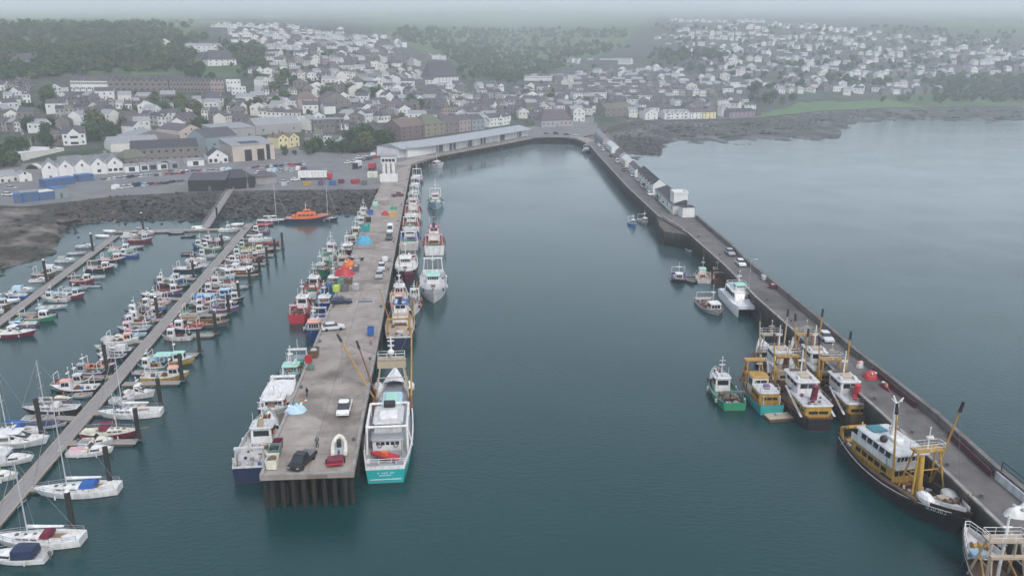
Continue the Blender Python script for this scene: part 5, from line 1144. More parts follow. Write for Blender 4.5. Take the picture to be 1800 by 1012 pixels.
# ------------------------------------------------------------------ marina boats: (row, px, py, kind, L, B, dirn, look, kwargs)
FX = R(4)    # berths lie along the fingers
KIND = dict(open=open_boat, cuddy=cuddy, crab=crabber, yacht=yacht, cruiser=cruiser)
NOUN = dict(open='open boat', cuddy='motor boat', crab='fishing boat', yacht='sailing yacht', cruiser='cabin cruiser')
NAME = dict(open='open_boat', cuddy='motor_boat', crab='fishing_boat', yacht='sailing_yacht', cruiser='cabin_cruiser')
MB_R = [  # right of the central pontoon, near to far
 (28, 972, 'cuddy', 7.5, 2.7, -1, 'white with navy cockpit cover', dict(canopy='navy')),
 (42, 945, 'yacht', 11, 3.5, -1, 'white with maroon hood', dict(hood='maroon', cover='white', mh=10.5)),
 (113, 858, 'yacht', 11.5, 3.6, -1, 'white with bright blue cockpit hood', dict(hood='blue', cover='white', bimini=True, mh=13.5)),
 (160, 788, 'cuddy', 6.8, 2.6, 1, 'white with pinkish cockpit', dict(deck='lightpink', hull='white')),
 (196, 758, 'yacht', 9.2, 3.0, 1, 'cream decked with maroon hull and bowsprit', dict(hull='maroon', band='cream', deck='cream', cabin='cream', cover='maroon', hood='maroon', bowsprit=1.6, mh=7)),
 (218, 723, 'yacht', 10.5, 3.2, -1, 'plain white with two stays', dict(hood=None, cover='white', mh=11)),
 (242, 692, 'cruiser', 5.8, 2.4, 1, 'white with pale hardtop', dict(deck='lightgrey')),
 (200, 704, 'cuddy', 4.4, 2.0, 1, 'grey and boxy', dict(hull='lightgrey', roof='lightgrey')),
 (292, 658, 'crab', 8.6, 3.2, 1, 'yellow hulled with pinkish wheelhouse roof', dict(hull='yellow', band='white', deck='lightgrey', roof='salmon', gear=9, canopy=None)),
 (300, 632, 'crab', 9.6, 3.4, 1, 'yellow hulled with long mint wheelhouse', dict(hull='yellow', band='ochre', deck='paleblue', wall='white', roof='mint', gear=5, canopy='mint')),
 (252, 652, 'open', 4.8, 1.9, 1, 'dark with wooden thwarts', dict(hull='purple', inside='grey')),
 (318, 575, 'crab', 7.4, 2.8, -1, 'navy hulled with pink red deck', dict(hull='navy', band='white', deck='red', roof='white', gear=6)),
 (352, 584, 'open', 5.2, 2.0, 1, 'green with white rim', dict(hull='deckgreen', inside='deckgreen')),
 (372, 566, 'crab', 8.2, 3.1, 1, 'dark workboat with tan gallows', dict(hull='darkgrey', band='tan', deck='brown', wall='tan', roof='tan', gear=14, mastc='tan')),
 (333, 548, 'crab', 6.6, 2.6, 1, 'grey with heaped crab pots', dict(hull='grey', band='lightgrey', deck='deckgreen', gear=16, roof='lightgrey')),
 (390, 545, 'crab', 7.2, 2.8, 1, 'purple decked with white foredeck', dict(hull='purple', band='white', deck='purple', gear=8)),
 (360, 536, 'crab', 6.4, 2.6, -1, 'pale pink housed', dict(hull='brown', wall='lightpink', roof='lightpink', gear=8)),
 (380, 518, 'crab', 11, 3.4, 1, 'bright blue hulled with cream derrick bar', dict(hull='brightblue', band='brightblue', deck='paleblue', wall='paleblue', roof='paleblue', gear=8, mastc='cream')),
 (410, 503, 'open', 6.0, 2.6, 1, 'pale blue with rounded white bow', dict(hull='white', inside='paleblue')),
 (372, 498, 'crab', 8.0, 3.0, -1, 'white rimmed with crimson nets on deck', dict(hull='lightgrey', band='white', deck='deckred', roof='lightpink', gear=12)),
 (398, 476, 'cruiser', 10, 3.4, -1, 'big glossy white', dict(hull='white')),
 (430, 479, 'crab', 7.6, 3.0, 1, 'black hulled with square white wheelhouse', dict(hull='black', band='brown', deck='brown', roof='white')),
 (446, 474, 'open', 5.0, 2.0, 1, 'white with pointed bow', dict(hull='white', inside='purple')),
 (412, 458, 'crab', 8.0, 2.9, -1, 'grey hulled with lilac net heap', dict(hull='grey', band='lightgrey', deck='lightpink', gear=16, roof='lightgrey')),
 (440, 455, 'crab', 7.4, 3.0, 1, 'maroon sided', dict(hull='maroon', band='maroon', deck='deckred', roof='lightgrey', wall='tan', gear=8)),
 (448, 440, 'crab', 8.0, 3.0, 1, 'cream topped with yellow frames', dict(hull='white', band='white', deck='cream', roof='cream', wall='cream', gear=8, mastc='yellow')),
 (420, 434, 'crab', 6.4, 2.5, -1, 'olive decked with grey wheelhouse', dict(hull='deckgreen', band='lime', deck='deckgreen', wall='lightgrey', roof='lightgrey', gear=9)),
 (440, 426, 'open', 5.4, 2.1, -1, 'rusty brown', dict(hull='rust', inside='brown', band='tan')),
 (458, 420, 'cruiser', 7.6, 2.8, 1, 'white with wide flat cabin top', dict(hull='white')),
 (430, 418, 'open', 5.0, 2.0, 1, 'dark green with tall outboard', dict(hull='deckgreen', inside='darkgrey')),
 (478, 424, 'open', 5.0, 2.1, 1, 'red with dark inside', dict(hull='red', inside='deckred', band='red')),
 (470, 436, 'open', 4.8, 2.0, 1, 'black with grey rim', dict(hull='black', inside='grey', band='lightgrey')),
 (452, 407, 'crab', 6.8, 2.6, -1, 'purple black with white console', dict(hull='purple', band='grey', deck='darkgrey', gear=6)),
 (466, 392, 'open', 6.4, 3.0, 1, 'crimson covered', dict(hull='maroon', inside='red', cover='red')),
 (480, 387, 'yacht', 11.5, 3.4, 1, 'navy hulled with white deck', dict(hull='navy', band='white', hood='grey', cover='white', mh=13)),
 (572, 384, 'yacht', 10, 3.2, 1, 'dark hulled with bare mast by the lifeboat', dict(hull='black', band='grey', deck='grey', cabin='white', hood=None, cover='grey', mh=12)),
]
MB_L = [  # left of the central pontoon, near to far
 (8, 832, 'cuddy', 6.0, 2.3, 1, 'white with yellow topped cockpit', dict(canopy='lime')),
 (22, 803, 'cuddy', 7.2, 2.6, 1, 'white with crinkled pale cover', dict(canopy='lightgrey')),
 (-12, 790, 'cuddy', 6.4, 2.4, 1, 'white with blue hood', dict(canopy='blue', hull='blue')),
 (48, 775, 'cruiser', 9.6, 3.3, 1, 'big white with smooth covered deck', dict(canopy='white')),
 (22, 756, 'yacht', 9, 2.9, -1, 'white with thin mast at the left edge', dict(hood='blue', cover='blue', mh=11)),
 (72, 752, 'open', 6.2, 2.4, 1, 'navy covered', dict(cover='navy', hull='lightgrey')),
 (86, 722, 'yacht', 9.4, 3.0, -1, 'black hulled with white deck and stout mast', dict(hull='black', band='white', deck='lightgrey', cabin='lightgrey', hood='white', cover='brown', mh=8.5)),
 (136, 690, 'crab', 8.0, 2.8, -1, 'black hulled with white and salmon foredeck', dict(hull='black', band='white', deck='white', wall='white', roof='salmon', gear=8)),
 (168, 698, 'open', 3.4, 1.6, 1, 'small grey', dict(hull='grey', inside='grey')),
 (142, 668, 'open', 6.6, 2.4, -1, 'black with curved white gunwale', dict(hull='black', inside='purple', band='white')),
 (172, 667, 'open', 5.0, 2.1, 1, 'sky blue covered with white bow', dict(hull='white', cover='brightblue')),
 (154, 652, 'crab', 6.2, 2.4, -1, 'navy with green net heap', dict(hull='navy', band='lightgrey', deck='deckgreen', wall='grey', roof='grey', gear=12)),
 (178, 647, 'crab', 6.4, 2.5, 1, 'dark with orange cabin side', dict(hull='navy', band='white', deck='salmon', wall='salmon', roof='cream', gear=5)),
 (181, 609, 'open', 4.6, 1.9, -1, 'white with high pointed bow', dict(hull='white', inside='lightgrey')),
 (202, 625, 'crab', 5.6, 2.3, -1, 'navy with grey console', dict(hull='navy', wall='lightgrey', roof='grey', deck='grey', gear=8)),
 (216, 612, 'cuddy', 5.6, 2.2, -1, 'lilac grey canopied', dict(hull='navy', canopy='lightgrey', roof='lightgrey')),
 (249, 592, 'open', 4.4, 1.9, 1, 'pale teal', dict(hull='paleblue', inside='paleblue')),
 (228, 582, 'crab', 6.8, 2.6, -1, 'white banded with lilac wheelhouse', dict(hull='navy', band='white', deck='grey', wall='lightpink', roof='lightpink', gear=8)),
 (254, 571, 'open', 6.4, 2.3, 1, 'black with white foredeck', dict(hull='black', inside='lightgrey', band='white')),
 (243, 560, 'crab', 7.0, 2.6, -1, 'grey with white wheelhouse top', dict(hull='lightgrey', deck='grey', gear=10)),
 (240, 548, 'crab', 6.2, 2.5, -1, 'maroon edged', dict(hull='darkgrey', band='maroon', deck='purple', gear=9, roof='white')),
 (262, 538, 'crab', 6.4, 2.5, -1, 'grey with yellow gear boxes', dict(hull='grey', deck='yellow', gear=14, roof='white', wall='lightgrey')),
 (283, 542, 'open', 5.6, 2.2, 1, 'navy blue', dict(hull='navy', inside='blue', band='grey')),
 (276, 527, 'crab', 6.0, 2.4, -1, 'pinkish white', dict(hull='lightpink', deck='lightgrey', gear=8)),
 (296, 512, 'crab', 7.0, 2.7, 1, 'white bowed with dull red net heap', dict(hull='purple', band='white', deck='deckred', gear=12)),
 (310, 500, 'crab', 6.2, 2.4, -1, 'dark with pale foredeck', dict(hull='black', band='grey', deck='deckgreen', gear=7, roof='paleblue')),
 (322, 483, 'open', 7.0, 2.5, 1, 'long white', dict(hull='white', inside='lightgrey', band='white')),
 (336, 471, 'crab', 8.0, 2.7, 1, 'navy hulled with long white deck', dict(hull='navy', band='white', deck='white', gear=4)),
 (345, 455, 'cuddy', 6.2, 2.4, 1, 'white with low screen', dict(hull='white')),
 (362, 447, 'crab', 6.2, 2.5, -1, 'grey with green buoys', dict(hull='grey', deck='deckgreen', gear=12, roof='lightgrey')),
 (368, 435, 'crab', 6.6, 2.5, -1, 'olive and white', dict(hull='deckgreen', band='white', deck='lime', gear=10)),
 (372, 422, 'crab', 7.0, 2.6, -1, 'dark hulled with lilac awning', dict(hull='navy', band='lightpink', deck='lightpink', roof='lightpink', gear=6)),
 (398, 418, 'cuddy', 5.4, 2.2, 1, 'white with rounded cabin', dict(hull='white')),
 (404, 403, 'cruiser', 6.8, 2.5, 1, 'pale grey with white wheel shelter', dict(hull='lightgrey')),
 (430, 392, 'open', 4.6, 2.0, 1, 'white covered', dict(hull='white', cover='white')),
]
ML_R = [  # right of the left pontoon
 (16, 584, 'cruiser', 9.4, 3.2, 1, 'big white with maroon lower hull', dict(hull='maroon', band='white')),
 (66, 557, 'crab', 8.6, 3.0, 1, 'green hulled with piled gear', dict(hull='green', band='lightgrey', deck='grey', gear=14, roof='white')),
 (92, 536, 'open', 7.2, 2.5, 1, 'pale grey', dict(hull='paleblue', inside='lightgrey')),
 (96, 523, 'crab', 6.8, 2.6, -1, 'white with blue spot cover', dict(hull='lightgrey', deck='grey', gear=9, roof='paleblue')),
 (113, 512, 'open', 7.4, 2.6, 1, 'long mint grey', dict(hull='paleblue', inside='paleblue', band='white')),
 (134, 503, 'open', 6.0, 2.3, 1, 'light grey with twin seats', dict(hull='lightgrey', inside='grey')),
 (146, 492, 'crab', 6.4, 2.5, 1, 'dull crimson hulled', dict(hull='maroon', band='lightpink', deck='grey', gear=6)),
 (165, 484, 'open', 6.2, 2.3, 1, 'white with long bow', dict(hull='white', inside='lightgrey')),
 (177, 470, 'crab', 8.0, 2.8, 1, 'grey with black waterline and white cabin', dict(hull='black', band='lightgrey', deck='lightpink', gear=8)),
 (198, 455, 'crab', 7.6, 2.8, 1, 'navy hulled with pinkish deck', dict(hull='navy', band='white', deck='lightpink', gear=8, roof='cream')),
 (214, 438, 'crab', 7.6, 2.8, 1, 'mint hulled with lilac gear', dict(hull='mint', band='white', deck='lightpink', gear=12)),
 (236, 432, 'open', 6.2, 2.3, 1, 'white and dark', dict(hull='darkgrey', inside='lightpink', band='white')),
 (248, 420, 'crab', 7.8, 2.8, 1, 'crimson hulled', dict(hull='maroon', band='lightgrey', deck='grey', gear=8, roof='paleblue')),
 (228, 413, 'cuddy', 5.6, 2.2, 1, 'pale grey canopied', dict(canopy='lightgrey', hull='lightgrey')),
]
ML_L = [  # left of the left pontoon
 (12, 545, 'cuddy', 5.4, 2.2, 1, 'white with flat top', dict(roof='white')),
 (40, 525, 'open', 6.0, 2.3, 1, 'white covered', dict(cover='white')),
 (66, 507, 'cuddy', 6.2, 2.4, 1, 'pale mint with rounded canopy', dict(canopy='paleblue', hull='paleblue')),
 (94, 489, 'cuddy', 5.0, 2.0, 1, 'white with twin portholes', dict(deck='grey')),
 (118, 470, 'cuddy', 5.6, 2.2, 1, 'white with square cabin', dict(canopy='white')),
 (143, 455, 'cuddy', 5.8, 2.2, 1, 'grey with dark cockpit', dict(hull='lightgrey', canopy='grey')),
 (183, 430, 'cuddy', 6.0, 2.3, 1, 'grey and white', dict(hull='grey')),
 (208, 412, 'open', 5.0, 2.0, -1, 'white covered', dict(cover='white')),
 (208, 404, 'open', 4.6, 1.9, -1, 'white upturned', dict(cover='white')),
]
MC = [  # by the cross pontoon
 (230, 404, 'open', 4.8, 2, 1, 'white', dict()), (258, 407, 'cuddy', 5.4, 2.1, 1, 'lilac grey', dict(hull='lightpink')), (286, 405, 'open', 6, 2.2, 1, 'long dark', dict(hull='purple', inside='grey')), (310, 405, 'open', 5.4, 2.1, -1, 'navy', dict(hull='navy', inside='grey')),
 (336, 402, 'open', 5.0, 2.2, 1, 'white', dict()), (348, 397, 'open', 4.4, 2, 1, 'tented white', dict(cover='white')), (356, 398, 'open', 4.4, 2, 1, 'tented white', dict(cover='white')), (332, 412, 'open', 5, 2, 1, 'black', dict(hull='black', inside='darkgrey')), (250, 399, 'open', 4.6, 1.9, -1, 'grey', dict(hull='grey'))]
rngm = random.Random(21)
_occ = []
def settle(p, L, B, line=None, sgn=1):
    """slide a boat a little along the pontoon until it clears its neighbours"""
    c, s = math.cos(FX), math.sin(FX)
    if line:
        a, d = line[0], line[1] - line[0]; xw = a.x + d.x * (p.y - a.y) / d.y; need = L / 2 + 2.0 - (p.x - xw) * sgn
        if need > 0: p = p + Vector((c, s, 0)) * need * sgn
    for k in (0, .6, -.6, 1.2, -1.2, 1.8, -1.8, 2.4, -2.4, 3.2, -3.2):
        q = p + Vector((-s, c, 0)) * k; ok = True
        for r, l, b in _occ:
            d = q - r
            if abs(d.x * c + d.y * s) < (L + l) * .46 and abs(-d.x * s + d.y * c) < (B + b) * .47: ok = False; break
        if ok: _occ.append((q, L, B)); return q
    return None
# further boats filling the berths between those listed above
HC = ['white', 'navy', 'lightgrey', 'grey', 'black', 'maroon', 'deckgreen', 'brown', 'paleblue', 'purple', 'blue']
for rows, pts in ((MB_L, [(118, 678), (196, 596), (272, 553), (236, 566), (332, 443), (350, 463), (302, 491), (266, 516), (284, 500), (318, 468), (62, 735), (96, 700), (356, 430), (222, 597)]), (MB_R, [(266, 642), (296, 590), (350, 562), (328, 532), (398, 531), (358, 508), (424, 466), (404, 446), (458, 432), (442, 412), (424, 408), (376, 484), (306, 560), (232, 708), (170, 772)]), (ML_R, [(40, 566), (80, 548), (122, 520), (156, 499), (190, 467), (224, 446), (206, 446)]), (ML_L, [(28, 535), (54, 516), (108, 480), (160, 442)])):
    for x, y in pts:
        kd = rngm.choice(['crab', 'crab', 'open', 'open', 'cuddy']); h = rngm.choice(HC); d = rngm.choice(HC[:6] + ['wood']); f = rngm.choice(['white', 'salmon', 'paleblue', 'lightgrey', 'cream'])
        nm = lambda c: c.replace('lightgrey', 'pale grey').replace('deckgreen', 'dark green').replace('paleblue', 'pale blue')
        if kd == 'open': rows.append((x, y, kd, rngm.uniform(4.4, 6), rngm.uniform(1.8, 2.2), rngm.choice((1, -1)), '%s with %s inside' % (nm(h), nm(d)), dict(hull=h, inside=d)))
        elif kd == 'crab': rows.append((x, y, kd, rngm.uniform(5.6, 7.4), rngm.uniform(2.4, 2.8), rngm.choice((1, -1)), '%s hulled with %s wheelhouse roof' % (nm(h), nm(f)), dict(hull=h, deck=d if d != 'wood' else 'tan', roof=f, gear=rngm.randint(5, 14))))
        else: rows.append((x, y, kd, rngm.uniform(5, 6.4), 2.3, rngm.choice((1, -1)), '%s with %s foredeck' % (nm(h), nm(f)), dict(hull=h, roof=f)))
for rows, where, grp in ((MB_R, 'right side of central pontoon', 'boats berthed right of the central pontoon'), (MB_L, 'left side of central pontoon', 'boats berthed left of the central pontoon'),
                         (ML_R, 'right side of left pontoon', 'boats berthed right of the left pontoon'), (ML_L, 'left side of left pontoon', 'boats berthed left of the left pontoon'), (MC, 'cross pontoon', 'boats by the cross pontoon')):
    for i, (x, y, kd, L, B, dr, look, kw) in enumerate(sorted(rows, key=lambda r: -r[1] if where != 'cross pontoon' else r[0])):
        zt = .9
        p = P(x, y, zt); p.z = 0; p = settle(p, L, B, *{'right side of central pontoon': ((A0, A1), 1), 'left side of central pontoon': ((A0, A1), -1), 'right side of left pontoon': ((B0, B1), 1), 'left side of left pontoon': ((B0, B1), -1)}.get(where, (None, 1)))
        if p is None: continue
        suffix = '%s from near end, %s' % (ordn(i), where) if where != 'cross pontoon' else '%s from the left along the cross pontoon' % ordn(i).replace('nearest', 'first')
        lab = '%s %s, %s' % (look, NOUN[kd], suffix)
        if len(lab.split()) > 16: lab = '%s, %s' % (look, suffix)
        if len(lab.split()) > 16: lab = ' '.join(look.split()[:6]) + ', ' + suffix
        t = thing(NAME[kd], lab, 'sailing boat' if kd == 'yacht' else 'boat', p, (FX if dr > 0 else FX + math.pi) + rngm.uniform(-.05, .05), grp)
        KIND[kd](t, L, B, rng=random.Random(i * 7 + x), **kw)
# ------------------------------------------------------------------ vehicles and quay gear
GLASSC = glass('car_glass', (.025, .03, .035)); TYRE = RUBBER
def car(p, ang, colour, label, L=4.2, W=1.8, H=1.5, kind='hatch', group=None, cat='car', name='parked_car'):
    t = thing(name, label, cat, p, ang, group); c = paint('car_' + colour, COL[colour], .3, .15, .8); h = W / 2
    prof = {'hatch': [(-.5, .35), (-.5, .85), (-.47, .98), (-.40, 1.0), (.16, 1.0), (.40, .82), (.49, .70), (.5, .35)],
            'pickup': [(-.5, .45), (-.5, .95), (-.47, 1.0), (.20, 1.0), (.30, 1.0), (.45, .9), (.49, .82), (.5, .45)],
            'van': [(-.5, .35), (-.5, 1.2), (-.48, 1.3), (.1, 1.3), (.34, 1.0), (.44, .92), (.5, .8), (.5, .35)]}[kind]
    m = MB(); m.loft([[(x * L, s * h * (1 if z < .9 else .96), z) for x, z in prof] for s in (-1, 1)], closed=True, caps=True); b = m.build('body', c, t)
    g = {'hatch': (-.44, .20, -.32, .06, 1.0, H), 'pickup': (-.10, .32, -.06, .18, 1.0, H + .25), 'van': (-.48, .34, -.47, .16, 1.3, H + .55)}[kind]
    gx0, gx1, tx0, tx1, z0, z1 = g; w0, w1 = h * .94, h * .78
    lo = [(gx0 * L, -w0, z0), (gx1 * L, -w0, z0), (gx1 * L, w0, z0), (gx0 * L, w0, z0)]; hi = [(tx0 * L, -w1, z1), (tx1 * L, -w1, z1), (tx1 * L, w1, z1), (tx0 * L, w1, z1)]
    MB().add(lo + hi, [(0, 1, 5, 4), (1, 2, 6, 5), (2, 3, 7, 6), (3, 0, 4, 7)]).build('windows', GLASSC if kind != 'van' else c, t)
    MB().rbox(tx0 * L - .05, tx1 * L + .05, -w1 - .03, w1 + .03, z1, z1 + .07, .2).build('roof', c, t)
    if kind == 'pickup': MB().box(-.48 * L, -.12 * L, -h * .86, h * .86, .99, 1.012).build('load_bed', C('darkgrey'), t)
    if kind == 'van': pane(t, [Vector(p_) for p_ in ((gx1 * L + .0, -w0 * .9, z0 + .02), (gx1 * L, w0 * .9, z0 + .02), (tx1 * L, w1 * .92, z1 - .05), (tx1 * L, -w1 * .92, z1 - .05))], name='windscreen')
    for s in (-1, 1):
        for x in (-.31, .31):
            w_ = MB().tube((x * L, s * (h - .18), .32), (x * L, s * (h + .01), .32), .33, n=10).build('wheel', TYRE, t)
        MB().box(L * .497, L * .505, s * h * .72 - .18, s * h * .72 + .18, .62, .76).build('headlight', C('lightgrey'), t)
    return t
def lorry(p, ang, cab, box, label, L=9, W=2.5, H=3.6, name='lorry', cat='lorry'):
    t = thing(name, label, cat, p, ang); h = W / 2
    MB().rbox(L / 2 - 2.1, L / 2, -h, h, .6, 3.0, .3).build('cab', C(cab), t); pane(t, [Vector(q) for q in ((L / 2 + .0, -h * .85, 1.8), (L / 2, h * .85, 1.8), (L / 2 - .12, h * .85, 2.75), (L / 2 - .12, -h * .85, 2.75))], .04, name='windscreen')
    MB().box(-L / 2, L / 2 - 2.3, -h, h, 1.1, H).build('box_body', C(box), t); MB().box(-L / 2 + .2, L / 2 - .3, -h * .6, h * .6, .6, 1.09).build('chassis', C('black'), t)
    for x in (L / 2 - 1.2, -L / 2 + 1.2, -L / 2 + 2.5):
        for s in (-1, 1): MB().tube((x, s * (h - .3), .5), (x, s * h, .5), .5, n=12).build('wheel', TYRE, t)
def bin_(p, ang, colour, label, a=1.4, b=1.2, h=1.2, group=None, name='fish_bin', fill=None, cat='bin'):
    """open fish tub: tapered wall, rim, pallet feet, contents"""
    t = thing(name, label, cat, p, ang, group); m = MB(); w_ = .08; z0 = .12
    R_ = lambda e, z: [(-a / 2 + e, -b / 2 + e, z), (a / 2 - e, -b / 2 + e, z), (a / 2 - e, b / 2 - e, z), (-a / 2 + e, b / 2 - e, z)]
    m.loft([R_(.1, z0), R_(0, h), R_(w_, h), R_(w_ + .08, z0 + .15)], closed=True, caps=True).build('tub', C(colour), t)
    f = MB()
    for y in (-b * .35, 0, b * .35): f.box(-a * .45, a * .45, y - .07, y + .07, 0, z0)
    f.build('skid', C('darkgrey'), t)
    if fill: MB().ball((0, 0, h * .72), a * .40, b * .40, h * .34, 0, 10, 5, True).build('net', C(fill), t)
    return t
def heap(p, colour, label, a=3, b=2, h=1.2, seed=1, name='net_heap', cat='nets', ang=0, second=None):
    rng = random.Random(seed); t = thing(name, label, cat, p, ang); m = MB(); nu, nv = 22, 9; vs = []; fs = []
    for j in range(nv):
        r = 1 - j / (nv - 1)
        for i in range(nu):
            an = 2 * math.pi * i / nu; q = r * (1 + .22 * mnoise.noise(Vector((math.cos(an) * 1.7 + seed, math.sin(an) * 1.7, 2))))
            x, y = a / 2 * q * math.cos(an), b / 2 * q * math.sin(an); vs.append((x, y, h * (1 - r ** 3.6) * (.82 + .5 * mnoise.noise(Vector((x * 1.5, y * 1.5, seed * 3))))))
    for j in range(nv - 1):
        for i in range(nu): k = (i + 1) % nu; fs.append((j * nu + i, j * nu + k, j * nu + nu + k, j * nu + nu + i))
    m.add(vs, fs).build('net', C(colour, .6, .9), t, smooth=True)
    for i in range(5): an = rng.uniform(0, 6.28); MB().ball((a * .3 * math.cos(an), b * .3 * math.sin(an), h * .75), .22).build('float', C(second or rng.choice(['orange', 'white', 'yellow'])), t)
    return t
def person(p, ang, label, top='darkgrey', legs='navy', h=1.75):
    t = thing('person', label, 'person', p, ang)
    me = bpy.data.meshes.new('body'); s = h / 1.75
    v = [(0, 0, .92), (0, 0, 1.15), (0, 0, 1.38), (0, 0, 1.50), (.02, 0, 1.62), (0, .09, .90), (.08, .11, .5), (-.02, .12, .08), (.1, .13, .04), (0, -.09, .90), (-.08, -.11, .5), (-.14, -.12, .08), (-.03, -.13, .04), (0, .2, 1.40), (-.03, .26, 1.13), (.08, .25, .90), (0, -.2, 1.40), (.05, -.26, 1.13), (.14, -.25, .92)]
    e = [(0, 1), (1, 2), (2, 3), (3, 4), (0, 5), (5, 6), (6, 7), (7, 8), (0, 9), (9, 10), (10, 11), (11, 12), (2, 13), (13, 14), (14, 15), (2, 16), (16, 17), (17, 18)]
    rad = [.15, .14, .16, .06, .105, .10, .075, .05, .045, .10, .075, .05, .045, .075, .05, .04, .075, .05, .04]
    me.from_pydata([(a * s, b * s, c * s) for a, b, c in v], e, []); o = bpy.data.objects.new('body', me); col.objects.link(o); o.parent = t
    sk = o.modifiers.new('skin', 'SKIN'); o.modifiers.new('sub', 'SUBSURF').levels = 1; o.modifiers['sub'].render_levels = 1
    for i, r in enumerate(rad): me.skin_vertices[0].data[i].radius = (r * s, r * s)
    me.skin_vertices[0].data[0].use_root = True; me.materials.append(C(legs))
    MB().loft([[(r * math.cos(a) * .85, r * math.sin(a), z) for a in [i * math.pi / 5 for i in range(10)]] for z, r in ((.88, .19), (1.1, .20), (1.38, .23), (1.5, .1))], closed=True).build('jacket', C(top), t)
    MB().ball((.0, 0, 1.69 * s), .115, .11, .09, 0, 10, 5, True).build('hair', C('brown'), t)
    return t
up = pa
def FPx(px, py): p = P(px, py, 5.045); return p
# on the fish pier
car(FPx(532, 815), up - .35 + math.pi, 'black', 'black pickup truck parked near the end of the fish pier', 5.0, 1.9, 1.55, 'pickup', name='pickup_truck', cat='pickup')
car(FPx(606, 722), up + math.pi - .02, 'white', 'white pickup truck with dark load bed parked on the right of the fish pier', 5.2, 1.95, 1.6, 'pickup', name='pickup_truck', cat='pickup')
car(FPx(586, 579), R(18), 'lightgrey', 'silver estate car parked beside the blue boat on the fish pier', 4.6, 1.85, 1.5)
car(FPx(601, 533), R(10), 'navy', 'dark navy car parked by the red trawlers on the fish pier', 4.6, 1.9, 1.55)
car(FPx(686, 407), up + math.pi, 'white', 'white van parked on the right of the fish pier', 5.4, 2.0, 1.7, 'van', name='van', cat='van')
car(FPx(684, 420), up, 'darkgrey', 'dark grey pickup behind the white van on the fish pier', 4.9, 1.9, 1.5, 'pickup', name='pickup_truck', cat='pickup')
car(FPx(671, 473), up + math.pi, 'lightgrey', 'silver hatchback with white roof halfway along the fish pier', 4.4, 1.8, 1.6)
car(FPx(667, 487), up + math.pi, 'grey', 'grey saloon car nearer than the silver hatchback on the fish pier', 4.4, 1.8, 1.5)
car(FPx(699, 345), R(20), 'maroon', 'dark red pickup parked across the fish pier', 4.8, 1.9, 1.5, 'pickup', name='pickup_truck', cat='pickup')
tr = thing('boat_trailer', 'red boat trailer at the right corner of the fish pier', 'trailer', FPx(590, 806), up + .1)
m = MB().box(-2.6, -.2, -1.1, 1.1, .45, .6); m.build('frame', C('red'), tr); MB().rbox(-2.4, -1.0, -1.0, 1.0, .6, 1.1, .1).build('cradle', C('maroon'), tr)
MB().box(-.2, 3.0, -.12, .12, .45, .57).build('drawbar', C('red'), tr)
for s in (-1, 1): MB().tube((-1.2, s * 1.1, .35), (-1.2, s * 1.32, .35), .35, n=10).build('wheel', TYRE, tr)
rb = thing('inflatable_boat', 'pale grey inflatable boat sitting on the red trailer', 'boat', FPx(597, 795) + Vector((0, 0, 1.0)), up + .1)
m = MB(); pts = [(-2.6, -.85, .1), (-1, -.88, .1), (.8, -.8, .15), (2.0, -.45, .3), (2.5, 0, .4), (2.0, .45, .3), (.8, .8, .15), (-1, .88, .1), (-2.6, .85, .1)]
m.path(pts, .28, 8); m.build('tube', C('cream'), rb); MB().prism([(-2.5, -.7), (.8, -.7), (2.2, 0), (.8, .7), (-2.5, .7)], -.15, .05).build('floor', C('grey'), rb); outboard(rb, -2.5, .35); MB().rbox(-.5, .3, -.3, .3, .05, .95, .08).build('console', C('black'), rb)
heap(FPx(520, 722), 'paleblue', 'heap of white and pale blue netting at the left edge of the fish pier', 3.4, 2.6, 1.1, 1, second='white')
heap(FPx(528, 708), 'deckgreen', 'flat patch of green netting behind the white net heap', 3.2, 2.0, .3, 2)
person(FPx(540, 697), 1, 'person in dark clothes standing by the green netting on the fish pier', 'black', 'black')
person(FPx(558, 786), 2, 'person in dark clothes walking near the black pickup on the fish pier', 'darkgrey', 'navy')
bin_(FPx(480, 820), up, 'cream', 'cream gear bin nearest the left corner of the fish pier', 2.2, 1.5, 1.5, fill='brown')
bin_(FPx(484, 803), up, 'deckgreen', 'dark green gear bin behind the cream bin', 2.2, 1.5, 1.6, fill='black')
bin_(FPx(489, 788), up, 'maroon', 'maroon gear bin at the left edge of the fish pier', 1.6, 1.3, 1.3)
bin_(FPx(543, 638), up, 'red', 'red gear bin by the left kerb above the netting', 1.6, 1.2, 1.3)
bin_(FPx(552, 626), up, 'brown', 'dark brown tub beside the red gear bin', 2.4, 1.8, 1.5, fill='grey')
bin_(FPx(547, 649), up, 'deckgreen', 'low dark green tub nearer than the red gear bin', 1.4, 1.2, .7)
bin_(FPx(652, 589), up, 'blue', 'bright blue bin by the right kerb of the fish pier', 1.5, 1.3, 1.7)
m = thing('barrier', 'red and white barrier post by the right kerb below the blue bin', 'barrier', FPx(653, 604), up); MB().box(-.9, .9, -.05, .05, .3, 1.1).build('board', C('white'), m); MB().box(-.9, -.5, -.07, .07, .0, 1.2).build('post', C('red'), m); MB().box(.5, .9, -.07, .07, .0, 1.2).build('post', C('red'), m)
G_B = 'dark gear bins on the left of the fish pier'
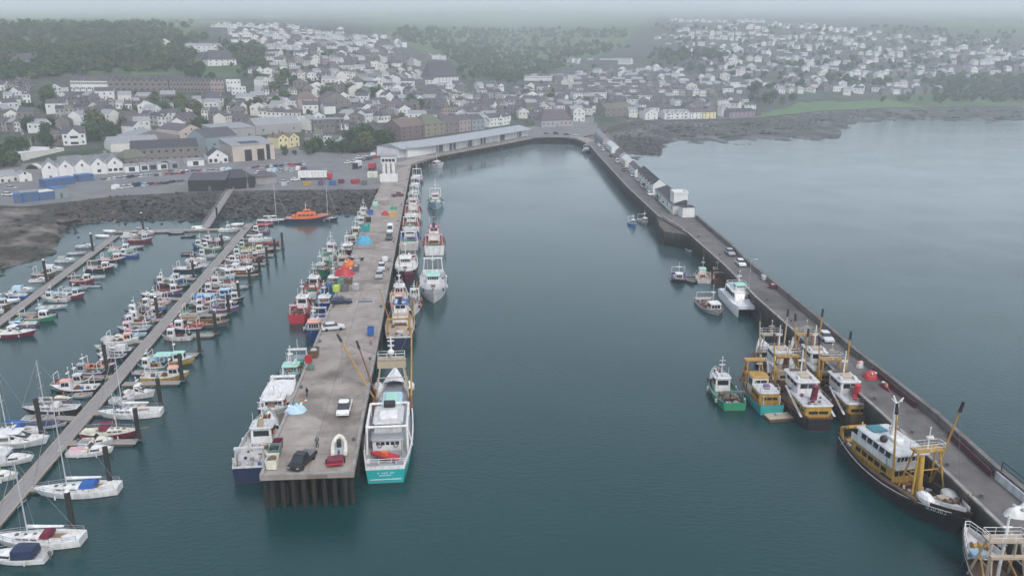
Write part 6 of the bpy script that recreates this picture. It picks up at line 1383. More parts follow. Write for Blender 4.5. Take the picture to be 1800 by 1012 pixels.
for x, y, c, f, l in ((607, 511, 'darkgrey', 'brown', 'dark grey bin nearest the navy parked car'), (626, 509, 'grey', 'lightgrey', 'grey bin with pale net, right of the dark grey bin'), (614, 499, 'brown', 'purple', 'brown bin with purple nets behind the two grey bins'),
                      (600, 500, 'deckgreen', 'green', 'green bin of nets left of the brown bin'), (592, 512, 'lime', 'lime', 'lime green bin at the kerb by the bins'), (626, 476, 'darkgrey', 'grey', 'dark bin beside the red net heap'), (628, 466, 'grey', 'tan', 'grey bin beside the orange net heap'),
                      (652, 377, 'blue', 'navy', 'blue bin of nets by the far left kerb'), (648, 390, 'black', 'black', 'black bin by the far left kerb')): bin_(FPx(x, y), up, c, l, 2.0, 1.7, 1.5, G_B, fill=f)
heap(FPx(606, 483), 'red', 'crimson net heap on the left side of the fish pier', 5, 4, 2.2, 5); heap(FPx(615, 470), 'orange', 'orange net heap just behind the crimson one', 4, 3.2, 2.2, 6)
ob = thing('open_boat', 'dark blue open boat standing ashore on the fish pier', 'boat', FPx(628, 457) + Vector((0, 0, .35)), R(-30)); open_boat(ob, 5.2, 2.1, hull='navy', inside='lightgrey', motor=False)
heap(FPx(640, 428), 'cyan', 'cyan tarpaulin heap at the left edge of the fish pier', 5.2, 4.2, 2.6, 8, 'tarpaulin_heap', 'tarpaulin', second='cyan')
bin_(FPx(643, 405), up, 'teal', 'large teal gear bin beyond the cyan tarpaulin', 4.4, 2.6, 1.8, fill='deckgreen', name='gear_bin')
heap(FPx(677, 378), 'red', 'small red net heap near the yellow one at the pier root', 2.6, 2.4, 1.8, 9); heap(FPx(690, 380), 'yellow', 'yellow gear heap near the pier root', 3, 2.6, 1.8, 10); heap(FPx(692, 368), 'green', 'green gear heap behind the yellow heap', 2.6, 2, 1.6, 11)
bin_(FPx(660, 362), up, 'mint', 'pale mint tub by the pier root kerb', 3.2, 2, 1.4, fill='paleblue')
car(FPx(675, 452), up, 'white', 'small white boat cover shaped like a van top by the right kerb', 2.6, 1.6, 1.2) if 0 else None
bin_(FPx(677, 458), up, 'white', 'white tub at the right kerb of the fish pier', 2.4, 1.6, 1.0, fill='white')
hs_ = thing('steel_plate', 'dark steel drain cover let into the fish pier deck', 'drain cover', FPx(642, 530), up); MB().box(-1.2, 1.2, -2.0, 2.0, .0, .012).build('plate', C('grey'), hs_); MB().box(-.9, .9, -1.7, 1.7, .012, .02).build('grating', C('darkgrey'), hs_)
lc = [(0, 4.4), (120, 4.3)]
# on the stone pier
def SPx(px, py): return P(px, py, 5.045)
sang = R(125)
def sdir(px, py):
    p = P(px, py, 5); i = min(range(len(inn) - 1), key=lambda j: ((inn[j] + inn[j + 1]) / 2 - p).length); return head(inn[i], inn[i + 1])
for x, y, c, k, l in ((1283, 447, 'grey', 'hatch', 'grey hatchback parked on the stone pier above a white car'), (1302, 466, 'white', 'hatch', 'white hatchback parked on the stone pier below a grey car'), (1451, 597, 'lightgrey', 'hatch', 'silver car with dark sides parked alone by the parapet of the stone pier')):
    car(SPx(x, y), sdir(x, y), c, l, 4.5, 1.85, 1.55, k)
for i, (x, y, c, k) in enumerate([(1168, 361, 'white', 'hatch'), (1157, 352, 'green', 'van'), (1142, 343, 'white', 'hatch'), (1130, 330, 'grey', 'van'), (1122, 318, 'white', 'hatch'), (1111, 310, 'lightgrey', 'hatch'), (1097, 301, 'brown', 'hatch'), (1085, 286, 'lightgrey', 'van'), (1074, 276, 'black', 'hatch'), (1060, 265, 'lightgrey', 'hatch'), (1053, 257, 'lightgrey', 'hatch'), (1047, 250, 'black', 'hatch')]):
    car(SPx(x, y), sdir(x, y), c, '%s %s parked by the pier sheds, %s from the white tower' % ({'hatch': 'car'}.get(k, k), 'in ' + c.replace('lightgrey', 'silver'), ordn(i)), 4.3, 1.8, 1.5, k, 'cars parked along the stone pier sheds')
for i, (x, y, c) in enumerate([(1213, 378, 'white'), (1358, 507, 'maroon'), (1344, 492, 'white')]): bin_(SPx(x, y), sdir(x, y), c, ['white bin at the parapet below the white tower', 'dark red bin at the parapet above the raft of trawlers', 'small white bin behind the dark red one'][i], 1.8, 1.4, 1.2, fill='grey')
heap(SPx(1530, 664), 'red', 'crimson net heap against the parapet of the stone pier', 2.6, 1.8, 1.3, 14); heap(SPx(1511, 645), 'lightgrey', 'pale sack of netting against the stone pier parapet', 1.4, 1.2, 1.2, 15)
heap(SPx(1556, 682), 'maroon', 'long maroon net strung along the parapet of the stone pier', 4, .8, .8, 16, ang=sdir(1550, 680))
# lorries and cars of the car park
lorry(P(555, 316, 5.02), R(6), 'red', 'white', 'long white articulated lorry trailer with red cab in the car park', 15, 2.6, 4.0)
lorry(P(628, 296, 5.02), R(80) + math.pi, 'black', 'white', 'white box lorry with black cab driving on the car park', 7.5, 2.4, 3.6)
lorry(P(655, 298, 5.02), R(85), 'red', 'red', 'red lorry parked left of the white kiosk', 7, 2.4, 3.4)
bx = thing('container', 'pale cream storage container between the red lorry and the white kiosk', 'container', P(655, 312, 5.02), R(5)); MB().rbox(-2.2, 2.2, -1.3, 1.3, 0, 2.6, .05).build('shell', C('cream'), bx); MB().box(-.9, .9, -1.36, -1.3, .1, 2.4).build('door', C('lightgrey'), bx)
rngc = random.Random(4)
CARC = ['white', 'black', 'grey', 'lightgrey', 'navy', 'red', 'darkgrey', 'white', 'lightgrey', 'maroon', 'paleblue', 'grey']
def carrow(a, b, n, angj, where, grp, van=.15, z=5.02):
    for i in range(n):
        t_ = i / max(1, n - 1); x, y = a[0] + (b[0] - a[0]) * t_ + rngc.uniform(-1.5, 1.5), a[1] + (b[1] - a[1]) * t_ + rngc.uniform(-.7, .7)
        c = rngc.choice(CARC); k = 'van' if rngc.random() < van else 'hatch'
        car(P(x, y, z) if z else T(x, y), angj + rngc.uniform(-.15, .15), c, '%s %s parked %s, %s from the left' % (c.replace('lightgrey', 'silver').replace('paleblue', 'pale blue').replace('darkgrey', 'dark grey'), 'van' if k == 'van' else 'car', where, ordn(i).replace('nearest', 'first')), rngc.uniform(4, 4.7), 1.8, rngc.uniform(1.4, 1.6), k, grp)
carrow((185, 319), (330, 306), 17, R(95), 'in the row below the white sheds', 'cars parked below the white sheds')
carrow((205, 333), (318, 321), 10, R(80), 'in front row of left car park', 'cars in the front row of the left car park')
carrow((300, 305), (402, 301), 11, R(95), 'before the white gabled house', 'cars before the white gabled house')
carrow((445, 297), (535, 290), 12, R(95), 'in the row below the fire station', 'cars below the fire station')
carrow((455, 306), (535, 299), 9, R(85), 'beside the black shed', 'cars beside the black shed', .3)
carrow((612, 288), (672, 276), 6, R(60), 'in the far corner of the car park', 'cars in the far corner of the car park', .3)
carrow((630, 279), (668, 271), 4, R(70), 'behind the red lorry', 'cars behind the red lorry')
carrow((15, 345), (20, 333), 2, R(0), 'at the far left edge', 'cars at the far left edge')
carrow((60, 300), (80, 312), 2, R(90), 'by the cream hall arch', 'cars by the cream hall')
carrow((945, 236), (1012, 238), 5, R(8), 'at the head of the quay', 'cars at the head of the quay')
carrow((775, 265), (800, 259), 2, R(20), 'in front of the fish market', 'cars in front of the fish market')
carrow((500, 322), (520, 318), 2, R(20), 'beside the hexagonal hut', 'cars beside the hexagonal hut')
heap(P(1798, 905, 5.05), 'white', 'white tarpaulin bundle on the stone pier at the right edge of the frame', 4.5, 2.2, 1.5, 31, 'tarpaulin_heap', 'tarpaulin', second='grey')
for i, (x, y, c) in enumerate([(540, 327, 'yellow'), (585, 325, 'blue'), (600, 322, 'maroon'), (625, 322, 'red'), (640, 324, 'darkgrey'), (565, 325, 'purple'), (500, 327, 'lightgrey')]):
    bin_(P(x, y, 5.02), rngc.uniform(0, 1), c, '%s storage tub on the car park edge, %s from the left' % (c.replace('darkgrey', 'dark grey').replace('lightgrey', 'light grey'), ['third', 'fifth', 'sixth', 'seventh', 'last', 'fourth', 'first'][i]), rngc.uniform(2, 4), 1.8, 1.6, 'storage tubs on the car park edge')
# ------------------------------------------------------------------ the town
def wallm(n, c, d=.35): return paint('wall_' + n, c, .9, d, .35, (c[0] * .62, c[1] * .6, c[2] * .57), streak=.5)
WALLS = dict(white=wallm('white', (.68, .68, .665)), cream=wallm('cream', (.64, .62, .57)), grey=wallm('grey', (.34, .33, .33)), granite=ramp_mat('granite', [(.3, (.11, .10, .095)), (.55, (.20, .185, .175)), (.8, (.30, .28, .26))], scale=.9, rough=.9),
             pink=wallm('pink', (.34, .275, .27)), ochre=wallm('ochre', (.26, .225, .18)), brick=wallm('brick', (.165, .125, .12)), teal=wallm('teal', (.24, .285, .30)), yellow=wallm('yellow', (.70, .62, .36)), purple=wallm('purple', (.26, .22, .25)), blue=wallm('blue', (.07, .13, .26)), black=wallm('black', (.03, .032, .038)), beige=wallm('beige', (.50, .43, .38)))
def roofm(n, a, b, c): return ramp_mat('roof_' + n, [(.3, a), (.55, b), (.8, c)], scale=.7, rough=.8, stretch=(1, 1, 2.5), bump=.3)
ROOFS = dict(slate=roofm('slate', (.055, .053, .06), (.088, .084, .094), (.13, .126, .135)), dark=roofm('dark', (.035, .035, .042), (.06, .058, .066), (.09, .087, .095)), purple=roofm('purple', (.08, .067, .075), (.115, .098, .107), (.155, .136, .143)),
             pale=roofm('pale', (.20, .21, .22), (.27, .275, .285), (.34, .345, .35)), tile=roofm('tile', (.12, .085, .075), (.165, .12, .105), (.21, .16, .14)), moss=roofm('moss', (.09, .10, .07), (.14, .14, .105), (.18, .17, .14)), white=roofm('white', (.5, .5, .5), (.62, .62, .62), (.7, .7, .7)), blue=roofm('blue', (.05, .10, .24), (.08, .15, .32), (.1, .18, .36)))
RN = dict(slate='slate', dark='dark slate', purple='purplish slate', pale='pale grey', tile='brown tiled', moss='mossy', white='white', blue='blue')
WIN = glass('window_glass', (.03, .035, .045)); DOOR = C('darkgrey')
def roof_mb(kind, w, d, z, rh, ov=.35):
    m = MB(); a, b, c, e = -w / 2 - ov, w / 2 + ov, -d / 2 - ov, d / 2 + ov; zz = z - .12
    if kind == 'gable':      # ridge along the front
        m.add([(a, c, zz), (b, c, zz), (b, e, zz), (a, e, zz), (a, 0, z + rh), (b, 0, z + rh)], [(0, 1, 5, 4), (2, 3, 4, 5), (0, 4, 3), (1, 2, 5), (3, 2, 1, 0)][:2])
    elif kind == 'front':    # gable end towards the front
        m.add([(a, c, zz), (b, c, zz), (b, e, zz), (a, e, zz), (0, c, z + rh), (0, e, z + rh)], [(3, 0, 4, 5), (1, 2, 5, 4)])
    elif kind == 'hip':
        r = min(w, d) * .42 if w > d else w * .3
        m.add([(a, c, zz), (b, c, zz), (b, e, zz), (a, e, zz), (a + r, 0, z + rh), (b - r, 0, z + rh)], [(0, 1, 5, 4), (2, 3, 4, 5), (3, 0, 4), (1, 2, 5), (3, 2, 1, 0)])
    elif kind == 'mono': m.add([(a, c, zz), (b, c, zz), (b, e, zz), (a, e, zz), (a, e, z + rh), (b, e, z + rh)], [(0, 1, 5, 4), (3, 2, 1, 0), (2, 3, 4, 5), (0, 4, 3), (1, 2, 5)])
    else: m.box(a + .2, b - .2, c + .2, e - .2, z + .003, z + .3)
    return m
def bld(p, ang, w, d, h, wall, roof, kind='gable', rh=None, floors=2, nw=3, chim=1, label=None, cat='house', group=None, name='house', detail=1, gables=0, door=True, sink=4, dormers=0, winw=1.0, winh=1.25, gw=None, sides=0):
    """a building: front faces local -y; wall, roof (> chimney), windows, door"""
    t = thing(name, label, cat, p, ang, group); W_ = WALLS[wall]; Rf = ROOFS[roof]; rh = rh if rh is not None else (d if kind == 'gable' else w) * .30
    m = MB(); m.box(-w / 2, w / 2, -d / 2, d / 2, -sink, h)
    if kind == 'front': m.add([(-w / 2, -d / 2, h), (w / 2, -d / 2, h), (0, -d / 2, h + rh * .94), (-w / 2, d / 2, h), (w / 2, d / 2, h), (0, d / 2, h + rh * .94)], [(0, 1, 2), (5, 4, 3)])
    if kind == 'gable': m.add([(-w / 2, -d / 2, h), (-w / 2, d / 2, h), (-w / 2, 0, h + rh * .94), (w / 2, -d / 2, h), (w / 2, d / 2, h), (w / 2, 0, h + rh * .94)], [(1, 0, 2), (3, 4, 5)])
    wl = m.build('wall', W_, t); ov = .04 if kind == 'gable' else (.02 if kind == 'front' else .3)
    r = roof_mb(kind, w, d, h, rh, ov if detail else .1)
    if kind in ('gable', 'front'):   # verge: let the gable wall show by starting the sheet inside the wall face
        pass
    rf = r.build('roof', Rf, t)
    for i in range(chim):
        x = (-w / 2 + .6) if i == 0 else w / 2 - .6; cm = MB().box(x - .45, x + .45, -.35, .35, h + rh * .55, h + rh + 1.0)
        for k in (-.2, .2): cm.tube((x + k, 0, h + rh + 1.0), (x + k, 0, h + rh + 1.35), .12, n=6)
        cm.build('chimney', W_ if wall in ('granite', 'grey') else WALLS['granite' if i or wall == 'cream' else 'brick'], rf)
    fh = h / floors
    for f in range(floors):
        for i in range(nw):
            x = -w / 2 + w * (i + .5) / nw; z = f * fh + fh * .38
            if f == 0 and door and i == nw // 2:
                MB().box(x - .5, x + .5, -d / 2 - .05, -d / 2 + .02, 0, 2.1).build('door', DOOR, t); continue
            MB().box(x - winw / 2, x + winw / 2, -d / 2 - .05, -d / 2 + .02, z, z + winh).build('window', WIN, t)
        for sgn in ((-1, 1) if sides else ()):
            for i in range(sides):
                y = -d / 2 + d * (i + .5) / sides; z = f * fh + fh * .38
                MB().box(sgn * w / 2 - .03, sgn * w / 2 + .04, y - winw / 2, y + winw / 2, z, z + winh).build('window', WIN, t)
    if kind == 'front' and detail: MB().box(-.4, .4, -d / 2 - .05, -d / 2 + .02, h + .1, h + 1.1).build('window', WIN, t)
    for i in range(gables):          # small front gables
        x = -w / 2 + w * (i + .5) / gables; g = gw or min(w / gables * .42, 1.6); zt = h + rh * .75
        gm = MB().add([(x - g, -d / 2 - .5, h - .2), (x + g, -d / 2 - .5, h - .2), (x, -d / 2 - .5, zt), (x - g, -d / 2 + .02, h - .2), (x + g, -d / 2 + .02, h - .2), (x - g, -d / 2 - .5, 0), (x + g, -d / 2 - .5, 0), (x - g, -d / 2 + .02, 0), (x + g, -d / 2 + .02, 0)], [(0, 1, 2), (5, 6, 1, 0), (6, 8, 4, 1), (7, 5, 0, 3)]).build('bay', W_, t)
        MB().add([(x - g - .15, -d / 2 - .6, h - .3), (x, -d / 2 - .6, zt + .1), (x + g + .15, -d / 2 - .6, h - .3), (x - g - .15, 0, h - .3), (x, -.2, zt + .1), (x + g + .15, 0, h - .3)], [(0, 1, 4, 3), (1, 2, 5, 4)]).build('roof', Rf, gm)
        for f in range(floors): MB().box(x - g * .6, x + g * .6, -d / 2 - .56, -d / 2 - .48, f * fh + .8, f * fh + 2.1).build('window', WIN, gm)
    for i in range(dormers):
        x = -w / 2 + w * (i + .5) / dormers; z0 = h + rh * .25; y0 = -d / 2 * .72
        dm = MB().box(x - .7, x + .7, y0, y0 + 1.8, z0 - .6, z0 + 1.1).build('dormer', W_, rf); MB().box(x - .5, x + .5, y0 - .05, y0 + .02, z0, z0 + .9).build('window', WIN, dm)
    return t
STUFF = dict(v=[], f=[], m=[])
def far_house(p, ang, w, d, h, wi, ri, kind, rh):
    """one of the many small far houses kept in a single object"""
    m = MB().box(-w / 2, w / 2, -d / 2, d / 2, -3, h, wi)
    if kind == 'gable': m.add([(-w / 2, -d / 2, h), (-w / 2, d / 2, h), (-w / 2, 0, h + rh), (w / 2, -d / 2, h), (w / 2, d / 2, h), (w / 2, 0, h + rh)], [(1, 0, 2), (3, 4, 5)], wi)
    if kind == 'front': m.add([(-w / 2, -d / 2, h), (w / 2, -d / 2, h), (0, -d / 2, h + rh), (-w / 2, d / 2, h), (w / 2, d / 2, h), (0, d / 2, h + rh)], [(0, 1, 2), (5, 4, 3)], wi)
    r = roof_mb(kind, w, d, h, rh + .1, .02); m.add(r.v, r.f, ri)
    for i in range(3): x = -w / 2 + w * (i + .5) / 3; m.box(x - .5, x + .5, -d / 2 - .05, -d / 2 + .02, h * .6, h * .6 + 1.2, 3)
    c, s = math.cos(ang), math.sin(ang); o = len(STUFF['v'])
    STUFF['v'] += [(p.x + x * c - y * s, p.y + x * s + y * c, p.z + z) for x, y, z in m.v]; STUFF['f'] += [tuple(i + o for i in f) for f in m.f]; STUFF['m'] += m.m
PAL = dict(w=[('white', 7), ('cream', 2), ('grey', 2), ('granite', 1)], g=[('granite', 6), ('grey', 3), ('white', 2), ('pink', 1)], m=[('white', 4), ('granite', 3), ('grey', 2), ('cream', 1), ('pink', 1)], c=[('pink', 2), ('ochre', 2), ('teal', 1), ('granite', 2), ('white', 1), ('purple', 2)])
HROWS = [ # x0,y0,x1,y1,n,palette, kinds, width factor
 (2, 158, 58, 157, 4, 'g', 'gh', .8), (8, 184, 56, 181, 3, 'w', 'gf', .9), (0, 228, 48, 232, 4, 'm', 'gf', .85), (100, 208, 148, 204, 3, 'g', 'g', .95), (152, 212, 200, 208, 3, 'c', 'g', .95), (160, 190, 262, 190, 7, 'm', 'gf', .85), (100, 183, 150, 184, 3, 'g', 'gf', .9),
 (254, 216, 298, 221, 3, 'm', 'g', .95), (92, 254, 128, 252, 2, 'g', 'g', .95), (356, 208, 400, 213, 3, 'm', 'fg', .7), (20, 262, 60, 258, 2, 'g', 'g', .8),
 (372, 48, 525, 50, 14, 'w', 'fg', .75), (388, 60, 575, 62, 15, 'w', 'gf', .8), (462, 70, 645, 71, 14, 'w', 'gf', .85), (470, 81, 650, 80, 12, 'w', 'gf', .8), (600, 90, 705, 96, 8, 'm', 'g', .85), (470, 95, 585, 96, 8, 'm', 'gf', .75), (668, 66, 712, 86, 4, 'w', 'fg', .8),
 (515, 110, 610, 112, 6, 'm', 'gf', .8), (612, 110, 692, 108, 6, 'g', 'g', .95), (698, 116, 738, 113, 3, 'w', 'gf', .9), (742, 102, 782, 104, 3, 'm', 'gf', .8), (472, 122, 522, 122, 3, 'w', 'gf', .8), (478, 140, 552, 142, 5, 'w', 'fg', .85), (550, 136, 626, 138, 5, 'w', 'g', .95), (626, 140, 692, 138, 5, 'g', 'g', 1.), (446, 172, 522, 172, 5, 'w', 'gf', .75), (572, 158, 622, 162, 4, 'g', 'fg', .9),
 (696, 150, 738, 134, 5, 'w', 'g', 1.), (775, 178, 856, 178, 6, 'w', 'gf', .8), (836, 158, 884, 160, 4, 'm', 'gf', .85), (716, 168, 748, 180, 3, 'g', 'gh', .9), (640, 195, 722, 197, 6, 'g', 'g', .95), (612, 206, 664, 208, 4, 'g', 'gh', .9), (456, 210, 530, 213, 5, 'w', 'g', 1.), (536, 252, 602, 256, 4, 'w', 'gf', .8), (612, 235, 660, 236, 3, 'g', 'gh', .8),
 (760, 205, 886, 206, 9, 'c', 'gf', .95), (790, 222, 850, 225, 5, 'c', 'gf', .95), (892, 200, 940, 205, 4, 'c', 'gh', .9), (800, 190, 900, 190, 7, 'm', 'gf', .9), (840, 172, 905, 172, 5, 'm', 'gh', .85), (890, 185, 990, 183, 7, 'g', 'gh', .9), (905, 170, 968, 168, 5, 'm', 'gh', .85),
 (990, 108, 1022, 112, 3, 'w', 'gf', .9), (1022, 113, 1110, 113, 8, 'm', 'g', 1.), (922, 142, 1002, 143, 7, 'w', 'g', 1.), (1000, 134, 1048, 135, 4, 'm', 'gh', .9), (1085, 128, 1160, 125, 5, 'w', 'f', .85), (1010, 148, 1130, 148, 11, 'g', 'g', 1.), (1132, 140, 1250, 142, 10, 'm', 'gf', .95), (1000, 158, 1120, 160, 11, 'g', 'g', 1.), (1122, 154, 1250, 156, 11, 'g', 'gf', .95), (1005, 174, 1062, 172, 4, 'w', 'g', 1.), (1068, 177, 1180, 178, 9, 'm', 'g', .98), (1010, 166, 1130, 167, 9, 'g', 'g', 1.), (1132, 166, 1250, 168, 10, 'g', 'gf', .95), (1180, 184, 1300, 185, 8, 'm', 'gf', .9), (1040, 190, 1062, 190, 2, 'g', 'g', .9),
 (1165, 38, 1345, 40, 14, 'w', 'fg', .75), (1205, 50, 1350, 52, 11, 'w', 'gf', .8), (1150, 68, 1280, 70, 11, 'w', 'gf', .8), (1210, 60, 1350, 62, 12, 'w', 'gf', .75), (1280, 72, 1350, 74, 6, 'w', 'gf', .75), (1165, 82, 1300, 83, 7, 'w', 'gf', .6), (1285, 92, 1352, 94, 6, 'w', 'fg', .8), (1268, 107, 1352, 108, 6, 'm', 'hg', .8), (1232, 112, 1262, 112, 3, 'm', 'g', .9), (1240, 133, 1350, 132, 8, 'm', 'gh', .75), (1282, 150, 1350, 150, 5, 'm', 'gh', .75),
 (1350, 46, 1500, 58, 12, 'w', 'gf', .8), (1350, 67, 1502, 72, 14, 'w', 'gf', .75), (1350, 82, 1440, 88, 8, 'w', 'gf', .8), (1410, 84, 1475, 88, 5, 'm', 'hg', .8), (1505, 70, 1540, 70, 3, 'w', 'gf', .8), (1555, 72, 1652, 80, 8, 'w', 'gf', .75), (1480, 97, 1640, 103, 12, 'w', 'gf', .75), (1365, 106, 1470, 106, 8, 'w', 'gf', .75), (1515, 108, 1612, 107, 7, 'w', 'fg', .75), (1630, 97, 1712, 97, 7, 'g', 'g', .85), (1725, 92, 1815, 98, 7, 'w', 'gf', .75), (1730, 104, 1815, 108, 6, 'w', 'gf', .75), (1660, 128, 1745, 126, 6, 'g', 'f', .85), (1762, 124, 1815, 124, 4, 'g', 'hg', .85),
 (1360, 124, 1470, 126, 7, 'g', 'hg', .8), (1472, 133, 1602, 132, 10, 'm', 'fg', .75), (1378, 142, 1442, 146, 4, 'g', 'hf', .8), (1440, 160, 1475, 160, 2, 'g', 'hg', .8), (1490, 158, 1530, 158, 3, 'w', 'fg', .85), (1556, 152, 1592, 152, 3, 'w', 'gf', .85), (1604, 164, 1655, 163, 3, 'g', 'hg', .75), (1362, 162, 1412, 164, 3, 'w', 'hg', .75), (1545, 165, 1600, 165, 3, 'g', 'g', .8)]
ROWN = {}
def region(x): return 'left hillside' if x < 440 else 'middle left slope' if x < 740 else 'town centre' if x < 1000 else 'quarter above stone pier' if x < 1262 else 'right hillside' if x < 1560 else 'far right hillside'
for reg in set(region((r[0] + r[2]) / 2) for r in HROWS):
    rs = sorted([i for i, r in enumerate(HROWS) if region((r[0] + r[2]) / 2) == reg], key=lambda i: -(HROWS[i][1] + HROWS[i][3]))
    for k, i in enumerate(rs): ROWN[i] = (k, reg)
rngh = random.Random(12); CAND = []
KIN = dict(g='gable', f='front', h='hip')
for ri, (x0, y0, x1, y1, n, pal, kinds, wf) in enumerate(HROWS):
    A, B_ = T(x0, y0), T(x1, y1); ang0 = head(A, B_); sp0 = (B_ - A).xy.length / n
    for i in range(n):
        u = (i + .5) / n; jy = rngh.uniform(-1.6, 1.6) if wf < .94 else 0
        p = T(x0 + (x1 - x0) * u, y0 + (y1 - y0) * u + jy); w_ = min(sp0 * wf - .03, 15) * (rngh.uniform(.82, 1.1) if wf < .94 else 1)
        cs = [c for c, k in PAL[pal] for _ in range(k)]; wall = rngh.choice(cs); kd = KIN[rngh.choice(kinds[0] * 2 + kinds)]
        far = p.y > 900
        rf = rngh.choice(['slate', 'slate', 'slate', 'purple', 'purple', 'dark', 'pale', 'moss'] + (['tile'] if pal == 'c' else []))
        CAND.append(dict(p=p, ang=ang0 + (rngh.uniform(-.22, .22) if wf < .94 else 0), w=max(w_, 4.2), d=rngh.uniform(7, 9.5), h=rngh.choice([5, 5.4, 5.8, 3.4] if wf < .94 else [5.4, 5.6]), wall=wall, roof=rf, kind=kd, row=ri, i=i, n=n))
NFIXED = 0
CAND.sort(key=lambda c: c['p'].y / (c['w'] * (c['h'] + 2.5)) ** .5)
IND = CAND[:232]; REST = CAND[232:]
wl_i = ['white', 'granite', 'cream']
for c in REST: far_house(c['p'], c['ang'], c['w'], c['d'], c['h'], wl_i.index({'grey': 'granite', 'pink': 'cream', 'ochre': 'cream', 'teal': 'granite', 'purple': 'granite'}.get(c['wall'], c['wall'])), 4 if c['roof'] in ('slate', 'dark') else 5, c['kind'], c['w'] * .3 if c['kind'] == 'front' else c['d'] * .3)
LMK = [(780, 145, 'white hotel'), (540, 188, 'big pink house'), (1118, 122, 'granite chapel'), (1500, 188, 'green field'), (1270, 200, 'octagonal pavilion'), (508, 258, 'yellow houses'), (727, 240, 'brick net loft'), (424, 165, 'stepped apartments'), (250, 150, 'long terrace'), (830, 243, 'fish market'), (980, 220, 'quay building'), (1088, 200, 'granite net loft'), (270, 255, 'wide warehouse'), (130, 252, 'large white gabled house'),
       (590, 190, 'big grey hall'), (1672, 125, 'tall two gabled house'), (363, 88, 'sprawling villa'), (580, 228, 'flat granite block'), (40, 118, 'lone hipped villa'), (1304, 208, 'round windowed building'), (675, 214, 'four windowed cottage')]
def pix(p):
    d = p - Vector((0, 0, CAMZ)); f = d.y * CT - d.z * ST; return 900 + FPX * d.x / f, 506 + FPX * (-d.y * ST - d.z * CT) / f
_lab = {}
for c in IND:
    x, y = pix(c['p']); q = min(LMK, key=lambda l: math.hypot(l[0] - x, (l[1] - y) * 1.8)); dx, dy = x - q[0], (q[1] - y) * 1.8; a = int(round(math.atan2(dy, dx) / (math.pi / 4))) % 8
    c['dist'] = math.hypot(dx, dy); c['dirn'] = ['right of', 'above right of', 'above', 'above left of', 'left of', 'below left of', 'below', 'below right of'][a]
    wn = c['wall']; c['base'] = '%s %s house with %s roof' % (wn, {'gable': 'gabled', 'front': 'gable-fronted', 'hip': 'hipped'}[c['kind']], RN[c['roof']]); c['lm'] = q[2]
    _lab.setdefault((c['base'], c['dirn'], q[2]), []).append(c)
for (b_, d_, l_), cs in _lab.items():
    cs.sort(key=lambda c: c['dist'])
    for i, c in enumerate(cs): c['label'] = '%s, %s %s the %s' % (b_, 'just' if len(cs) == 1 else ordn(i) + (' nearest' if i else '') + '', d_, l_)
for c in IND:
    k, reg = ROWN[c['row']]; near = c['p'].y < 640
    wn = {'granite': 'granite', 'grey': 'grey rendered'}.get(c['wall'], c['wall'])
    bld(c['p'], c['ang'], c['w'], c['d'], c['h'], c['wall'], c['roof'], c['kind'], floors=2 if c['h'] > 4 else 1, nw=3 if c['w'] > 6 else 2, chim=rngh.choice([1, 1, 2]) if c['p'].y < 1000 else 1, label=c['label'], group='houses of the hillside town', detail=1, sides=2 if near else 0, dormers=1 if rngh.random() < .12 else 0)
FILL = [([(0, 150), (60, 165), (120, 172), (340, 180), (440, 180), (440, 225), (350, 230), (200, 240), (60, 240), (0, 235)], 150), ([(370, 52), (560, 52), (650, 62), (712, 92), (700, 118), (480, 118), (466, 80), (395, 74)], 150), ([(440, 120), (700, 112), (740, 150), (730, 205), (600, 235), (460, 225), (440, 180)], 210),
    ([(740, 150), (900, 165), (1000, 130), (1260, 120), (1340, 190), (1110, 205), (1000, 205), (900, 225), (700, 232)], 620), ([(1150, 40), (1350, 40), (1640, 60), (1820, 85), (1820, 128), (1640, 140), (1600, 165), (1420, 168), (1340, 165), (1260, 150)], 420)]
occ = {}
def put(p): occ.setdefault((int(p.x // 12), int(p.y // 12)), []).append(p)
def free(p, r):
    a, b = int(p.x // 12), int(p.y // 12)
    return all((q.xy - p.xy).length > r for i in (-1, 0, 1) for j in (-1, 0, 1) for q in occ.get((a + i, b + j), []))
for c in CAND: put(c['p'])
for o_ in list(col.objects):
    if o_.get('label') and o_.type == 'EMPTY' and o_.get('category') not in (None, 'boat', 'car') and o_.location.z > 4 and o_.location.y > 300: put(o_.location)
for poly, n in FILL:
    xs, ys = [a for a, _ in poly], [b for _, b in poly]
    for _ in range(n):
        x, y = rngh.uniform(min(xs), max(xs)), rngh.uniform(min(ys), max(ys))
        if not inpoly(x, y, poly) or inpoly(x, y, GREEN): continue
        p = T(x, y)
        if not free(p, 9.5): continue
        put(p); mid = 740 < x < 1260; far_house(p, round(rngh.uniform(-.6, .6) * 3) / 3 + rngh.uniform(-.1, .1) + (1.57 if rngh.random() < .25 else 0), rngh.uniform(8, 13), rngh.uniform(7, 9), rngh.choice([5.2, 5.6, 3.4]), rngh.choice([0, 1, 1, 1, 2] if mid else [0, 0, 1, 2]), rngh.choice([4, 4, 5]), rngh.choice(['gable', 'gable', 'front']), 2.6)
me = bpy.data.meshes.new('distant_houses'); me.from_pydata(STUFF['v'], [], STUFF['f'])
for k in ('white', 'granite', 'cream'): me.materials.append(WALLS[k])
me.materials.append(WIN); me.materials.append(ROOFS['slate']); me.materials.append(ROOFS['pale'])
me.polygons.foreach_set('material_index', STUFF['m']); me.update(); o = bpy.data.objects.new('distant_houses', me); col.objects.link(o); tag(o, kind='stuff')
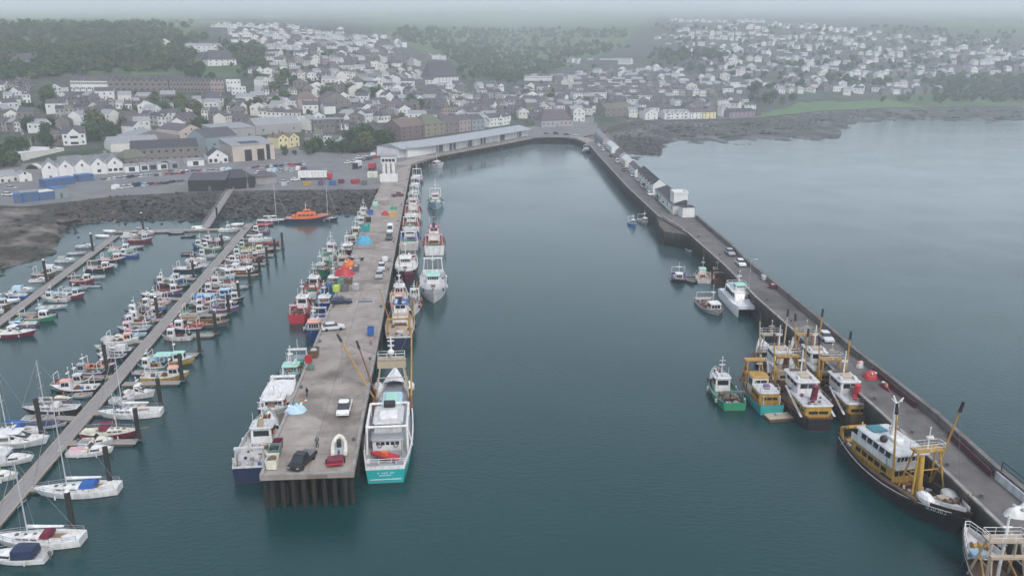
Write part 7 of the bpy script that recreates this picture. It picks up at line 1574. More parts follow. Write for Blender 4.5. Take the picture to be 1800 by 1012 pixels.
# hand placed buildings
def HB(px, py, px2, py2, d, h, wall, roof, kind, label, **k):
    """building whose front base runs between two pixels"""
    f = k.pop('z', None); a, b = (T(px, py), T(px2, py2)) if f is None else (P(px, py, f), P(px2, py2, f)); an = head(a, b); c = (a + b) / 2; nrm = Vector((-math.sin(an), math.cos(an), 0))
    c = c + nrm * d / 2; c.z = min(a.z, b.z); return bld(c, an, (b - a).xy.length, d, h, wall, roof, kind, label=label, **k)
G_T = 'terrace houses of the long row'
for i in range(6): HB(125 + 11 * i, 160, 135.9 + 11 * i, 160, 9, 7, 'white', 'slate', 'gable', 'white terraced house with slate roof, %s from left in the long hillside terrace' % ordn(i).replace('nearest', 'first'), chim=1, nw=3, group=G_T)
for i in range(10): HB(191.5 + 10.6 * i, 161, 202 + 10.6 * i, 161, 9, 7.4, 'granite', 'dark' if i % 3 else 'slate', 'gable', 'granite terraced house with front gable, %s from left in the first granite terrace' % ordn(i).replace('nearest', 'first'), chim=1, nw=2, gables=1, group=G_T)
for i in range(8): HB(299 + 12 * i, 161, 310.9 + 12 * i, 161, 9, 7.4, 'pink' if i > 5 else 'granite', 'slate', 'gable', '%s terraced house with twin gables, %s from left in the second terrace' % ('pinkish' if i > 5 else 'granite', ordn(i).replace('nearest', 'first')), chim=1, nw=2, gables=2, group=G_T)
HB(19, 120, 60, 120, 12, 6, 'white', 'slate', 'hip', 'large white villa with hipped slate roof alone among the trees at the far left', nw=4, chim=2, sides=2, cat='villa', name='villa')
HB(88, 167, 110, 167, 9, 5, 'white', 'slate', 'front', 'small white gabled house left of the long white terrace', nw=3)
HB(335, 92, 392, 90, 10, 6, 'white', 'pale', 'gable', 'sprawling white villa with gables on the upper left hillside', nw=6, gables=2, chim=0, cat='villa', name='villa')
HB(366, 116, 416, 114, 10, 5.5, 'white', 'slate', 'hip', 'white house with wide balcony below the sprawling white villa', nw=5, chim=0)
HB(213, 93, 236, 93, 8, 5, 'white', 'slate', 'gable', 'white house half hidden in the wood above the granite terrace'); HB(281, 82, 300, 82, 8, 5, 'white', 'slate', 'front', 'small white gabled house high in the left wood')
for a, b, y, hh, l in ((399, 424, 160, 8.5, 'top'), (408, 433, 167, 6, 'middle'), (417, 449, 176, 4.5, 'lowest')): HB(a, y, b, y, 8, hh, 'white', 'white', 'flat', 'white flat roofed block, %s step of the modern stepped apartments' % l, nw=4, chim=0, cat='apartments', name='apartment_block', rh=.3)
HB(362, 188, 394, 186, 10, 5.6, 'cream', 'slate', 'hip', 'beige house below the stepped white apartments', nw=4); 
HB(524, 193, 560, 192, 12, 8, 'pink', 'tile', 'hip', 'large pink house with brown hipped roof', nw=2, chim=0, sides=2); HB(567, 195, 616, 193, 13, 7, 'granite', 'purple', 'front', 'big grey gabled hall right of the pink house', nw=5, chim=1, cat='hall', name='hall')
HB(756, 148, 806, 147, 12, 7, 'white', 'slate', 'hip', 'large white hotel with long balcony above the town', nw=8, floors=3, chim=0, cat='hotel', name='hotel'); HB(750, 156, 812, 154, 5, 4, 'grey', 'pale', 'flat', 'glazed terrace in front of the white hotel', nw=12, floors=1, chim=0, rh=.3, cat='terrace', name='hotel_terrace')
HB(664, 216, 687, 215, 9, 5, 'white', 'slate', 'hip', 'white cottage with four dark windows above the fish market', nw=4, floors=1, door=False, winh=1.6)
HB(705, 246, 748, 240, 16, 8, 'brick', 'tile', 'gable', 'red brick net loft with brown roof behind the fish market', nw=4, floors=3, chim=0, cat='building', name='net_loft'); HB(748, 241, 782, 236, 16, 8, 'ochre', 'moss', 'hip', 'ochre warehouse beside the red brick net loft', nw=3, floors=3, chim=0, cat='warehouse', name='warehouse'); HB(782, 236, 806, 233, 12, 8, 'granite', 'purple', 'gable', 'grey stone building right of the ochre warehouse', nw=3, chim=1, cat='building', name='stone_building')
HB(808, 233, 828, 230, 12, 8, 'pink', 'purple', 'gable', 'rose pink building behind the middle of the fish market', nw=3, chim=1); HB(830, 230, 852, 227, 12, 7.5, 'teal', 'slate', 'gable', 'pale teal building behind the fish market', nw=3, chim=1); HB(862, 223, 896, 219, 11, 6, 'white', 'slate', 'gable', 'white inn with dark ground floor and gable, behind the fish market', nw=6, chim=2, gables=1, cat='inn', name='inn')
HB(952, 224, 1006, 222, 12, 5, 'grey', 'purple', 'hip', 'low grey building with broad purplish roof at the head of the quay', nw=7, floors=1, chim=0, cat='building', name='quay_building')
HB(1008, 213, 1028, 214, 12, 8, 'white', 'white', 'front', 'white gabled hall at the landward end of the stone pier', nw=3, chim=0, cat='hall', name='hall'); HB(1064, 206, 1112, 204, 12, 8, 'granite', 'moss', 'gable', 'long granite net loft above the rock armour', nw=5, chim=0, cat='building', name='net_loft')
HB(1110, 128, 1127, 128, 16, 9, 'granite', 'slate', 'front', 'tall granite chapel with white arched front', nw=3, chim=0, rh=5, cat='chapel', name='chapel')
for x0, x1, wc, rc, kd, l, nn in ((1134, 1156, 'white', 'pale', 'front', 'white gabled cottage at the left end of the promenade row', 2), (1168, 1212, 'white', 'pale', 'gable', 'long white promenade cottage with small gables', 5), (1214, 1234, 'white', 'purple', 'gable', 'white promenade cottage left of the yellow one', 3), (1236, 1258, 'yellow', 'purple', 'gable', 'pale yellow cottage on the promenade', 3), (1282, 1326, 'purple', 'dark', 'gable', 'long purplish grey building with round windows on the promenade', 6)):
    HB(x0, 211 - (x0 - 1134) * .02, x1, 210.5 - (x1 - 1134) * .02, 10, 5.4, wc, rc, kd, l, nw=nn, gables=3 if nn == 5 else 0, chim=1, dormers=5 if nn == 6 else 0)
ot = thing('pavilion', 'white octagonal pavilion with pointed roof on the promenade', 'pavilion', T(1270, 204)); pg = [(5.4 * math.cos(i * math.pi / 4 + .39), 5.4 * math.sin(i * math.pi / 4 + .39)) for i in range(8)]
MB().prism(pg, -3, 7.5).build('wall', WALLS['white'], ot); MB().loft([[(x * 1.1, y * 1.1, 7.4) for x, y in pg], [(x * .02, y * .02, 11) for x, y in pg]], closed=True).build('roof', ROOFS['pale'], ot)
for i in range(8): a_ = i * math.pi / 4; c_, s_ = math.cos(a_), math.sin(a_); q = [Vector((5.02 * c_ + s_ * e, 5.02 * s_ - c_ * e, z)) for e, z in ((1, 2), (-1, 2), (-1, 5.5), (1, 5.5))]; pane(ot, q[::-1], .1, WIN)
HB(1655, 130, 1690, 129, 10, 9, 'granite', 'slate', 'gable', 'tall granite house with two white gables on the far right slope', nw=4, gables=2, chim=2)
# harbour-side sheds
HB(31, 296, 116, 284, 22, 7, 'cream', 'white', 'flat', 'cream flat roofed hall with dark arched entrance at the far left', nw=5, floors=1, chim=0, rh=.4, z=5, cat='hall', name='hall'); a_ = P(58, 304, 5)
sh_c = col.objects['hall.002'] if 'hall.002' in col.objects else None
ar = thing('arched_porch', 'dark arched entrance porch of the cream hall', 'porch', a_, R(8)); pts = [(3.2 * math.cos(i * math.pi / 10), 3.6 * math.sin(i * math.pi / 10)) for i in range(11)]
MB().loft([[(x * s, y, z * s) for x, z in pts] for y, s in ((0, 1), (4, 1), (4, 1.12), (0, 1.12))]).build('arch', WALLS['cream'], ar); MB().add([(x, .8, z) for x, z in pts], [tuple(range(11))[::-1]]).build('gate', C('black'), ar)
G_G = "white gabled boat sheds standing in a row"
for i in range(5):
    xa = 76 + 28.6 * i; xb = xa + 28.2; ya, yb = 318 - 2.3 * i, 316.2 - 2.3 * i
    HB(xa, ya, xb, yb, 17, 5.2, 'white', 'pale', 'front', 'white gabled boat shed, %s from left in the row of five' % ordn(i).replace('nearest', 'first'), nw=[1, 0, 0, 1, 3][i], floors=1, door=i in (0,), chim=0, z=5, rh=3.4, cat='boat shed', name='boat_shed', group=G_G, winw=1.5)
g_ = thing('roller_door', 'dark roller door in the fourth white boat shed', 'door', P(181, 312, 5)) if 0 else None
HB(221, 296, 262, 292, 12, 5, 'granite', 'moss', 'hip', 'old stone shed with mossy hipped roof right of the white boat sheds', nw=2, floors=1, chim=0, z=5, cat='shed', name='stone_shed'); HB(236, 289, 352, 282, 13, 7.5, 'granite', 'dark', 'gable', 'long dark granite loft building with a row of small windows', nw=9, floors=2, chim=0, z=5.5, cat='loft', name='granite_loft', door=False, winw=1.2)
for x0, y0, x1, y1, wc, l in ((220, 308, 246, 306, 'white', 'white garage left of the green doored garage'), (248, 305, 263, 304, 'white', 'narrow white garage below the granite loft'), (278, 303, 300, 301, 'white', 'white garage right of the dark gate'), (264, 304, 277, 303, 'teal', 'green doored garage below the granite loft'), (301, 302, 316, 300, 'grey', 'tall grey garage in the row below the granite loft'), (330, 297, 360, 295, 'white', 'white fronted open garage beside the gabled house')):
    HB(x0, y0, x1, y1, 8, 4.0, wc, 'pale', 'flat', l, nw=1, floors=1, chim=0, rh=.25, z=5, cat='garage', name='garage', winw=2.6, winh=2.0, door=False)
HB(367, 292, 402, 290, 14, 4.6, 'white', 'dark', 'front', 'white gabled house with wide front windows left of the fire station', nw=4, floors=1, chim=1, z=5, rh=3.6, winw=1.5, winh=1.7)
HB(222, 262, 318, 257, 24, 6, 'granite', 'pale', 'front', 'wide warehouse with low pale grey roof behind the granite loft', nw=4, floors=1, chim=0, rh=3.5, cat='warehouse', name='warehouse'); HB(196, 268, 282, 262, 12, 4.2, 'cream', 'pale', 'gable', 'low cream store in front of the wide warehouse', nw=0, floors=1, chim=0, door=False, cat='store', name='store'); HB(318, 256, 360, 252, 26, 8, 'beige', 'purple', 'front', 'tall beige warehouse with purplish roof', nw=2, floors=2, chim=0, rh=3.5, cat='warehouse', name='warehouse')
HB(112, 257, 152, 254, 12, 6.4, 'white', 'slate', 'gable', 'large white house with front gable above the boat sheds', nw=4, gables=1, gw=3.2, sides=2); HB(86, 256, 114, 256, 9, 5, 'granite', 'dark', 'gable', 'dark stone cottage joined to the large white gabled house', nw=2, dormers=2)
HB(364, 266, 420, 258, 16, 7, 'teal', 'slate', 'gable', 'grey roofed workshop behind the fire station', nw=2, floors=1, chim=0, cat='workshop', name='workshop'); HB(382, 252, 450, 246, 16, 8, 'grey', 'pale', 'mono', 'long pale roofed shed behind the fire station', nw=3, floors=1, chim=0, rh=2, cat='shed', name='shed')
fs = HB(411, 289, 484, 283, 18, 9.5, 'beige', 'pale', 'mono', 'pinkish beige station with two tall dark doors and solar panels', nw=0, floors=1, chim=0, rh=2.4, z=5, door=False, cat='fire station', name='fire_station')
w_ = (P(484, 283, 5) - P(411, 289, 5)).xy.length
for x in (-.14, .16): MB().box(w_ * (x - .085), w_ * (x + .085), -9.08, -8.98, .0, 7).build('door', C('black'), fs)
MB().box(w_ * .30, w_ * .39, -9.07, -8.98, 0, 9).build('window', WIN, fs)
MB().add([(-w_ * .25, -6, 10.05), (w_ * .2, -6, 10.05), (w_ * .2, -1, 10.70), (-w_ * .25, -1, 10.70)], [(0, 1, 2, 3)]).build('solar_panel', C('navy'), fs)
HB(490, 262, 508, 260, 10, 6, 'yellow', 'tile', 'front', 'pale yellow gabled house beside the fire station', nw=2, chim=1); HB(509, 260, 527, 257, 10, 5.6, 'yellow', 'tile', 'front', 'second pale yellow gabled house, right of the first', nw=2, chim=1)
HB(552, 231, 606, 229, 12, 7.5, 'granite', 'pale', 'flat', 'flat roofed granite block with a row of tall dark windows', nw=7, chim=0, rh=.3, cat='building', name='granite_block', winh=1.8)
HB(450, 238, 530, 232, 14, 6, 'grey', 'pale', 'gable', 'long pale roofed warehouse above the yellow houses', nw=3, chim=0, floors=1, cat='warehouse', name='warehouse')
HB(332, 337, 398, 336, 16, 4.6, 'black', 'slate', 'gable', 'long black timber shed with low roof by the gangway', nw=8, floors=1, chim=0, z=5, rh=2.2, cat='shed', name='timber_shed', winw=1.6, winh=1.1); HB(398, 334, 448, 330, 15, 4.8, 'black', 'dark', 'hip', 'black hipped roof shed right of the gangway', nw=2, floors=1, chim=0, z=5, rh=2.6, cat='shed', name='timber_shed')
hx_ = thing('hexagonal_hut', 'six sided grey timber hut beside the black shed', 'hut', P(466, 322, 5)); pg = [(5.2 * math.cos(i * math.pi / 3), 5.2 * math.sin(i * math.pi / 3)) for i in range(6)]; MB().prism(pg, 0, 3.6).build('wall', WALLS['grey'], hx_); MB().loft([[(x * 1.12, y * 1.12, 3.5) for x, y in pg], [(x * .02, y * .02, 5.8) for x, y in pg]], closed=True).build('roof', ROOFS['purple'], hx_)
for x0, y0, x1, y1, h, wc, rc, l in ((82, 333, 134, 326, 3.6, 'blue', 'blue', 'long blue container workshop below the boat sheds'), (140, 324, 166, 321, 3.6, 'blue', 'blue', 'short blue shed right of the blue workshop'), (25, 358, 40, 357, 3.2, 'blue', 'blue', 'bright blue tank shed at the left of the blue cluster'), (38, 356, 70, 353, 3.6, 'blue', 'pale', 'blue shed with pale roof at the edge of the beach'), (71, 353, 96, 350, 3.2, 'blue', 'white', 'blue shed with white roof near the beach'), (98, 350, 120, 347, 4.0, 'teal', 'blue', 'turquoise container at the right of the blue cluster')):
    HB(x0, y0, x1, y1, 5, h, wc, rc, 'flat', l, nw=1, floors=1, chim=0, rh=.15, z=5, cat='shed', name='container_shed')
HB(0, 326, 34, 322, 8, 3.4, 'cream', 'pale', 'gable', 'low pale store at the far left edge of the yard', nw=3, floors=1, chim=0, z=5, cat='store', name='store'); HB(36, 324, 58, 322, 8, 4, 'white', 'pale', 'front', 'little white gabled building at the left of the yard', nw=1, floors=1, chim=0, z=5)
# fish market
fm = thing('fish_market', 'long low fish market hall with pale grey roof along the quay', 'market hall', (0, 0, 0)); FB = [P(700, 278, 5), P(757, 270.5, 5), P(808, 262, 5), P(862, 252, 5), P(928, 239.5, 5)]; BK = offs(FB, 17)
MB().loft([[(a.x, a.y, 5), (a.x, a.y, 10.2), (b.x, b.y, 10.2), (b.x, b.y, 5)] for a, b in zip(FB, BK)], caps=True).build('wall', WALLS['white'], fm)
E1_, R1_, E2_ = offs(FB, -3.0), offs(FB, 7), offs(FB, 18)
MB().loft([[(a.x, a.y, 9.7), (a.x, a.y, 10.0), (r.x, r.y, 12.6), (b.x, b.y, 10.4)] for a, r, b in zip(E1_, R1_, E2_)], caps=True).build('roof', roofm('market', (.24, .25, .27), (.33, .34, .36), (.40, .41, .43)), fm)
for k, (a, b) in enumerate(zip(FB[1:-1], FB[2:])):
    d_ = (b - a).normalized(); n_ = Vector((d_.y, -d_.x, 0)); ln = (b - a).length; an = head(a, b)
    for j in range(2):
        c_ = a + d_ * ln * (.3 + .45 * j) + n_ * .05; o = MB().box(-3.2, 3.2, -.06, .02, 0, 4.2).build('door', C('darkgrey'), fm); o.location = (c_.x, c_.y, 5.05); o.rotation_euler.z = an
    for j in range(4):
        c_ = a + d_ * ln * (j + .5) / 4 + n_ * 2.7; MB().tube((c_.x, c_.y, 5), (c_.x, c_.y, 9.75), .2, n=6).build('post', C('lightgrey'), fm)
HB(717, 277, 755, 271, 8, 5.4, 'white', 'slate', 'mono', 'white ice house with dark slate lean-to roof at the near end of the fish market', nw=0, floors=1, chim=0, z=5, door=False, rh=1.2, cat='ice house', name='ice_house')
# kiosk tower on the fish pier root
kt = thing('ice_tower', 'white ice tower with dark window band above stacked white tanks at the pier root', 'tower', P(684, 305, 5.04), pa - math.pi / 2)
MB().box(-3.4, 3.4, -3, 3, 0, 5.4).build('base', C('grey'), kt); MB().rbox(-3.6, 3.6, -3.1, 3.1, 5.4, 8.4, .3).build('cabin', WALLS['white'], kt); MB().rbox(-4, 4, -3.4, 3.4, 8.4, 8.7, .3).build('roof', ROOFS['pale'], kt)
for i in range(4): MB().box(-3 + 1.6 * i, -1.7 + 1.6 * i, -3.17, -3.06, 5.9, 7.3).build('window', WIN, kt)
for i in range(3): MB().tube((-2.2 + 2.2 * i, -3.9, .2), (-2.2 + 2.2 * i, -3.9, 5.2), .85, n=12).build('tank', C('white'), kt)
tk = thing('bunker', 'white open topped ice bunker in front of the ice tower', 'bunker', P(684, 318, 5.04), pa - math.pi / 2); m = MB()
m.loft([[(s * a, s2 * b, z) for s, s2 in ((-1, -1), (1, -1), (1, 1), (-1, 1))] for a, b, z in ((3.9, 3, 0), (3.9, 3, 2.8), (3.6, 2.7, 2.8), (3.6, 2.7, 1.6))], closed=True, caps=True).build('wall', WALLS['white'], tk); MB().box(-.6, 1.2, -.5, .5, 1.6, 3.4).build('machine', C('lightgrey'), tk)
# sheds and tower on the stone pier
SR = [(1046, 238, 1060, 253, 'grey', 'pale', 'pale roofed shed nearest the town on the stone pier'), (1066, 259, 1075, 268, 'white', 'white', 'white roofed shed second along the stone pier'), (1081, 274, 1089, 282, 'grey', 'purple', 'slate roofed shed third along the stone pier'), (1092, 286, 1099, 293, 'cream', 'white', 'cream shed with white roof, fourth along the stone pier'), (1104, 298, 1116, 311, 'white', 'purple', 'white shed with purplish roof, fifth along the stone pier')]
for i, (x0, y0, x1, y1, wc, rc, l) in enumerate(SR): HB(x0, y0 + 1, x1, y1 + 1, 4.4, 3.2, wc, rc, 'gable', l, nw=3, floors=1, chim=0, z=5.05, rh=1.6, sink=0, cat='shed', name='pier_shed')
HB(1121, 316, 1147, 343, 5, 4.2, 'white', 'dark', 'gable', 'white row of sheds with many small gables and dark roof on the stone pier', nw=6, floors=2, gables=6, gw=1.0, chim=0, z=5.05, rh=2.2, sink=0, cat='shed', name='pier_shed')
HB(1151, 347, 1183, 377, 4.5, 3.4, 'white', 'dark', 'mono', 'white shed with dark brown roof behind the tower', nw=5, floors=1, chim=0, z=5.05, rh=1.5, sink=0, cat='shed', name='pier_shed')
lt = thing('harbour_tower', 'square white harbour tower with parapet on the stone pier', 'tower', P(1192, 372, 5.05), sdir(1192, 372)); MB().box(-3, 3, -2.6, 2.6, 0, 6.8, taper=.15).build('wall', WALLS['white'], lt)
MB().loft([[(s * a, s2 * b, z) for s, s2 in ((-1, -1), (1, -1), (1, 1), (-1, 1))] for a, b, z in ((3, 2.6, 6.8), (3, 2.6, 7.6), (2.6, 2.2, 7.6), (2.6, 2.2, 6.9))], closed=True, caps=True).build('parapet', WALLS['white'], lt); MB().box(-3.02, -2.9, -.4, .4, 4.2, 5.4).build('window', WIN, lt); MB().box(-.4, .4, 2.50, 2.62, 4.2, 5.4).build('window', WIN, lt)
an_ = thing('tower_annex', 'lower white block leaning on the near side of the harbour tower', 'annex', P(1206, 380, 5.05), sdir(1200, 380)); MB().box(-2.2, 2.2, -2.2, 2.2, 0, 3.4, taper=.1).build('wall', WALLS['white'], an_); MB().box(-2.2, 2.2, -2.3, 2.3, 3.4, 3.6).build('roof', ROOFS['dark'], an_); MB().box(-2.26, -2.1, -.6, .6, 0, 2.2).build('door', C('lightgrey'), an_)
# granite wall over the beach
gw_ = thing('sea_wall', 'tall granite sea wall above the rock armour by the stone pier', 'wall', (0, 0, 0)); A_ = [P(1062, 236, 5), P(1068, 232, 5), P(1112, 217, 5), P(1225, 212, 5), P(1340, 207.5, 5), P(1400, 201, 5), P(1440, 196, 5), P(1560, 190, 5), P(1800, 187, 5), P(2000, 185.5, 5)]
q = offs(A_, 1.0); MB().loft([[(a.x, a.y, 1.5), (a.x, a.y, zt), (b.x, b.y, zt), (b.x, b.y, 1.5)] for a, b, zt in zip(A_, q, (7, 8.5, 7.4, 5.9, 5.8, 5.7, 5.7, 5.6, 5.6, 5.6))], caps=True).build('wall', STONE, gw_)
# ------------------------------------------------------------------ trees, woods, boulders
def leafm(n, a, b, c): return ramp_mat('foliage_' + n, [(.3, a), (.5, b), (.72, c)], scale=.45, detail=3, rough=.9, spec=.15)
LEAF = [leafm('dark', (.022, .042, .018), (.040, .072, .028), (.068, .11, .04)), leafm('mid', (.034, .062, .022), (.066, .108, .038), (.105, .155, .055)), leafm('olive', (.055, .07, .026), (.095, .115, .044), (.14, .16, .062))]
BARK = paint('bark', (.07, .055, .04), .95)
def crown_np(rng, nl, h, r, lobes, leaf):
    """leaf-cluster quads spread over several uneven lobes"""
    V = []
    L_ = [(rng.uniform(-.5, .5) * r, rng.uniform(-.5, .5) * r, h * rng.uniform(.42, .8), r * rng.uniform(.38, .66)) for _ in range(lobes)]
    for k in range(nl):
        x, y, z, rr = L_[k % lobes]; d = np.array([rng.gauss(0, 1), rng.gauss(0, 1), rng.gauss(0, .85)]); d /= np.linalg.norm(d) + 1e-6; q = rr * (rng.random() ** .33)
        c = np.array([x, y, z]) + d * q; n_ = d + np.array([rng.uniform(-.8, .8) for _ in range(3)]); n_ /= np.linalg.norm(n_)
        a = np.cross(n_, [.3, .2, .93]); a /= np.linalg.norm(a) + 1e-6; b = np.cross(n_, a); s = leaf * rng.uniform(.6, 1.25)
        V += [c - a * s - b * s * .7, c + a * s - b * s * .5, c + a * s * .8 + b * s * .8, c - a * s * .7 + b * s * .6]
    return np.array(V)
TP = []
for k, (h, r, lob, nl, lf) in enumerate([(9, 4.6, 9, 900, .42), (7, 4.2, 7, 700, .40), (11, 5.0, 11, 1000, .46), (6, 3.6, 6, 560, .36), (12, 3.4, 9, 800, .42), (4, 3.4, 6, 420, .34)]):
    rg = random.Random(100 + k); V = crown_np(rg, nl, h, r, lob, lf); me = npmesh('crown', V, np.arange(len(V)).reshape(-1, 4), [LEAF[k % 3]])
    m = MB().tube((0, 0, -1), (.1, 0, h * .35), .32 * h / 9, .2 * h / 9, 7)
    for a in range(4): m.tube((.1, 0, h * .33), (r * .45 * math.cos(a * 1.6), r * .45 * math.sin(a * 1.6), h * .62), .15, .05, 5)
    tm = bpy.data.meshes.new('trunk'); tm.from_pydata(m.v, [], m.f); tm.materials.append(BARK); TP.append((me, tm, V))
rngt = random.Random(77); NT = 0
def tree(px, py, k, s, label, group, cat='tree'):
    p = T(px, py); t = thing('bush' if k == 5 else 'broadleaf_tree', label, 'bush' if k == 5 else cat, p, rngt.uniform(0, 6.28), group); t.scale = (s, s, s * rngt.uniform(.9, 1.15))
    for nm, me in (('crown', TP[k][0]), ('trunk', TP[k][1])):
        o = bpy.data.objects.new(nm, me); col.objects.link(o); o.parent = t
        if nm == 'crown': o.material_slots[0].link = 'OBJECT'; o.material_slots[0].material = LEAF[rngt.choice([0, 0, 1, 1, 2])]
CL = [ # cx, cy, spread x, spread y, n, size, place
 (22, 282, 30, 16, 12, 1.0, 'the thicket at the far left above the yard'), (70, 262, 34, 8, 7, .8, 'the hedge left of the large white gabled house'), (166, 240, 8, 10, 4, 1.1, 'the tall clump beside the large white house'), (205, 232, 20, 6, 5, .8, 'the gardens behind the wide warehouse'), (270, 196, 34, 8, 9, 1.0, 'the grove below the granite terrace'), (325, 200, 26, 10, 8, 1.1, 'the grove below the second terrace'), (255, 170, 100, 3, 12, .7, 'the gardens before the long terrace'), (75, 172, 20, 6, 5, .8, 'the gardens left of the white terrace'), (70, 235, 30, 8, 6, .8, 'the gardens above the far left thicket'), (345, 232, 14, 6, 4, .8, 'the bushes behind the tall beige warehouse'),
 (652, 262, 32, 7, 18, 1.3, 'the bright clump behind the fish market car park'), (585, 268, 45, 4, 14, .9, 'the low shrubs behind the car park'), (520, 272, 24, 3, 5, .55, 'the shrubs below the yellow houses'), (640, 172, 34, 10, 10, 1.0, 'the grove in the middle of the town'), (570, 172, 14, 8, 5, 1.0, 'the trees between the pink house and the hall'), (735, 192, 24, 5, 6, .9, 'the trees above the ochre warehouse'), (475, 148, 30, 8, 8, 1.0, 'the trees below the stepped white apartments'), (480, 190, 30, 8, 7, .9, 'the gardens left of the pink house'), (420, 195, 26, 10, 7, .9, 'the gardens above the workshop'), (345, 140, 30, 8, 7, 1.1, 'the trees above the second terrace'),
 (700, 125, 20, 8, 6, .9, 'the trees beside the diagonal white terrace'), (820, 140, 30, 6, 7, 1.0, 'the trees right of the white hotel'), (1335, 178, 24, 7, 9, 1.2, 'the clump left of the green field'), (1380, 182, 14, 4, 4, 1.0, 'the bushes at the corner of the green field'), (1275, 130, 30, 6, 7, 1.1, 'the trees above the dense quarter'), (1225, 122, 24, 6, 6, 1.2, 'the dark trees right of the chapel'), (1165, 115, 24, 6, 6, 1.2, 'the trees behind the chapel'), (1620, 108, 20, 8, 6, 1.4, 'the large tree group on the far right slope'), (1535, 152, 26, 6, 6, 1.2, 'the trees right of the white promenade houses'), (1590, 178, 40, 4, 9, .9, 'the hedge right of the green field'), (1700, 160, 90, 10, 16, 1.1, 'the hedgerows of the far right slope'), (1410, 118, 50, 6, 8, 1.1, 'the gardens of the right hillside'), (1460, 145, 40, 6, 7, 1.1, 'the gardens above the green field'), (1400, 96, 60, 4, 7, 1.0, 'the tree line high on the right hillside'), (950, 175, 30, 6, 5, .9, 'the trees behind the quay building')]
SZ = ['small', 'medium', 'large']
for cx, cy, sx, sy, n, sz, where in CL:
    pts = sorted([(cx + rngt.uniform(-1, 1) * sx, cy + rngt.uniform(-1, 1) * sy) for _ in range(n)])
    for i, (x, y) in enumerate(pts):
        if y > edge(x) - 3: y = edge(x) - 4
        k = rngt.choice([0, 0, 1, 2, 3, 5]) if sz > .75 else rngt.choice([3, 5, 5, 1]); s = sz * rngt.uniform(.75, 1.2)
        tree(x, y, k, s, '%s green %s, %s from left in %s' % (SZ[int(min(2, max(0, (s * TP[k][2][:, 2].max() - 5) / 3)))], 'bush' if k == 5 else 'tree', ordn(i).replace('nearest', 'first'), where), 'trees of the town')
# woods and garden greenery that read as one mass
WOOD = [([(-60, 55), (80, 46), (250, 48), (372, 66), (335, 82), (345, 100), (330, 126), (120, 132), (60, 140), (-60, 150)], 1700, .95), ([(395, 80), (455, 82), (468, 118), (440, 132), (400, 108)], 90, 1.1), ([(690, 64), (800, 66), (900, 70), (1000, 72), (1110, 86), (1000, 106), (985, 122), (905, 150), (830, 130), (770, 92)], 1600, 1.0), ([(1150, 92), (1290, 96), (1290, 112), (1140, 106)], 90, 1.2), ([(1640, 138), (1860, 132), (1860, 178), (1640, 182)], 380, .9),
        ([(380, 66), (600, 66), (720, 110), (700, 170), (440, 170), (400, 130)], 260, .7), ([(0, 165), (120, 175), (440, 185), (440, 235), (0, 245)], 240, .7), ([(440, 180), (900, 180), (900, 205), (620, 225), (440, 235)], 140, .65), ([(900, 110), (1260, 115), (1330, 180), (900, 185)], 150, .7), ([(1150, 45), (1640, 50), (1815, 90), (1815, 130), (1640, 160), (1260, 160)], 620, .95), ([(700, 52), (1100, 54), (1100, 68), (700, 68)], 380, 1.0), ([(1560, 52), (1830, 62), (1830, 86), (1660, 82)], 120, 1.1), ([(-60, 40), (340, 40), (340, 52), (-60, 58)], 300, 1.0)]
VW = []; MW = []
LOW = []
for k in range(5): rg = random.Random(300 + k); LOW.append(crown_np(rg, 300, (9, 7, 10, 6, 8)[k], (4.8, 4.4, 5, 4, 4.2)[k], 9, .62))
for poly, n, s0 in WOOD:
    xs, ys = [a for a, _ in poly], [b for _, b in poly]; c = 0
    while c < n:
        x, y = rngt.uniform(min(xs), max(xs)), rngt.uniform(min(ys), max(ys)); c += 1
        if not inpoly(x, y, poly): continue
        p = T(x, y)
        if not free(p + Vector((0, 9, 0)), 9) or (not free(p, 6.5)): continue
        q = LOW[rngt.randrange(5)]; a = rngt.uniform(0, 6.28); s = s0 * rngt.uniform(.6, 1.25); ca, sa = math.cos(a), math.sin(a)
        VW.append(np.stack([(q[:, 0] * ca - q[:, 1] * sa) * s + p.x, (q[:, 0] * sa + q[:, 1] * ca) * s + p.y, q[:, 2] * s * rngt.uniform(.85, 1.15) + p.z - .6], 1)); MW.append(np.full(len(q) // 4, rngt.choice([0, 0, 1, 2])))
V = np.concatenate(VW); me = npmesh('hillside_woodland', V, np.arange(len(V)).reshape(-1, 4), LEAF, np.concatenate(MW)); o = bpy.data.objects.new('hillside_woodland', me); col.objects.link(o); tag(o, kind='stuff')
# revetment boulders and rock armour
RK = []; rr = random.Random(9); BV = []; BF = []
base = [Vector(v) for v in ((-1, -1, -.6), (1, -1, -.7), (1.1, 1, -.6), (-.9, 1, -.7), (-.7, -.8, .6), (.8, -.6, .75), (.7, .8, .55), (-.8, .7, .7))]; bfc = [(3, 2, 1, 0), (4, 5, 6, 7), (0, 1, 5, 4), (1, 2, 6, 5), (2, 3, 7, 6), (3, 0, 4, 7)]
def rock(p, s):
    o = len(BV); a = Matrix.Rotation(rr.uniform(0, 6), 3, (rr.uniform(-.5, .5), rr.uniform(-.5, .5), 1)); k = Vector((s * rr.uniform(.7, 1.4), s * rr.uniform(.7, 1.2), s * rr.uniform(.55, .9)))
    for v in base: q = a @ Vector((v.x * k.x * rr.uniform(.7, 1.1), v.y * k.y * rr.uniform(.7, 1.1), v.z * k.z * rr.uniform(.7, 1.1))); BV.append(tuple(p + q))
    BF.extend([tuple(i + o for i in f) for f in bfc])
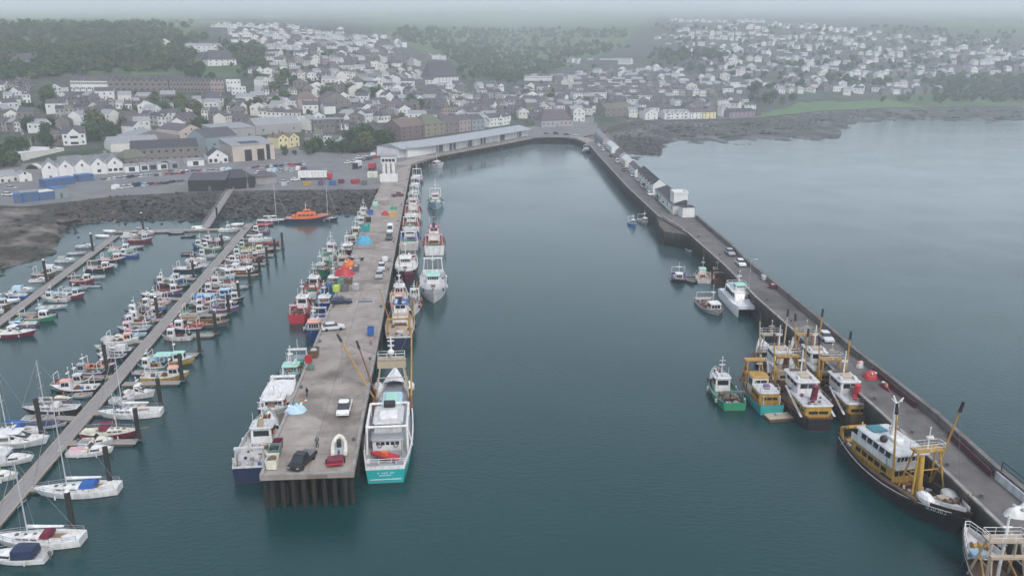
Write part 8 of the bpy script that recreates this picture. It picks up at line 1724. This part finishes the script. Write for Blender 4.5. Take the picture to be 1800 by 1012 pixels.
for _ in range(1900):
    x = rr.uniform(120, 660); e = edge(x); a = float(np.interp(x, [q[0] for q in SH_L], [q[1] for q in SH_L])); u = rr.random(); y = e + 1 + (a - e) * u; rock(P(x, y, max(.1, 4.8 * (1 - u))), rr.uniform(.35, .85))
for _ in range(420):
    x = rr.uniform(1078, 1162); u = rr.random(); y = 238 + (x - 1078) * .10 + u * 26; rock(P(x, y, 3.2 * (1 - u) + .3), rr.uniform(.7, 1.7))
for _ in range(700):
    x = rr.uniform(1100, 1560); e = edge(x); y = e + 2 + rr.random() ** 1.6 * 30; a = float(np.interp(x, [q[0] for q in SH_R], [q[1] for q in SH_R]))
    if y < a: rock(P(x, y, max(.2, 4.9 * (1 - (y - e) / (a - e)))), rr.uniform(.4, 1.2))
for _ in range(260):
    x = rr.uniform(-20, 140); y = rr.uniform(372, 470); rock(P(x, y, .9), rr.uniform(.2, .6)) if y < float(np.interp(x, [0, 60, 108], [470, 440, 412])) and y > 395 else None
me = bpy.data.meshes.new('boulders'); me.from_pydata(BV, [], BF); me.materials.append(ramp_mat('boulder_stone', [(.3, (.03, .03, .028)), (.55, (.075, .072, .068)), (.8, (.16, .15, .145))], scale=.25, rough=.9)); o = bpy.data.objects.new('boulders', me); col.objects.link(o); tag(o, kind='stuff')
# lamp posts on the quays
def lamp(p, h, label):
    t = thing('lamp_post', label, 'lamp post', p, 0, 'lamp posts'); MB().tube((0, 0, 0), (0, 0, h), .1, .07, 6).tube((0, 0, h), (1.0, 0, h + .2), .05).build('post', STEEL, t); MB().rbox(.8, 1.5, -.15, .15, h + .12, h + .28, .06).build('lantern', C('lightgrey'), t)
for x, y, z, h, l in ((436, 334, 5, 9, 'tall lamp post on the revetment edge by the black sheds'), (570, 330, 5, 8, 'lamp post behind the lorry at the revetment edge'), (665, 330, 5, 8, 'lamp post at the root of the fish pier'), (760, 276, 5, 8, 'lamp post at the near end of the fish market'), (905, 246, 5, 8, 'lamp post at the far end of the fish market'), (1316, 507, 5, 7, 'lamp post on the stone pier by the white catamaran')): lamp(P(x, y, z), h, l)
